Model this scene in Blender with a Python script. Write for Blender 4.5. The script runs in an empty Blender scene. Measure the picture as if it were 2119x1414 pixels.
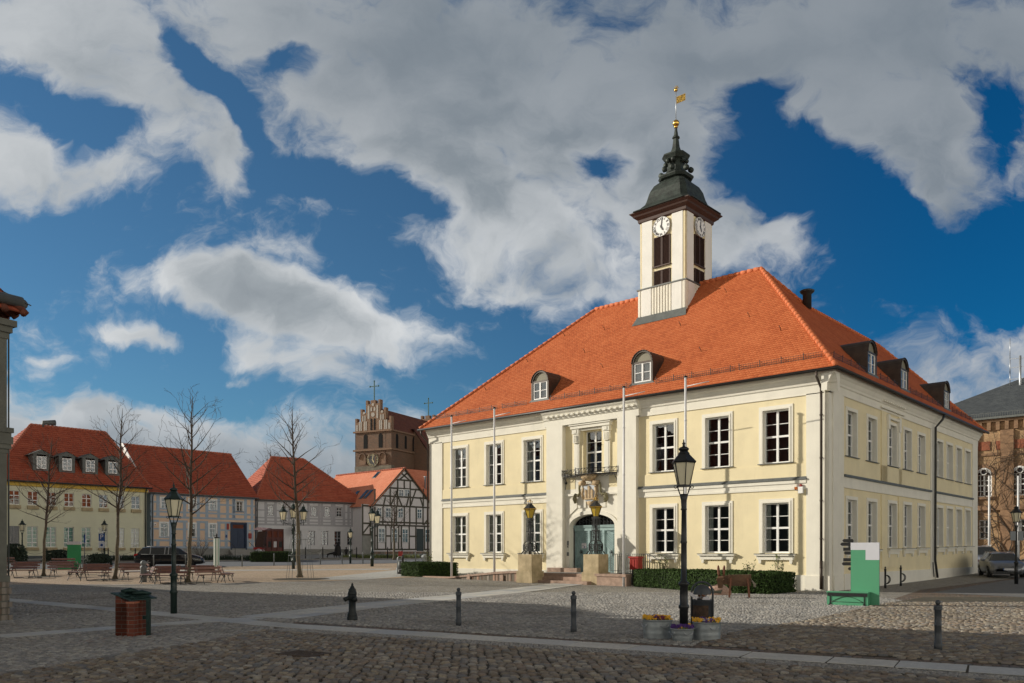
import bpy, math, random
import numpy as np
from mathutils import Vector, Matrix
random.seed(7); RNG = np.random.default_rng(7)
sc = bpy.context.scene; COL = sc.collection
R = math.radians
# ---------------------------------------------------------------- camera
F_PX, CX, YH, CAM_H = 1690.0, 1059.5, 1141.0, 1.7
cam = bpy.data.cameras.new('camera'); camo = bpy.data.objects.new('camera', cam); COL.objects.link(camo)
camo.location = (0, 0, CAM_H); camo.rotation_euler = (R(90), 0, 0)
cam.sensor_width = 36; cam.lens = 36 * F_PX / 2119; cam.shift_y = (YH - 707) / 2119
cam.clip_start = .1; cam.clip_end = 5000
sc.camera = camo
# ---------------------------------------------------------------- light
SUN_EL, SUN_AZ = R(20.5), math.atan2(-.982, .19)
sun = bpy.data.lights.new('sun', 'SUN'); sun.energy = 4.6; sun.angle = R(.5); sun.color = (1, .92, .79)
suno = bpy.data.objects.new('sun', sun); COL.objects.link(suno)
sd = Vector((math.sin(SUN_AZ) * math.cos(SUN_EL), math.cos(SUN_AZ) * math.cos(SUN_EL), math.sin(SUN_EL)))
suno.rotation_euler = sd.to_track_quat('Z', 'Y').to_euler(); suno.location = (-40, 10, 40)
sc.view_settings.view_transform = 'Standard'; sc.view_settings.look = 'None'
sc.view_settings.exposure = 0.0; sc.view_settings.gamma = 1
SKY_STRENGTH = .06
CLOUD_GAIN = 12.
BACK_FILL_COL = (.72, .66, .56)

def nn(nt, typ, props=None, **ins):
    n = nt.nodes.new(typ)
    for k, v in (props or {}).items(): setattr(n, k, v)
    for k, v in ins.items():
        key = k.replace('_', ' ')
        sock = None
        if k.startswith('i') and k[1:].isdigit(): sock = n.inputs[int(k[1:])]
        else:
            for s in n.inputs:
                if s.name.lower() == key.lower() and (s.enabled or True): sock = s; break
        if isinstance(v, bpy.types.NodeSocket): nt.links.new(v, sock)
        else: sock.default_value = v
    return n
def mth(nt, op, a, b=None, c=None, clamp=False):
    n = nt.nodes.new('ShaderNodeMath'); n.operation = op; n.use_clamp = clamp
    for i, v in enumerate((a, b, c)):
        if v is None: continue
        if isinstance(v, bpy.types.NodeSocket): nt.links.new(v, n.inputs[i])
        else: n.inputs[i].default_value = v
    return n.outputs[0]
def mixc(nt, fac, a, b, mode='MIX'):
    n = nt.nodes.new('ShaderNodeMix'); n.data_type = 'RGBA'; n.blend_type = mode
    for i, v in ((0, fac), (6, a), (7, b)):
        if isinstance(v, bpy.types.NodeSocket): nt.links.new(v, n.inputs[i])
        else: n.inputs[i].default_value = v if i == 0 else (tuple(v) + (1,))[:4]
    return n.outputs[2]
def ramp(nt, fac, stops, interp='LINEAR'):
    n = nt.nodes.new('ShaderNodeValToRGB'); n.color_ramp.interpolation = interp
    e = n.color_ramp.elements
    while len(e) < len(stops): e.new(.5)
    for k, (p, c) in enumerate(stops):
        e[k].position = p; e[k].color = (tuple(c) + (1,))[:4] if not isinstance(c, (int, float)) else (c, c, c, 1)
    nt.links.new(fac, n.inputs[0]); return n.outputs[0]
def mrange(nt, v, a, b, c=0., d=1., typ='SMOOTHSTEP'):
    n = nt.nodes.new('ShaderNodeMapRange'); n.interpolation_type = typ
    nt.links.new(v, n.inputs[0])
    for i, x in enumerate((a, b, c, d)):
        n.inputs[i + 1].default_value = x
    return n.outputs[0]

# ---------------------------------------------------------------- sky with clouds
world = bpy.data.worlds.new('World'); sc.world = world; world.use_nodes = True
nt = world.node_tree; nt.nodes.clear()
out = nn(nt, 'ShaderNodeOutputWorld'); bg = nn(nt, 'ShaderNodeBackground', Strength=SKY_STRENGTH)
nt.links.new(bg.outputs[0], out.inputs[0])
sky = nn(nt, 'ShaderNodeTexSky', dict(sky_type='NISHITA', sun_disc=False, sun_elevation=SUN_EL, sun_rotation=SUN_AZ % (2 * math.pi),
                                      air_density=1.0, dust_density=.3, ozone_density=3.0, altitude=100))
geo = nn(nt, 'ShaderNodeTexCoord')
dirv = geo.outputs['Generated']
sp = nn(nt, 'ShaderNodeSeparateXYZ', Vector=dirv)
ay = mth(nt, 'MAXIMUM', mth(nt, 'ABSOLUTE', sp.outputs[1]), .02)
u = mth(nt, 'DIVIDE', sp.outputs[0], ay); v = mth(nt, 'DIVIDE', sp.outputs[2], ay)
uv = nn(nt, 'ShaderNodeCombineXYZ', X=u, Y=v, Z=0.0).outputs[0]
# domain warp at two scales, then blobs (u,v = tangent of the bearing / elevation: fixed in the world)
uvw = uv
for sc_, am, amy in ((2.6, .20, .13), (9.0, .07, .05), (30., .018, .014)):
    wn = nn(nt, 'ShaderNodeTexNoise', dict(noise_dimensions='3D'), Vector=uvw, Scale=sc_, Detail=4.0, Roughness=.6)
    wv = nn(nt, 'ShaderNodeVectorMath', dict(operation='SUBTRACT'), i0=wn.outputs['Color'], i1=(.5, .5, .5)).outputs[0]
    wv = nn(nt, 'ShaderNodeVectorMath', dict(operation='MULTIPLY'), i0=wv, i1=(am, amy, 0)).outputs[0]
    uvw = nn(nt, 'ShaderNodeVectorMath', dict(operation='ADD'), i0=uvw, i1=wv).outputs[0]
def blob(px, py, rx, ry, rot):
    m = nt.nodes.new('ShaderNodeMapping'); m.vector_type = 'TEXTURE'
    nt.links.new(uvw, m.inputs[0])
    m.inputs['Location'].default_value = ((px - CX) / F_PX, (YH - py) / F_PX, 0)
    m.inputs['Rotation'].default_value = (0, 0, -R(rot))
    m.inputs['Scale'].default_value = (rx / F_PX, ry / F_PX, 1)
    l = nn(nt, 'ShaderNodeVectorMath', dict(operation='LENGTH'), i0=m.outputs[0])
    return mrange(nt, l.outputs['Value'], 1.75, .0)
BLOBS = [  # px, py, rx, ry, tilt (clockwise), weight
 (110,50,330,150,12,.95),(35,325,120,110,25,1.0),(230,190,200,90,20,1.0),(190,365,150,60,-15,.95),(430,320,110,90,40,1.1),(300,250,150,80,0,1.0),
 (560,40,330,150,10,1.1),(660,170,330,120,38,1.1),(960,130,480,240,10,1.25),(850,310,420,120,25,1.0),(620,320,170,50,10,.6),
 (1030,420,330,120,30,1.05),(990,530,300,70,25,.75),(1250,300,300,220,10,1.2),(1400,470,330,100,15,1.05),(1220,540,220,90,10,.85),(1560,480,230,80,10,1.0),(1120,600,200,60,10,.9),
 (1450,130,330,170,0,1.15),(1760,90,400,190,0,1.2),(1860,270,280,170,15,1.15),(1900,410,160,90,35,.85),(2080,90,160,160,0,1.0),(2095,365,100,75,-30,.7),
 (1560,250,260,90,10,.65),(640,425,110,38,25,.55),(630,522,120,32,5,.55),
 (560,615,210,55,10,1.25),(690,675,230,62,16,1.25),(430,600,100,45,20,1.2),(320,685,120,28,8,.95),(840,690,120,45,5,.9),(800,700,170,70,10,.9),(620,740,190,50,20,.8),(545,782,80,20,5,.5),
 (120,722,60,13,3,.45),(125,795,80,18,5,.45),(20,765,60,16,5,.45),(1020,800,260,24,5,.4),(1000,560,250,50,20,.5),
 (150,960,560,140,8,1.3),(560,990,420,120,8,1.1),(760,1040,300,150,5,1.0),(250,845,360,40,6,.9),
 (1960,780,240,90,5,.85),(2090,740,130,70,0,.8),(1900,900,400,120,0,.7)]
HOLES = [(1260,335,50,45,20,1.1),(1535,190,55,45,10,.9),(575,125,50,35,0,.8),(1640,350,140,80,25,1.4),(1900,560,200,70,5,.6),(350,150,60,30,50,.8),(440,210,150,30,48,1.1),(230,270,60,30,0,.5),
 (600,370,120,40,10,.7),(820,430,110,40,35,.7),(90,260,90,60,30,.7),(1790,480,110,60,0,.9),(2060,250,60,110,30,.8)]
acc = None
for b in BLOBS:
    x = mth(nt, 'MULTIPLY', blob(*b[:5]), b[5])
    acc = x if acc is None else mth(nt, 'SMOOTH_MAX', acc, x, .25)
for b in HOLES:
    acc = mth(nt, 'SUBTRACT', acc, mth(nt, 'MULTIPLY', blob(*b[:5]), b[5]))
# detail noise, stretched a little along the wind
nm = nn(nt, 'ShaderNodeMapping', Vector=uvw, Scale=(1.0, 1.3, 1.0), Rotation=(0, 0, R(18)))
n1 = nn(nt, 'ShaderNodeTexNoise', Vector=nm.outputs[0], Scale=5.5, Detail=10.0, Roughness=.60).outputs['Fac']
n2 = nn(nt, 'ShaderNodeTexNoise', Vector=nm.outputs[0], Scale=22.0, Detail=7.0, Roughness=.65).outputs['Fac']
n3 = nn(nt, 'ShaderNodeTexNoise', Vector=nm.outputs[0], Scale=4.6, Detail=5.0, Roughness=.5, Distortion=.3).outputs['Fac']
dens = mth(nt, 'ADD', acc, mth(nt, 'MULTIPLY', mth(nt, 'SUBTRACT', n1, .5), 2.1))
dens = mth(nt, 'ADD', dens, mth(nt, 'MULTIPLY', mth(nt, 'SUBTRACT', n2, .5), .55))
alpha = mrange(nt, dens, .22, .90)
# relief: density falls off toward the sun -> lit side of a billow
nm2 = nn(nt, 'ShaderNodeVectorMath', dict(operation='ADD'), i0=nm.outputs[0], i1=(-.022, .020, 0)).outputs[0]
n1b = nn(nt, 'ShaderNodeTexNoise', Vector=nm2, Scale=5.5, Detail=3.5, Roughness=.5).outputs['Fac']
n1a = nn(nt, 'ShaderNodeTexNoise', Vector=nm.outputs[0], Scale=5.5, Detail=3.5, Roughness=.5).outputs['Fac']
relief = mth(nt, 'MULTIPLY', mth(nt, 'SUBTRACT', n1b, n1a), 3.2)
# thick parts are darker from below, thin sunlit rims are bright
core = mth(nt, 'ADD', mth(nt, 'MULTIPLY', dens, .85), mth(nt, 'MULTIPLY', mth(nt, 'SUBTRACT', n3, .5), 2.9))
core = mth(nt, 'ADD', core, relief)
ccol = ramp(nt, mrange(nt, core, .35, 1.9, typ='LINEAR'),
            [(0, (.95, .98, 1.0)), (.30, (.74, .78, .81)), (.62, (.40, .455, .50)), (1, (.20, .25, .30))])
right = mrange(nt, u, -.25, .6)
ccol = mixc(nt, mth(nt, 'MULTIPLY', right, .40), ccol, (.22, .27, .35))
ccol = mixc(nt, mrange(nt, u, .1, -.5, 0, .35), ccol, (.72, .76, .79))
ccol = mixc(nt, mth(nt, 'MULTIPLY', mrange(nt, v, .30, .62, 0, .80), mrange(nt, u, -.62, -.1, .35, 1.)), ccol, (.27, .32, .375))
ccol = mixc(nt, mth(nt, 'MULTIPLY', mrange(nt, v, .20, .09, 0, .62), mrange(nt, u, .1, -.1)), ccol, (.33, .40, .47))
# the half of the sky behind and above the view: unseen bright cloud, added and boosted at the horizon to fill the shade
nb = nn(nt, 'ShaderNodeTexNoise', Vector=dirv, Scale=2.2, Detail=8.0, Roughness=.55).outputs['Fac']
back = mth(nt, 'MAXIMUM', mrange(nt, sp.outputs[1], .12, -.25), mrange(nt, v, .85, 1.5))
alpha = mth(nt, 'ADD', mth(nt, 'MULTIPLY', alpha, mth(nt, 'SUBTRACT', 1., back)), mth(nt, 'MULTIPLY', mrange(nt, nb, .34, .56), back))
bk = nn(nt, 'ShaderNodeVectorMath', dict(operation='SCALE'), i0=BACK_FILL_COL, Scale=mrange(nt, sp.outputs[2], .05, .50, 3.9, .44)).outputs[0]
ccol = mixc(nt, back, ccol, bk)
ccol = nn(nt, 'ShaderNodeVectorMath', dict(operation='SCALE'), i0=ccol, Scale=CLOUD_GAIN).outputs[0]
skt = mixc(nt, right, (.66, 1.08, 1.24), (.06, .72, 1.16))
skt = mixc(nt, mrange(nt, v, .16, .0), skt, (.85, .90, 1.15))
sk = mixc(nt, 1.0, sky.outputs[0], skt, 'MULTIPLY')
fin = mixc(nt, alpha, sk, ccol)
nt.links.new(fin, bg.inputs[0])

# ---------------------------------------------------------------- terrain profile and photo bearings
TP = [0, 34, 38, 46, 52, 60, 70, 85, 110, 300]; TZ = [0, 0, .05, .16, .3, .5, .75, 1.1, 1.35, 1.5]
def ZG(Y): return float(np.interp(Y, TP, TZ))
def G(px, py):
    """point of the ground seen at a photo bearing -> world x, y, z"""
    D = 30.
    for _ in range(60): D = .5 * D + .5 * F_PX * (CAM_H - ZG(D)) / (py - YH)
    return ((px - CX) / F_PX * D, D, ZG(D))
class Plane:
    """vertical facade plane: starts at bearing px0, distance D0, runs along d; local x along it, local y into the building"""
    def __init__(s, px0, D0, d):
        s.o = np.array([(px0 - CX) / F_PX * D0, D0]); s.d = np.array(d, float); s.d /= np.hypot(*s.d)
        s.n = np.array([-s.d[1], s.d[0]]); s.rot = math.atan2(s.d[1], s.d[0])
    def loc(s, px, py, y=0.):
        r = (px - CX) / F_PX; b = s.o + y * s.n
        x = (r * b[1] - b[0]) / (s.d[0] - r * s.d[1]); D = b[1] + x * s.d[1]
        return x, CAM_H + (YH - py) / F_PX * D
    def world(s, x, y): return s.o + x * s.d + y * s.n

# ---------------------------------------------------------------- mesh builder
class MB:
    def __init__(s): s.v = []; s.f = []; s.m = []; s.s = []; s.uv = []; s.M = None; s.hasuv = False
    def add(s, vs, fs, mat=0, smooth=False, uvs=None):
        b = len(s.v)
        if s.M is not None: vs = [tuple(s.M @ Vector(p)) for p in vs]
        s.v += [tuple(p) for p in vs]
        for i, f in enumerate(fs):
            s.f.append([b + k for k in f]); s.m.append(mat); s.s.append(smooth)
            if uvs is not None: s.hasuv = True; s.uv += list(uvs[i])
            else: s.uv += [(0, 0)] * len(f)
        return s
    def quad(s, a, b, c, d, mat=0, uv=None): return s.add([a, b, c, d], [(0, 1, 2, 3)], mat, False, [uv] if uv else None)
    def box(s, x0, x1, y0, y1, z0, z1, mat=0):
        if x0 > x1: x0, x1 = x1, x0
        if y0 > y1: y0, y1 = y1, y0
        v = [(x0,y0,z0),(x1,y0,z0),(x1,y1,z0),(x0,y1,z0),(x0,y0,z1),(x1,y0,z1),(x1,y1,z1),(x0,y1,z1)]
        return s.add(v, [(0,3,2,1),(4,5,6,7),(0,1,5,4),(1,2,6,5),(2,3,7,6),(3,0,4,7)], mat)
    def beam(s, p, q, w, h, mat=0, up=(0, 0, 1)):
        p, q = Vector(p), Vector(q); d = (q - p)
        if d.length < 1e-6: return s
        d.normalize(); u_ = Vector(up); sd_ = d.cross(u_)
        if sd_.length < 1e-4: sd_ = d.cross(Vector((0, 1, 0)))
        sd_.normalize(); u2 = sd_.cross(d).normalized()
        v = []
        for e in (p, q):
            for a, b in ((-1, -1), (1, -1), (1, 1), (-1, 1)): v.append(tuple(e + sd_ * a * w / 2 + u2 * b * h / 2))
        return s.add(v, [(0,1,2,3),(7,6,5,4),(0,4,5,1),(1,5,6,2),(2,6,7,3),(3,7,4,0)], mat)
    def tube(s, pts, r, n=6, mat=0, smooth=True, caps=True):
        pts = [Vector(p) for p in pts]; rr = r if isinstance(r, (list, tuple)) else [r] * len(pts)
        vs = []; fs = []; prev = None
        for i, p in enumerate(pts):
            d = (pts[min(i + 1, len(pts) - 1)] - pts[max(i - 1, 0)])
            if d.length < 1e-7: d = Vector((0, 0, 1))
            d.normalize()
            if prev is None:
                a = d.orthogonal().normalized()
            else:
                a = prev - d * prev.dot(d)
                a = d.orthogonal().normalized() if a.length < 1e-5 else a.normalized()
            prev = a; b = d.cross(a)
            for k in range(n):
                t = 2 * math.pi * k / n; vs.append(tuple(p + (a * math.cos(t) + b * math.sin(t)) * rr[i]))
        for i in range(len(pts) - 1):
            for k in range(n):
                fs.append((i * n + k, i * n + (k + 1) % n, (i + 1) * n + (k + 1) % n, (i + 1) * n + k))
        if caps: fs += [tuple(range(n - 1, -1, -1)), tuple(range((len(pts) - 1) * n, len(pts) * n))]
        return s.add(vs, fs, mat, smooth)
    def lathe(s, prof, n=16, c=(0, 0, 0), rot=0., mat=0, smooth=True, sx=1., sy=1., caps=True, chamfer=None):
        vs = []; fs = []
        if chamfer is None: ring = [(math.cos(rot + 2 * math.pi * k / n), math.sin(rot + 2 * math.pi * k / n)) for k in range(n)]
        else:
            q = chamfer; ring = [(1, -q), (1, q), (q, 1), (-q, 1), (-1, q), (-1, -q), (-q, -1), (q, -1)]; n = 8
        for r, z in prof:
            for a, b in ring: vs.append((c[0] + a * r * sx, c[1] + b * r * sy, c[2] + z))
        for i in range(len(prof) - 1):
            for k in range(n): fs.append((i * n + k, i * n + (k + 1) % n, (i + 1) * n + (k + 1) % n, (i + 1) * n + k))
        if caps: fs += [tuple(range(n - 1, -1, -1)), tuple(range((len(prof) - 1) * n, len(prof) * n))]
        return s.add(vs, fs, mat, smooth)
    def ball(s, c, r, n=10, mat=0, sx=1, sy=1, sz=1):
        k = max(4, n // 2)
        return s.lathe([(max(1e-4, r * math.sin(math.pi * i / k)), -r * sz * math.cos(math.pi * i / k)) for i in range(k + 1)], n, c, 0, mat, True, sx, sy, False)
    def prism(s, poly, y0, y1, mat=0, smooth=False):
        """polygon in x,z extruded along y"""
        n = len(poly)
        vs = [(p[0], y0, p[1]) for p in poly] + [(p[0], y1, p[1]) for p in poly]
        fs = [tuple(range(n)), tuple(range(2 * n - 1, n - 1, -1))] + [(i, (i + 1) % n + 0, (i + 1) % n + n, i + n)[::-1] for i in range(n)]
        return s.add(vs, fs, mat, smooth)
    def slab(s, poly, z0, z1, mat=0):
        n = len(poly)
        vs = [(p[0], p[1], z0) for p in poly] + [(p[0], p[1], z1) for p in poly]
        fs = [tuple(range(n))[::-1], tuple(range(n, 2 * n))] + [(i, (i + 1) % n, (i + 1) % n + n, i + n) for i in range(n)]
        return s.add(vs, fs, mat)
    def mesh(s, name, mats):
        me = bpy.data.meshes.new(name); me.from_pydata(s.v, [], s.f)
        for m in (mats if isinstance(mats, (list, tuple)) else [mats]): me.materials.append(m)
        me.polygons.foreach_set('material_index', s.m); me.polygons.foreach_set('use_smooth', s.s)
        if s.hasuv:
            ul = me.uv_layers.new(name='UVMap'); ul.data.foreach_set('uv', np.array(s.uv, dtype=np.float32).ravel())
        me.update(); return me
    def build(s, name, mats, parent=None, loc=None, rotz=None):
        return link(name, s.mesh(name, mats), parent, loc, rotz)
def link(name, me, parent=None, loc=None, rotz=None):
    o = bpy.data.objects.new(name, me); COL.objects.link(o)
    if parent is not None: o.parent = parent
    if loc is not None: o.location = loc
    if rotz is not None: o.rotation_euler = (0, 0, rotz)
    return o
def tag(o, label=None, cat=None, group=None, kind=None):
    if label: o['label'] = label
    if cat: o['category'] = cat
    if group: o['group'] = group
    if kind: o['kind'] = kind
    return o
def thing(name, label, cat, loc=(0, 0, 0), rotz=0., group=None):
    o = bpy.data.objects.new(name, None); COL.objects.link(o); o.location = loc; o.rotation_euler = (0, 0, rotz)
    return tag(o, label, cat, group)
def dup(o, parent=None, loc=None, rotz=None, label=None):
    c = o.copy(); COL.objects.link(c); c.parent = parent
    if loc is not None: c.location = loc
    if rotz is not None: c.rotation_euler = (0, 0, rotz)
    if label: c['label'] = label
    for ch in o.children: dup(ch, c)
    return c

# ---------------------------------------------------------------- materials
def mat(name, col, rough=.7, var=.12, scale=3., bump=.0, bscale=40., metal=0., spec=.5, col2=None, stain=0., coat=0.):
    m = bpy.data.materials.new(name); m.use_nodes = True; t = m.node_tree
    b = t.nodes['Principled BSDF']; b.inputs['Roughness'].default_value = rough; b.inputs['Metallic'].default_value = metal
    b.inputs['Specular IOR Level'].default_value = spec; b.inputs['Coat Weight'].default_value = coat
    tc = nn(t, 'ShaderNodeTexCoord').outputs['Object']
    n = nn(t, 'ShaderNodeTexNoise', Vector=tc, Scale=scale, Detail=6., Roughness=.6).outputs['Fac']
    a = tuple(c * (1 - var) for c in col); c2 = col2 or tuple(min(1, c * (1 + var)) for c in col)
    c = ramp(t, n, [(.3, a), (.7, c2)])
    if stain:
        mp = nn(t, 'ShaderNodeMapping', Vector=tc, Scale=(1.2, 1.2, .35))
        n2 = nn(t, 'ShaderNodeTexNoise', Vector=mp.outputs[0], Scale=1.1, Detail=7., Roughness=.65).outputs['Fac']
        c = mixc(t, mth(t, 'MULTIPLY', mrange(t, n2, .5, .8), stain), c, tuple(x * .55 for x in col))
        mp = nn(t, 'ShaderNodeMapping', Vector=tc, Scale=(5., 5., .35))
        n4 = nn(t, 'ShaderNodeTexNoise', Vector=mp.outputs[0], Scale=1., Detail=5., Roughness=.6).outputs['Fac']
        c = mixc(t, mth(t, 'MULTIPLY', mrange(t, n4, .58, .8), stain * .8), c, tuple(x * .6 for x in col))
    t.links.new(c, b.inputs['Base Color'])
    if bump:
        n3 = nn(t, 'ShaderNodeTexNoise', Vector=tc, Scale=bscale, Detail=4., Roughness=.6).outputs['Fac']
        bp = nn(t, 'ShaderNodeBump', Strength=bump, Distance=.02, Height=n3)
        t.links.new(bp.outputs[0], b.inputs['Normal'])
    return m
def mat_tiles(name, c1, c2, c3, tw=.17, th=.155, bump=.5):
    """roof tiles: colour by tile from the UV in metres (u along the eave, v up the slope)"""
    m = bpy.data.materials.new(name); m.use_nodes = True; t = m.node_tree; b = t.nodes['Principled BSDF']
    b.inputs['Roughness'].default_value = .75; b.inputs['Specular IOR Level'].default_value = .3
    uvn = nn(t, 'ShaderNodeUVMap').outputs[0]; s = nn(t, 'ShaderNodeSeparateXYZ', Vector=uvn)
    row = mth(t, 'FLOOR', mth(t, 'DIVIDE', s.outputs[1], th))
    uu = mth(t, 'ADD', mth(t, 'DIVIDE', s.outputs[0], tw), mth(t, 'MULTIPLY', row, .5))
    cb = nn(t, 'ShaderNodeCombineXYZ', X=mth(t, 'FLOOR', uu), Y=row, Z=0.)
    wn_ = nn(t, 'ShaderNodeTexWhiteNoise', dict(noise_dimensions='2D'), Vector=cb.outputs[0]).outputs['Value']
    ns = nn(t, 'ShaderNodeTexNoise', Vector=uvn, Scale=.55, Detail=6., Roughness=.65).outputs['Fac']
    c = ramp(t, mth(t, 'ADD', mth(t, 'MULTIPLY', wn_, .34), mth(t, 'MULTIPLY', ns, .85)), [(.22, c2), (.5, c1), (.82, c3)])
    t.links.new(c, b.inputs['Base Color'])
    fu = mth(t, 'ABSOLUTE', mth(t, 'SUBTRACT', mth(t, 'FRACT', uu), .5))
    fv = mth(t, 'FRACT', mth(t, 'DIVIDE', s.outputs[1], th))
    hgt = mth(t, 'SUBTRACT', mth(t, 'SUBTRACT', 1., fv), mth(t, 'MULTIPLY', mth(t, 'POWER', mth(t, 'MULTIPLY', fu, 2.), 4.), .8))
    bp = nn(t, 'ShaderNodeBump', Strength=bump, Distance=.03, Height=hgt); t.links.new(bp.outputs[0], b.inputs['Normal'])
    return m
def mat_brick(name, c1, c2, mortar, scale=1., bw=.25, bh=.075, rough=.85, bump=.4, axis='XZ', var=None, bias=0.):
    m = bpy.data.materials.new(name); m.use_nodes = True; t = m.node_tree; b = t.nodes['Principled BSDF']
    b.inputs['Roughness'].default_value = rough
    tc = nn(t, 'ShaderNodeTexCoord').outputs['Object']; s = nn(t, 'ShaderNodeSeparateXYZ', Vector=tc)
    # works on both wall directions: run along x+y
    ax = mth(t, 'ADD', s.outputs[0], s.outputs[1])
    v_ = nn(t, 'ShaderNodeCombineXYZ', X=ax, Y=s.outputs[2], Z=0.).outputs[0]
    br = nn(t, 'ShaderNodeTexBrick', Vector=v_, Color1=(*c1, 1), Color2=(*c2, 1), Mortar=(*mortar, 1), Scale=1., Mortar_Size=.006 * scale, Bias=bias)
    br.inputs['Brick Width'].default_value = bw * scale; br.inputs['Row Height'].default_value = bh * scale; br.inputs['Mortar Smooth'].default_value = .3
    n = nn(t, 'ShaderNodeTexNoise', Vector=tc, Scale=1.3, Detail=7., Roughness=.7).outputs['Fac']
    c = mixc(t, mrange(t, n, .35, .75, 0, .6), br.outputs['Color'], var or tuple(x * .5 for x in c2))
    t.links.new(c, b.inputs['Base Color'])
    bp = nn(t, 'ShaderNodeBump', Strength=bump, Distance=.01, Height=mth(t, 'SUBTRACT', 1., br.outputs['Fac'])); t.links.new(bp.outputs[0], b.inputs['Normal'])
    return m
def mat_glass(name, tint=(.9, .95, .95)):
    m = bpy.data.materials.new(name); m.use_nodes = True; t = m.node_tree; t.nodes.clear()
    o = nn(t, 'ShaderNodeOutputMaterial')
    tc = nn(t, 'ShaderNodeTexCoord').outputs['Object']
    rnd_ = nn(t, 'ShaderNodeObjectInfo').outputs['Random']
    tc = nn(t, 'ShaderNodeVectorMath', dict(operation='ADD'), i0=tc, i1=nn(t, 'ShaderNodeCombineXYZ', X=mth(t, 'MULTIPLY', rnd_, 37.), Y=mth(t, 'MULTIPLY', rnd_, 91.), Z=0.).outputs[0]).outputs[0]
    n = nn(t, 'ShaderNodeTexNoise', Vector=tc, Scale=1.3, Detail=2.).outputs['Fac']
    bp = nn(t, 'ShaderNodeBump', Strength=.14, Distance=.08, Height=n).outputs[0]
    fr = nn(t, 'ShaderNodeFresnel', IOR=2.0); t.links.new(bp, fr.inputs['Normal'])
    tr = nn(t, 'ShaderNodeBsdfTransparent', Color=(*tint, 1)); gl = nn(t, 'ShaderNodeBsdfGlossy', Roughness=.02, Color=(.9, .95, 1, 1)); t.links.new(bp, gl.inputs['Normal'])
    mx = nn(t, 'ShaderNodeMixShader', i0=fr.outputs[0]); t.links.new(tr.outputs[0], mx.inputs[1]); t.links.new(gl.outputs[0], mx.inputs[2])
    t.links.new(mx.outputs[0], o.inputs[0]); return m
def mat_stone(name, cols, rough=.75, spec=.3, wet=0.):
    """paving stones modelled one by one: colour by stone"""
    m = bpy.data.materials.new(name); m.use_nodes = True; t = m.node_tree; b = t.nodes['Principled BSDF']
    g = nn(t, 'ShaderNodeNewGeometry').outputs['Random Per Island']; tc = nn(t, 'ShaderNodeTexCoord').outputs['Object']
    c = ramp(t, g, [((i + .5) / len(cols), x) for i, x in enumerate(cols)])
    n = nn(t, 'ShaderNodeTexNoise', Vector=tc, Scale=35., Detail=5., Roughness=.7).outputs['Fac']
    c = mixc(t, mrange(t, n, .3, .8, 0, .5), c, tuple(x * .55 for x in cols[0]))
    big = nn(t, 'ShaderNodeTexNoise', Vector=tc, Scale=.35, Detail=5., Roughness=.65).outputs['Fac']
    c = mixc(t, mrange(t, big, .45, .75, 0, .45), c, (.10, .085, .06))
    t.links.new(c, b.inputs['Base Color']); b.inputs['Roughness'].default_value = rough; b.inputs['Specular IOR Level'].default_value = spec
    bp = nn(t, 'ShaderNodeBump', Strength=.5, Distance=.01, Height=n); t.links.new(bp.outputs[0], b.inputs['Normal'])
    return m
def mat_cobble(name, cols, joint, scale, rot=0., bump=.7, moss=(.10, .10, .04), mossf=.3, rough=.8):
    m = bpy.data.materials.new(name); m.use_nodes = True; t = m.node_tree; b = t.nodes['Principled BSDF']
    b.inputs['Roughness'].default_value = rough; b.inputs['Specular IOR Level'].default_value = .3
    tc = nn(t, 'ShaderNodeTexCoord').outputs['Object']
    mp = nn(t, 'ShaderNodeMapping', Vector=tc, Rotation=(0, 0, rot), Scale=(1., 1.25, 1.)).outputs[0]
    v1 = nn(t, 'ShaderNodeTexVoronoi', dict(feature='F1', voronoi_dimensions='2D'), Vector=mp, Scale=scale, Randomness=.8)
    ve = nn(t, 'ShaderNodeTexVoronoi', dict(feature='DISTANCE_TO_EDGE', voronoi_dimensions='2D'), Vector=mp, Scale=scale, Randomness=.8)
    cs = nn(t, 'ShaderNodeSeparateXYZ', Vector=v1.outputs['Color']).outputs[0]
    c = ramp(t, cs, [((i + .5) / len(cols), x) for i, x in enumerate(cols)])
    edge = mrange(t, ve.outputs['Distance'], .02, .13)
    c = mixc(t, edge, joint, c)
    big = nn(t, 'ShaderNodeTexNoise', Vector=tc, Scale=.4, Detail=7., Roughness=.65).outputs['Fac']
    c = mixc(t, mrange(t, big, .42, .75, 0, mossf), c, moss)
    fine = nn(t, 'ShaderNodeTexNoise', Vector=tc, Scale=30., Detail=3.).outputs['Fac']
    c = mixc(t, mrange(t, fine, .3, .8, 0, .25), c, joint)
    t.links.new(c, b.inputs['Base Color'])
    bp = nn(t, 'ShaderNodeBump', Strength=bump, Distance=.04, Height=mrange(t, ve.outputs['Distance'], 0., .35)); t.links.new(bp.outputs[0], b.inputs['Normal'])
    return m

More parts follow.
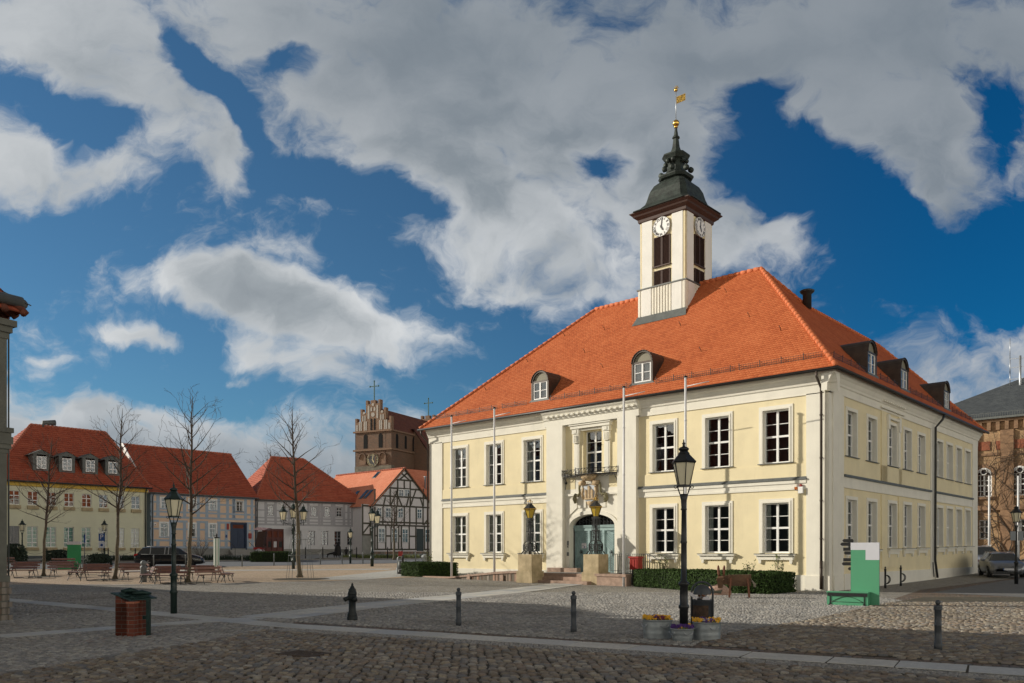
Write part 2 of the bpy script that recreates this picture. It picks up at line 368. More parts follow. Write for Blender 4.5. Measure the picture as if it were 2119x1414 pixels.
M = {}
M['cream'] = mat('cream plaster', (.79, .76, .66), .85, .05, 1.2, .15, 60, stain=.22)
M['yellow'] = mat('yellow plaster', (.80, .70, .455), .88, .06, 1.0, .2, 70, stain=.25)
M['white_wall'] = mat('white plaster', (.78, .77, .72), .85, .05, 1.2, .15, 60, stain=.15)
M['white'] = mat('white paint', (.82, .82, .80), .45, .03)
M['hall_tile'] = mat_tiles('orange plain tiles', (.48, .125, .040), (.37, .088, .029), (.56, .165, .058))
M['hall_cap'] = mat('orange ridge tiles', (.56, .15, .05), .75, .2, 6.)
M['dark_metal'] = mat('dark sheet metal', (.035, .034, .032), .45, .25, 4., metal=.3)
M['brown_metal'] = mat('brown copper sheet', (.055, .04, .03), .5, .3, 3., metal=.3)
M['zinc'] = mat('zinc sheet', (.12, .13, .125), .6, .2, 3., metal=.2)
M['patina'] = mat('weathered copper', (.014, .018, .015), .6, .25, 4., .2, 20, metal=.2, col2=(.040, .056, .046))
M['gold'] = mat('gilding', (.75, .48, .12), .25, .1, metal=1.)
M['brown_wood'] = mat('brown painted wood', (.055, .024, .016), .6, .2, 8.)
M['black'] = mat('black cast iron', (.012, .013, .014), .42, .2, 8., .1, 60)
M['green_iron'] = mat('dark green cast iron', (.008, .022, .018), .42, .25, 8., .1, 60)
M['grey_iron'] = mat('grey cast iron', (.055, .062, .07), .5, .2, 8.)
M['grey_post'] = mat('grey painted post', (.17, .19, .20), .55, .15, 5.)
M['milk'] = mat('milky lamp glass', (.76, .70, .50), .3, .04)
M['amber'] = mat('amber lamp glass', (.52, .36, .05), .25, .1)
M['glass'] = mat_glass('window glass')
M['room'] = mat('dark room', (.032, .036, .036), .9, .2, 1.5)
M['curtain'] = mat('net curtain', (.60, .60, .54), .9, .15, 6.)
M['blind'] = mat('pale green blind', (.60, .63, .48), .9, .1, 6.)
M['slat'] = mat('grey roller blind', (.24, .24, .24), .7, .1, 6.)
M['doorblue'] = mat('blue grey door paint', (.27, .385, .385), .55, .15, 5., .1, 40)
M['travertine'] = mat('weathered limestone', (.40, .32, .18), .85, .2, 2.2, .4, 30, col2=(.60, .48, .30), stain=.6)
M['granite'] = mat('reddish granite', (.36, .25, .19), .8, .25, 5., .3, 60, stain=.3)
M['fieldstone'] = mat_cobble('fieldstone wall', [(.22, .13, .09), (.30, .26, .22), (.16, .14, .12), (.36, .22, .16)], (.14, .12, .09), 5., 0, .8, mossf=.1)
M['sandstone'] = mat('carved sandstone', (.50, .37, .22), .85, .35, 9., .5, 40)
M['red'] = mat('red paint', (.32, .018, .011), .4, .05)
M['orange'] = mat('orange plastic', (.8, .2, .02), .4, .05)
M['roof_red'] = mat_tiles('red pantiles', (.35, .080, .042), (.27, .060, .032), (.43, .108, .056), .30, .34, .6)
M['roof_red2'] = mat_tiles('clay pantiles', (.40, .10, .054), (.31, .075, .040), (.48, .135, .072), .25, .32, .6)
M['roof_pink'] = mat_tiles('faded plain tiles', (.62, .22, .12), (.52, .17, .09), (.70, .28, .17), .18, .16, .25)
M['roof_dark'] = mat_tiles('old dark tiles', (.13, .045, .028), (.09, .032, .02), (.18, .065, .04), .2, .2, .4)
M['slate'] = mat_tiles('grey slates', (.060, .068, .075), (.045, .052, .058), (.085, .095, .10), .3, .25, .3)
M['yellow_green'] = mat('pale yellow render', (.70, .69, .51), .9, .05, 1., .1, 50, stain=.1)
M['ochre'] = mat('ochre band', (.62, .42, .08), .85, .06)
M['socle'] = mat('dark grey socle', (.10, .115, .12), .85, .15)
M['peach'] = mat('peach infill', (.74, .55, .40), .9, .06, 2.)
M['blue_timber'] = mat('blue grey timber', (.36, .44, .53), .8, .08, 4.)
M['light_wall'] = mat('light grey render', (.66, .66, .67), .9, .05, 2., stain=.1)
M['grey_timber'] = mat('grey timber', (.42, .415, .435), .85, .07, 4.)
M['grey_base'] = mat('grey plinth', (.27, .27, .25), .9, .15, 3., .3, 30, stain=.3)
M['dark_timber'] = mat('dark oak timber', (.075, .07, .052), .85, .2, 6., .3, 40)
M['mauve_infill'] = mat('pale infill', (.70, .665, .66), .9, .05, 3., stain=.08)
M['door_navy'] = mat('navy door', (.012, .03, .075), .45, .1)
M['door_red'] = mat('dark red door', (.095, .014, .010), .5, .15)
M['door_green'] = mat('dark green door', (.012, .028, .028), .45, .1)
M['church'] = mat_brick('old church brick', (.19, .09, .050), (.105, .062, .042), (.18, .15, .115), 1.25, var=(.10, .075, .05))
M['churchlight'] = mat_brick('warm gable brick', (.27, .14, .08), (.17, .095, .057), (.24, .2, .15), 1.25, var=(.15, .10, .06))
M['churchstone'] = mat_brick('fieldstone courses', (.22, .19, .14), (.12, .11, .085), (.07, .055, .04), 1., .6, .38, var=(.10, .085, .06))
M['niche'] = mat('pale plastered niche', (.40, .37, .33), .9, .1)
M['brick_y'] = mat_brick('yellow brown brick', (.50, .33, .17), (.36, .21, .11), (.22, .17, .12), 1.15, var=(.19, .115, .06))
M['terracotta'] = mat('terracotta ornament', (.26, .085, .042), .85, .3, 9., .6, 14)
M['vine'] = mat('bare creeper', (.06, .045, .032), .95, .3)
M['bark'] = mat('tree bark', (.12, .10, .07), .95, .35, 9., .6, 30, col2=(.19, .16, .11))
M['twig'] = mat('bare twigs', (.075, .055, .04), .9, .2)
M['leaf'] = mat('box hedge leaves', (.020, .045, .012), .75, .3, 14., col2=(.062, .105, .028), spec=.12)
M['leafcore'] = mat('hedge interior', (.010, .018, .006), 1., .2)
M['leaf2'] = mat('rose leaves', (.14, .17, .05), .6, .4, 20.)
M['bush'] = mat('evergreen shrub', (.018, .035, .018), .7, .4, 10.)
M['grass'] = mat('short grass', (.05, .11, .03), .9, .4, 6.)
M['soil'] = mat('dark soil', (.055, .045, .032), 1., .35, 5., .5, 20)
M['asphalt'] = mat('worn asphalt', (.13, .14, .155), .9, .12, 1., .3, 60)
M['slabstone'] = mat('granite slabs', (.33, .335, .32), .8, .16, 1.3, .25, 50, col2=(.43, .42, .39))
M['kerb'] = mat('granite kerb', (.32, .31, .29), .85, .15, 3.)
M['brickpath'] = mat_brick('pink brick strip', (.36, .15, .11), (.28, .12, .09), (.16, .12, .09), 1., .24, .07)
M['panel_green'] = mat('green panel paint', (.085, .33, .18), .5, .04, 1.)
M['panel_green2'] = mat('deep green panel', (.04, .30, .12), .6, .04, 1.)
M['panel_white'] = mat('white panel', (.62, .63, .68), .5, .03)
M['stripe_green'] = mat('mint paint', (.26, .42, .34), .5, .05)
M['bench_dark'] = mat('brown bench slats', (.19, .095, .078), .30, .25, 8., spec=.8)
M['bench_light'] = mat('worn bench slats', (.50, .38, .30), .6, .25, 8.)
M['carblack'] = mat('black car paint', (.008, .009, .012), .22, .05, coat=.6)
M['carsilver'] = mat('silver car paint', (.20, .21, .23), .3, .04, metal=.6, coat=.5)
M['cargrey'] = mat('grey car paint', (.15, .16, .18), .3, .05, metal=.4, coat=.5)
M['carglass'] = mat('car glass', (.015, .02, .025), .06, .1, spec=.8)
M['tyre'] = mat('tyre rubber', (.012, .012, .012), .85, .1)
M['rim'] = mat('alloy rim', (.40, .41, .42), .35, .1, metal=.7)
M['redlight'] = mat('red lamp glass', (.45, .012, .01), .2, .1)
M['headlight'] = mat('headlamp glass', (.45, .46, .48), .1, .2, metal=.3)
M['plate'] = mat('plate white', (.6, .6, .62), .5, .02)
M['donkey'] = mat('carved wood', (.10, .052, .027), .75, .3, 3., .5, 18, col2=(.16, .085, .042))
M['donkey2'] = mat('reddish wood', (.15, .055, .026), .7, .3, 4., .4, 18)
M['straw'] = mat('frayed rope', (.48, .42, .33), .95, .2, 20.)
M['boulder'] = mat('pink granite boulder', (.42, .25, .19), .85, .25, 14., .6, 25, col2=(.58, .40, .31))
M['plaque'] = mat('bronze plaque', (.085, .085, .06), .55, .2, metal=.3)
M['bronze'] = mat('green bronze relief', (.02, .045, .04), .45, .4, 7., .4, 20, metal=.6)
M['statue'] = mat('dark bronze', (.012, .011, .010), .5, .2, metal=.4)
M['redbrick'] = mat_brick('dark red bricks', (.19, .042, .020), (.11, .028, .015), (.17, .155, .13), 1., .25, .083, var=(.10, .03, .018))
M['brickcap'] = mat('smooth red brick', (.42, .14, .075), .6, .1)
M['tub'] = mat('galvanised tub', (.32, .35, .36), .42, .22, 5., .1, 20, metal=.4, stain=.4)
M['pansy_y'] = mat('yellow petals', (.80, .42, .01), .6, .15, 30.)
M['pansy_p'] = mat('violet petals', (.07, .02, .16), .6, .3, 30.)
M['pansy_m'] = mat('maroon petals', (.14, .015, .035), .6, .3, 30.)
M['pansy_w'] = mat('white petals', (.6, .58, .6), .6, .1, 30.)
M['bin'] = mat('grey bin steel', (.045, .05, .058), .45, .25, 6., metal=.3)
M['poster'] = mat('torn poster', (.035, .025, .018), .8, .6, 12., col2=(.10, .055, .03))
M['paper'] = mat('paper', (.62, .60, .62), .8, .05)
M['carton'] = mat('brown carton', (.30, .14, .08), .8, .3)
M['signblue'] = mat('blue sign', (.02, .07, .24), .5, .05)
M['signgrey'] = mat('sign back', (.22, .24, .25), .6, .05)
M['dirtyplaster'] = mat('grey weathered render', (.15, .15, .125), .95, .2, 2., .4, 30, stain=.5)
M['steel'] = mat('bare steel', (.42, .44, .46), .4, .15, metal=.7)
M['polewhite'] = mat('white pole', (.68, .68, .68), .4, .04)
M['base_ground'] = mat_cobble('rough brown cobbles', [(.22, .15, .11), (.30, .24, .20), (.15, .12, .105), (.34, .22, .16), (.20, .205, .22), (.28, .20, .14)], (.07, .058, .04), 6.5, .6, 1.0, mossf=.25)
M['tan_ground'] = mat_cobble('sandy cobbles', [(.66, .50, .36), (.56, .44, .33), (.70, .54, .40), (.48, .37, .28)], (.30, .235, .16), 7., .6, .9, (.22, .19, .08), .25)
M['sett_ground'] = mat_cobble('small grey setts', [(.40, .385, .36), (.54, .52, .47), (.29, .285, .27), (.44, .405, .355)], (.11, .095, .07), 8.5, .2, .8, (.20, .17, .11), .3)
M['path_ground'] = mat_cobble('pale mosaic paving', [(.56, .56, .54), (.66, .66, .63), (.50, .50, .48)], (.34, .33, .30), 12., .2, .5, mossf=.08)
M['stones_big'] = mat_stone('cobble stones', [(.20, .16, .12), (.34, .30, .25), (.15, .13, .11), (.31, .235, .175), (.20, .205, .21), (.30, .235, .165), (.26, .235, .20), (.45, .41, .34), (.16, .165, .17), (.25, .21, .165), (.38, .33, .25)], .7)
M['stones_small'] = mat_stone('sett stones', [(.31, .305, .295), (.43, .415, .385), (.23, .23, .225), (.35, .325, .295), (.47, .45, .41)], .8)
M['joint'] = mat('mossy joint dirt', (.060, .052, .034), 1., .4, 1.5, .4, 40, col2=(.10, .085, .055))

M['void'] = mat('black opening', (.006, .006, .006), 1., .1)
M['rust'] = mat('rusty iron', (.075, .055, .042), .8, .3, 12.)
M['hydrant'] = mat('blackish green iron', (.006, .010, .009), .5, .2, 8.)
# ================================================================ GROUND
def sheet(name, poly, off, m, kind='structure', zf=None):
    """flat paving sheet following the terrain (cut every few metres in depth)"""
    import bmesh
    bm = bmesh.new(); bm.faces.new([bm.verts.new((x, y, 0)) for x, y in poly])
    for yy in [34, 36, 38, 40, 43, 46, 49, 52, 56, 60, 65, 70, 77, 85, 97, 110, 200, 300]:
        bmesh.ops.bisect_plane(bm, geom=bm.verts[:] + bm.edges[:] + bm.faces[:], plane_co=(0, yy, 0), plane_no=(0, 1, 0), dist=1e-5)
    for v in bm.verts: v.co.z = (zf or ZG)(v.co.y) + off
    bmesh.ops.recalc_face_normals(bm, faces=bm.faces[:])
    if sum(f.normal.z for f in bm.faces) < 0: bmesh.ops.reverse_faces(bm, faces=bm.faces[:])
    me = bpy.data.meshes.new(name); bm.to_mesh(me); bm.free(); me.materials.append(m)
    return tag(link(name, me), kind=kind)
def smooth_z(Y): return ZG(Y)
def inpoly(P, poly):
    x, y = P[:, 0], P[:, 1]; r = np.zeros(len(P), bool); n = len(poly)
    for i in range(n):
        (x1, y1), (x2, y2) = poly[i], poly[(i + 1) % n]
        c = ((y1 > y) != (y2 > y)) & (x < (x2 - x1) * (y - y1) / (y2 - y1 + 1e-12) + x1); r ^= c
    return r
g = sheet('ground', [(-900, -60), (900, -60), (900, 2500), (-900, 2500)], 0, M['base_ground'])
HX = np.array([.738, -.674]); HX /= np.hypot(*HX); HY = np.array([-HX[1], HX[0]]); HC = np.array([13.29, 34.2])
def hw(x, y): p = HC + x * HX + y * HY; return (float(p[0]), float(p[1]))   # hall frame -> world
HROT = math.atan2(HX[1], HX[0])
A_PTS = [(-19.5, 29.9), (-10.2, 22.6), (-5.17, 18.55), (7.3, 11.3), (13., 7.9)]
tan_far = sheet('sandy_paving', [(-75, 39.5), (-18.5, 39.8), (-9.5, 43.5), (-4.5, 48.5), (-7.5, 53), (-9, 68.2), (-15, 64.8), (-26, 58.8), (-45, 54.8), (-75, 53.3)], .004, M['tan_ground'])
sett_poly = [(-60, 18), (-60, 39.3), (-18.5, 39.6), (-9.5, 43.3), (-4.5, 48.3), hw(-25.2, -.3), hw(0, 0), hw(0, 24), hw(3.2, 24), hw(2.4, 4),
             (10.95, 25), (7.6, 20.4), (4.13, 16.4), (3.2, 14.6), (-5.2, 19.6), (-5.3, 17.5), (-5.73, 15.2), (-6.57, 12.65), (-7.0, 11.2), (-8.4, 9.5), (-60, 9.5)]
sheet('sett_paving', sett_poly, .004, M['sett_ground'])
sheet('mosaic_path', [(-11.6, 44.6), (-8.2, 44.4), (-2.3, 57.), (-2.6, 66.), (-9.2, 66.), (-8.0, 56)], .008, M['path_ground'])
sheet('mosaic_path', [(-27, 54.0), (-8.6, 56.4), (-8.4, 58.2), (-25.5, 55.6)], .008, M['path_ground'])
sheet('street', [(-120, 52), (-45, 55), (-26, 59), (-15, 65), (-9, 68.5), (6, 72), (6, 81), (-9, 78), (-19, 75.5), (-30, 70), (-50, 64), (-120, 60)], .008, M['asphalt'])
sheet('pavement', [(-120, 60.2), (-50, 64.2), (-30, 70.2), (-19, 75.7), (-9, 78.2), (6, 81.2), (10, 118), (-60, 118), (-120, 118)], .09, M['grey_base'])
sheet('street', [hw(3.3, 2), hw(12, -1), hw(40, 20), hw(40, 55), hw(-4, 55), hw(-4, 27), hw(3.3, 26)], .006, mat('fine grey setts road', (.15, .15, .15), .9, .2, 3., .4, 30))

# --- slabs laid end to end
def slab_row(pts, width, rows, L=1.0, name='granite_path', z0=-.01, z1=.020):
    mb = MB(); P = [np.array(p, float) for p in pts]
    for r_ in range(rows):
        carry = random.random() * L
        for i in range(len(P) - 1):
            d = P[i + 1] - P[i]; ln = np.hypot(*d); d = d / ln; n_ = np.array([-d[1], d[0]]); t = -carry if i == 0 else 0
            while t < ln:
                l = L * random.uniform(.75, 1.35); a0, a1 = max(t, 0), min(t + l, ln)
                o0 = (-width / 2 + r_ * width / rows) + .008 + random.uniform(0, .012); o1 = (-width / 2 + (r_ + 1) * width / rows) - .008 - random.uniform(0, .012)
                if a1 - a0 > .15:
                    jj = random.uniform(-.02, .02)
                    c = [P[i] + d * (a0 + .014 + jj) + n_ * o0, P[i] + d * (a1 - .014 + jj) + n_ * o0, P[i] + d * (a1 - .014) + n_ * o1, P[i] + d * (a0 + .014) + n_ * o1]
                    dz = random.uniform(-.003, .005); n = 4
                    zz = [ZG(q[1]) for q in c]
                    mb.add([(q[0], q[1], z + z0) for q, z in zip(c, zz)] + [(q[0], q[1], z + z1 + dz) for q, z in zip(c, zz)],
                           [(4, 5, 6, 7), (0, 1, 5, 4), (1, 2, 6, 5), (2, 3, 7, 6), (3, 0, 4, 7)])
                t += l
    jb = MB(); w_ = width / 2 + .03
    for i in range(len(P) - 1):
        d = P[i + 1] - P[i]; d = d / np.hypot(*d); n_ = np.array([-d[1], d[0]]) * w_; m_ = 8
        for k in range(m_):
            a, b = P[i] + (P[i + 1] - P[i]) * k / m_, P[i] + (P[i + 1] - P[i]) * (k + 1) / m_; za_, zb__ = ZG(a[1]) + .0095 + i * .0005, ZG(b[1]) + .0095 + i * .0005
            jb.quad((a[0] - n_[0], a[1] - n_[1], za_), (b[0] - n_[0], b[1] - n_[1], zb__), (b[0] + n_[0], b[1] + n_[1], zb__), (a[0] + n_[0], a[1] + n_[1], za_))
    tag(jb.build('path_bed', M['joint']), kind='structure')
    return tag(mb.build(name, M['slabs_i']), kind='structure')
M['slabs_i'] = mat_stone('granite slab', [(.50, .51, .51), (.62, .60, .55), (.55, .55, .53), (.68, .65, .58), (.46, .48, .50), (.58, .56, .50)], .7)
for n_ in M['slabs_i'].node_tree.nodes:
    if n_.type == 'TEX_NOISE' and abs(n_.inputs['Scale'].default_value - 35) < .1: n_.inputs['Scale'].default_value = 14
slab_row(A_PTS, .78, 1, 1.15)
slab_row([(-13.5, 13.9), (-10.17, 16.1), (-8.0, 18.9), (-6.4, 20.6)], .75, 1, 1.1)
slab_row([(-6.3, 20.7), (-4.3, 25.8), (.35, 35.2), (2.85, 40.3)], 1.75, 3, 1.1)
slab_row([(-75, 38.9), (-24, 39.1), (-17, 39.3)], .35, 1, .9)

# --- paving stones modelled one by one near the camera
def stones(name, poly, rot, du, dv, ymax, m, seg, hgt=.028, arc=0., jit=.22, excl=(), zoff=0., rnd=.2):
    P = np.array(poly); c, s_ = math.cos(rot), math.sin(rot)
    Rm = np.array([[c, -s_], [s_, c]]); Q = P @ Rm
    us = np.arange(Q[:, 0].min(), Q[:, 0].max(), du); vs = np.arange(Q[:, 1].min(), Q[:, 1].max(), dv)
    U, V = np.meshgrid(us, vs); U = U + (np.arange(len(vs)) % 2)[:, None] * du * .5
    U = U + RNG.uniform(-jit, jit, U.shape) * du; V = V + RNG.uniform(-jit, jit, V.shape) * dv * .7
    if arc: V = V + arc * np.abs(np.sin(U * math.pi / 1.3)) ** .8
    W = np.stack([U.ravel(), V.ravel()], 1); X = W @ Rm.T
    k = inpoly(X, poly) & (X[:, 1] < ymax) & (X[:, 1] > 9.2) & (np.abs(X[:, 0]) < X[:, 1] * .80 + 1.5)
    for ex in excl: k &= ~inpoly(X, ex)
    X = X[k]; n = len(X)
    a = du * .5 * RNG.uniform(.84, 1.02, n); b = dv * .5 * RNG.uniform(.84, 1.02, n); th = rot + RNG.normal(0, .12, n)
    ang = (np.arange(seg) + .5) * 2 * math.pi / seg
    sq = 1 / np.maximum(np.abs(np.cos(ang)), np.abs(np.sin(ang))) ** .65
    ring = np.stack([np.cos(ang) * sq, np.sin(ang) * sq], 1)
    out = []
    hh = hgt * RNG.uniform(.75, 1.15, n); tx, ty = RNG.normal(0, .09, n), RNG.normal(0, .09, n)
    wob = RNG.uniform(1 - rnd, 1 + rnd * .4, (n, seg))
    for f_, zf in ((1., -.4), (.97, .55), (.76, 1.)):
        rx = ring[None, :, 0] * a[:, None] * f_ * wob; ry = ring[None, :, 1] * b[:, None] * f_ * wob
        x = X[:, 0, None] + rx * np.cos(th)[:, None] - ry * np.sin(th)[:, None]
        y = X[:, 1, None] + rx * np.sin(th)[:, None] + ry * np.cos(th)[:, None]
        z = (hh * zf)[:, None] + (rx * tx[:, None] + ry * ty[:, None]) * (zf > 0) + zoff
        out.append(np.stack([x, y, z + np.zeros_like(x)], 2))
    vtx = np.stack(out, 1).reshape(-1, 3)       # n,3,seg
    base = (np.arange(n) * 3 * seg)[:, None]
    quads = []
    for lv in (0, 1):
        i = np.arange(seg); j = (i + 1) % seg
        quads.append(np.stack([lv * seg + i, lv * seg + j, (lv + 1) * seg + j, (lv + 1) * seg + i], 1).ravel())
    q = (base + np.concatenate(quads)[None, :]).reshape(-1); top = (base + 2 * seg + np.arange(seg)[None, :]).reshape(-1)
    me = bpy.data.meshes.new(name); me.vertices.add(len(vtx)); me.vertices.foreach_set('co', vtx.astype(np.float32).ravel())
    nq = n * 2 * seg; loops = np.concatenate([q, top]); me.loops.add(len(loops)); me.loops.foreach_set('vertex_index', loops.astype(np.int32))
    starts = np.concatenate([np.arange(nq) * 4, nq * 4 + np.arange(n) * seg]); tot = np.concatenate([np.full(nq, 4), np.full(n, seg)])
    me.polygons.add(len(starts)); me.polygons.foreach_set('loop_start', starts.astype(np.int32)); me.polygons.foreach_set('loop_total', tot.astype(np.int32))
    me.polygons.foreach_set('use_smooth', np.ones(len(starts), bool)); me.materials.append(m); me.update(calc_edges=True)
    return tag(link(name, me), kind='structure')
front_big = [(-7.0, 9.3), (-7.0, 11.2), (-6.57, 12.65), (-5.73, 15.2), (-5.35, 17.45), (-5.0, 17.85), (7.05, 10.7), (10, 9.0), (10, 8)]
right_big = [(4.2, 14.2), (7.6, 12.1), (14, 8.3), (30, 8), (30, 30), (15.2, 30.2), (10.95, 25), (7.6, 20.4), (4.13, 16.4), (3.4, 14.7)]
strip = [(-5.0, 18.0), (7.1, 10.85), (6.8, 10.4), (-5.3, 17.5)]
sheet('joint_bed', front_big, .006, M['joint']); sheet('joint_bed', right_big, .006, M['joint'])
stones('cobble_paving', front_big, -.53, .165, .125, 19, M['stones_big'], 8, .036, excl=[strip])
stones('cobble_paving', right_big, -.50, .16, .12, 27, M['stones_big'], 6, .034)
stones('cobble_paving', strip, -.53, .06, .055, 19, M['stones_small'], 5, .02)
slabex = []
for pts, w in ((A_PTS, .86), ([(-13.5, 13.9), (-10.17, 16.1), (-8.0, 18.9), (-6.4, 20.6)], .83), ([(-6.3, 20.7), (-4.3, 25.8), (.35, 35.2)], 1.85)):
    for i in range(len(pts) - 1):
        p, q = np.array(pts[i]), np.array(pts[i + 1]); d = (q - p) / np.hypot(*(q - p)); n_ = np.array([-d[1], d[0]]) * w / 2
        slabex.append([tuple(p - n_), tuple(q - n_), tuple(q + n_), tuple(p + n_)])
sett_near = [(-24, 9.4), (-24, 33.5), (10, 33.5), (13.6, 33.2), (13.4, 28.), (10.95, 25), (7.6, 20.4), (4.13, 16.4), (3.2, 14.6), (-5.2, 19.6), (-5.3, 17.5), (-5.73, 15.2), (-6.57, 12.65), (-7.0, 11.2), (-7, 9.4)]
stones('small_sett_paving', sett_near, -.35, .11, .105, 33.5, M['stones_small'], 4, .024, arc=.22, excl=slabex)

# ================================================================ generic building pieces
def wall(mb, x0, x1, z0, z1, ops, y=0., depth=.25, mat=0, rmat=None, top=None):
    """wall face in the local xz plane looking to -y with recessed rectangular openings (a,b,c,d)"""
    xs = sorted({x0, x1} | {o[0] for o in ops} | {o[1] for o in ops}); zs = sorted({z0, z1} | {o[2] for o in ops} | {o[3] for o in ops})
    xs = [x for x in xs if x0 <= x <= x1]; zs = [z for z in zs if z0 <= z <= z1]
    for i in range(len(xs) - 1):
        for j in range(len(zs) - 1):
            cx_, cz_ = (xs[i] + xs[i + 1]) / 2, (zs[j] + zs[j + 1]) / 2
            if any(o[0] < cx_ < o[1] and o[2] < cz_ < o[3] for o in ops): continue
            mb.quad((xs[i], y, zs[j]), (xs[i + 1], y, zs[j]), (xs[i + 1], y, zs[j + 1]), (xs[i], y, zs[j + 1]), mat)
    rm = mat if rmat is None else rmat
    for a, b, c, d in ops:
        e = y + depth
        mb.quad((a, y, c), (a, e, c), (a, e, d), (a, y, d), rm); mb.quad((b, y, c), (b, y, d), (b, e, d), (b, e, c), rm)
        mb.quad((a, y, d), (a, e, d), (b, e, d), (b, y, d), rm); mb.quad((a, y, c), (b, y, c), (b, e, c), (a, e, c), rm)
_WIN = {}
def window_meshes(w, h, rec=.2, cols=2, rows=(1, 1, 1, 1), transom=2, trim=0., trimd=.05, bar=.028, stile=.062, mull=.10, mats=None, curtain='dark', two=True):
    """meshes of a casement window, origin at the bottom middle of its opening in the wall face"""
    mt = dict(frame=M['white'], trim=M['cream'], curtain=M['curtain'])
    mt.update(mats or {})
    key = (w, h, rec, cols, rows, transom, trim, trimd, bar, stile, mull, curtain, two, tuple(sorted((k, v.name) for k, v in mt.items())))
    if key in _WIN: return _WIN[key]
    f = MB(); y0, y1 = rec, rec + .06; x = w / 2
    f.box(-x, -x + stile, y0, y1, 0, h); f.box(x - stile, x, y0, y1, 0, h); f.box(-x + stile, x - stile, y0, y1, 0, stile * 1.1); f.box(-x + stile, x - stile, y0, y1, h - stile, h)
    if cols == 2: f.box(-mull / 2, mull / 2, y0 - .012, y1, stile * 1.1, h - stile)
    hs = stile * 1.1; H = h - stile - hs; nrow = sum(rows)
    for i in range(1, nrow):
        z = hs + H * i / nrow; thick = .085 if i == transom else bar
        yy = y0 - .006 if i == transom else y0 + .012
        if cols == 2:
            f.box(-x + stile, -mull / 2, yy, y1 - .003, z - thick / 2, z + thick / 2); f.box(mull / 2, x - stile, yy, y1 - .003, z - thick / 2, z + thick / 2)
        else: f.box(-x + stile, x - stile, yy, y1 - .003, z - thick / 2, z + thick / 2)
    if cols == 3 or not two:
        for k in ((-1, 1) if cols == 3 else (0,)):
            xx = k * w / 6; f.box(xx - bar / 2, xx + bar / 2, y0 + .005, y1 - .005, hs, h - stile)
    p = MB(); p.quad((-x + .02, rec + .035, .02), (x - .02, rec + .035, .02), (x - .02, rec + .035, h - .02), (-x + .02, rec + .035, h - .02))
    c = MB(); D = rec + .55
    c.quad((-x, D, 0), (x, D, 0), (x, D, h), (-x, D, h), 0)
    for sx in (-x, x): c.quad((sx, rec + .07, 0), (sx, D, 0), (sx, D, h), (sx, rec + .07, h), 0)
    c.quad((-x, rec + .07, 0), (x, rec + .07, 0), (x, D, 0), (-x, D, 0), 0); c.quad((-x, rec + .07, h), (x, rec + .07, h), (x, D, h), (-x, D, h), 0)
    e = rec + .14
    def drape(a, b, z0, z1):
        n = max(4, int((b - a) / .05)); vs = []
        for i in range(n + 1):
            t = a + (b - a) * i / n; vs += [(t, e + .018 * math.sin(t * 60), z0), (t, e + .018 * math.sin(t * 60 + .6), z1)]
        c.add(vs, [(2 * i, 2 * i + 2, 2 * i + 3, 2 * i + 1) for i in range(n)], 1, True)
    if curtain == 'left': drape(-x + .04, -x + w * .42, .02, h - .03)
    elif curtain == 'side': drape(-x + .04, -x + w * .2, .02, h - .03); drape(x - w * .17, x - .04, .02, h - .03)
    elif curtain == 'full': drape(-x + .03, x - .03, .02, h - .03)
    elif curtain == 'half': drape(-x + .03, x - .03, .02, h * .5)
    elif curtain == 'top': drape(-x + .03, x - .03, h * .62, h - .03)
    res = [('window', f.mesh('window', mt['frame'])), ('pane', p.mesh('pane', M['glass'])), ('curtain', c.mesh('curtain', [M['room'], mt['curtain']]))]
    if trim:
        t = MB()
        for k, (o, d) in enumerate(((trim, trimd * .6), (trim * .45, trimd))):
            g0 = 0 if k else trim * .45; oo = trim * .45 if k else trim
            # outer flat band then a raised inner bead
            a, b = (x + g0, x + oo)
            dd = d
            t.box(-b, -a, -dd, .002, -0.0, h + b - x); t.box(a, b, -dd, .002, -0.0, h + b - x); t.box(-a, a, -dd, .002, h + a - x, h + b - x)
        res.append(('trim', t.mesh('trim', mt['trim'])))
    _WIN[key] = res; return res
def put_window(parent, res, loc, rot=0.):
    w = link('window', res[0][1], parent, loc, rot)
    for nme, me in res[1:]: link(nme, me, w)
    return w
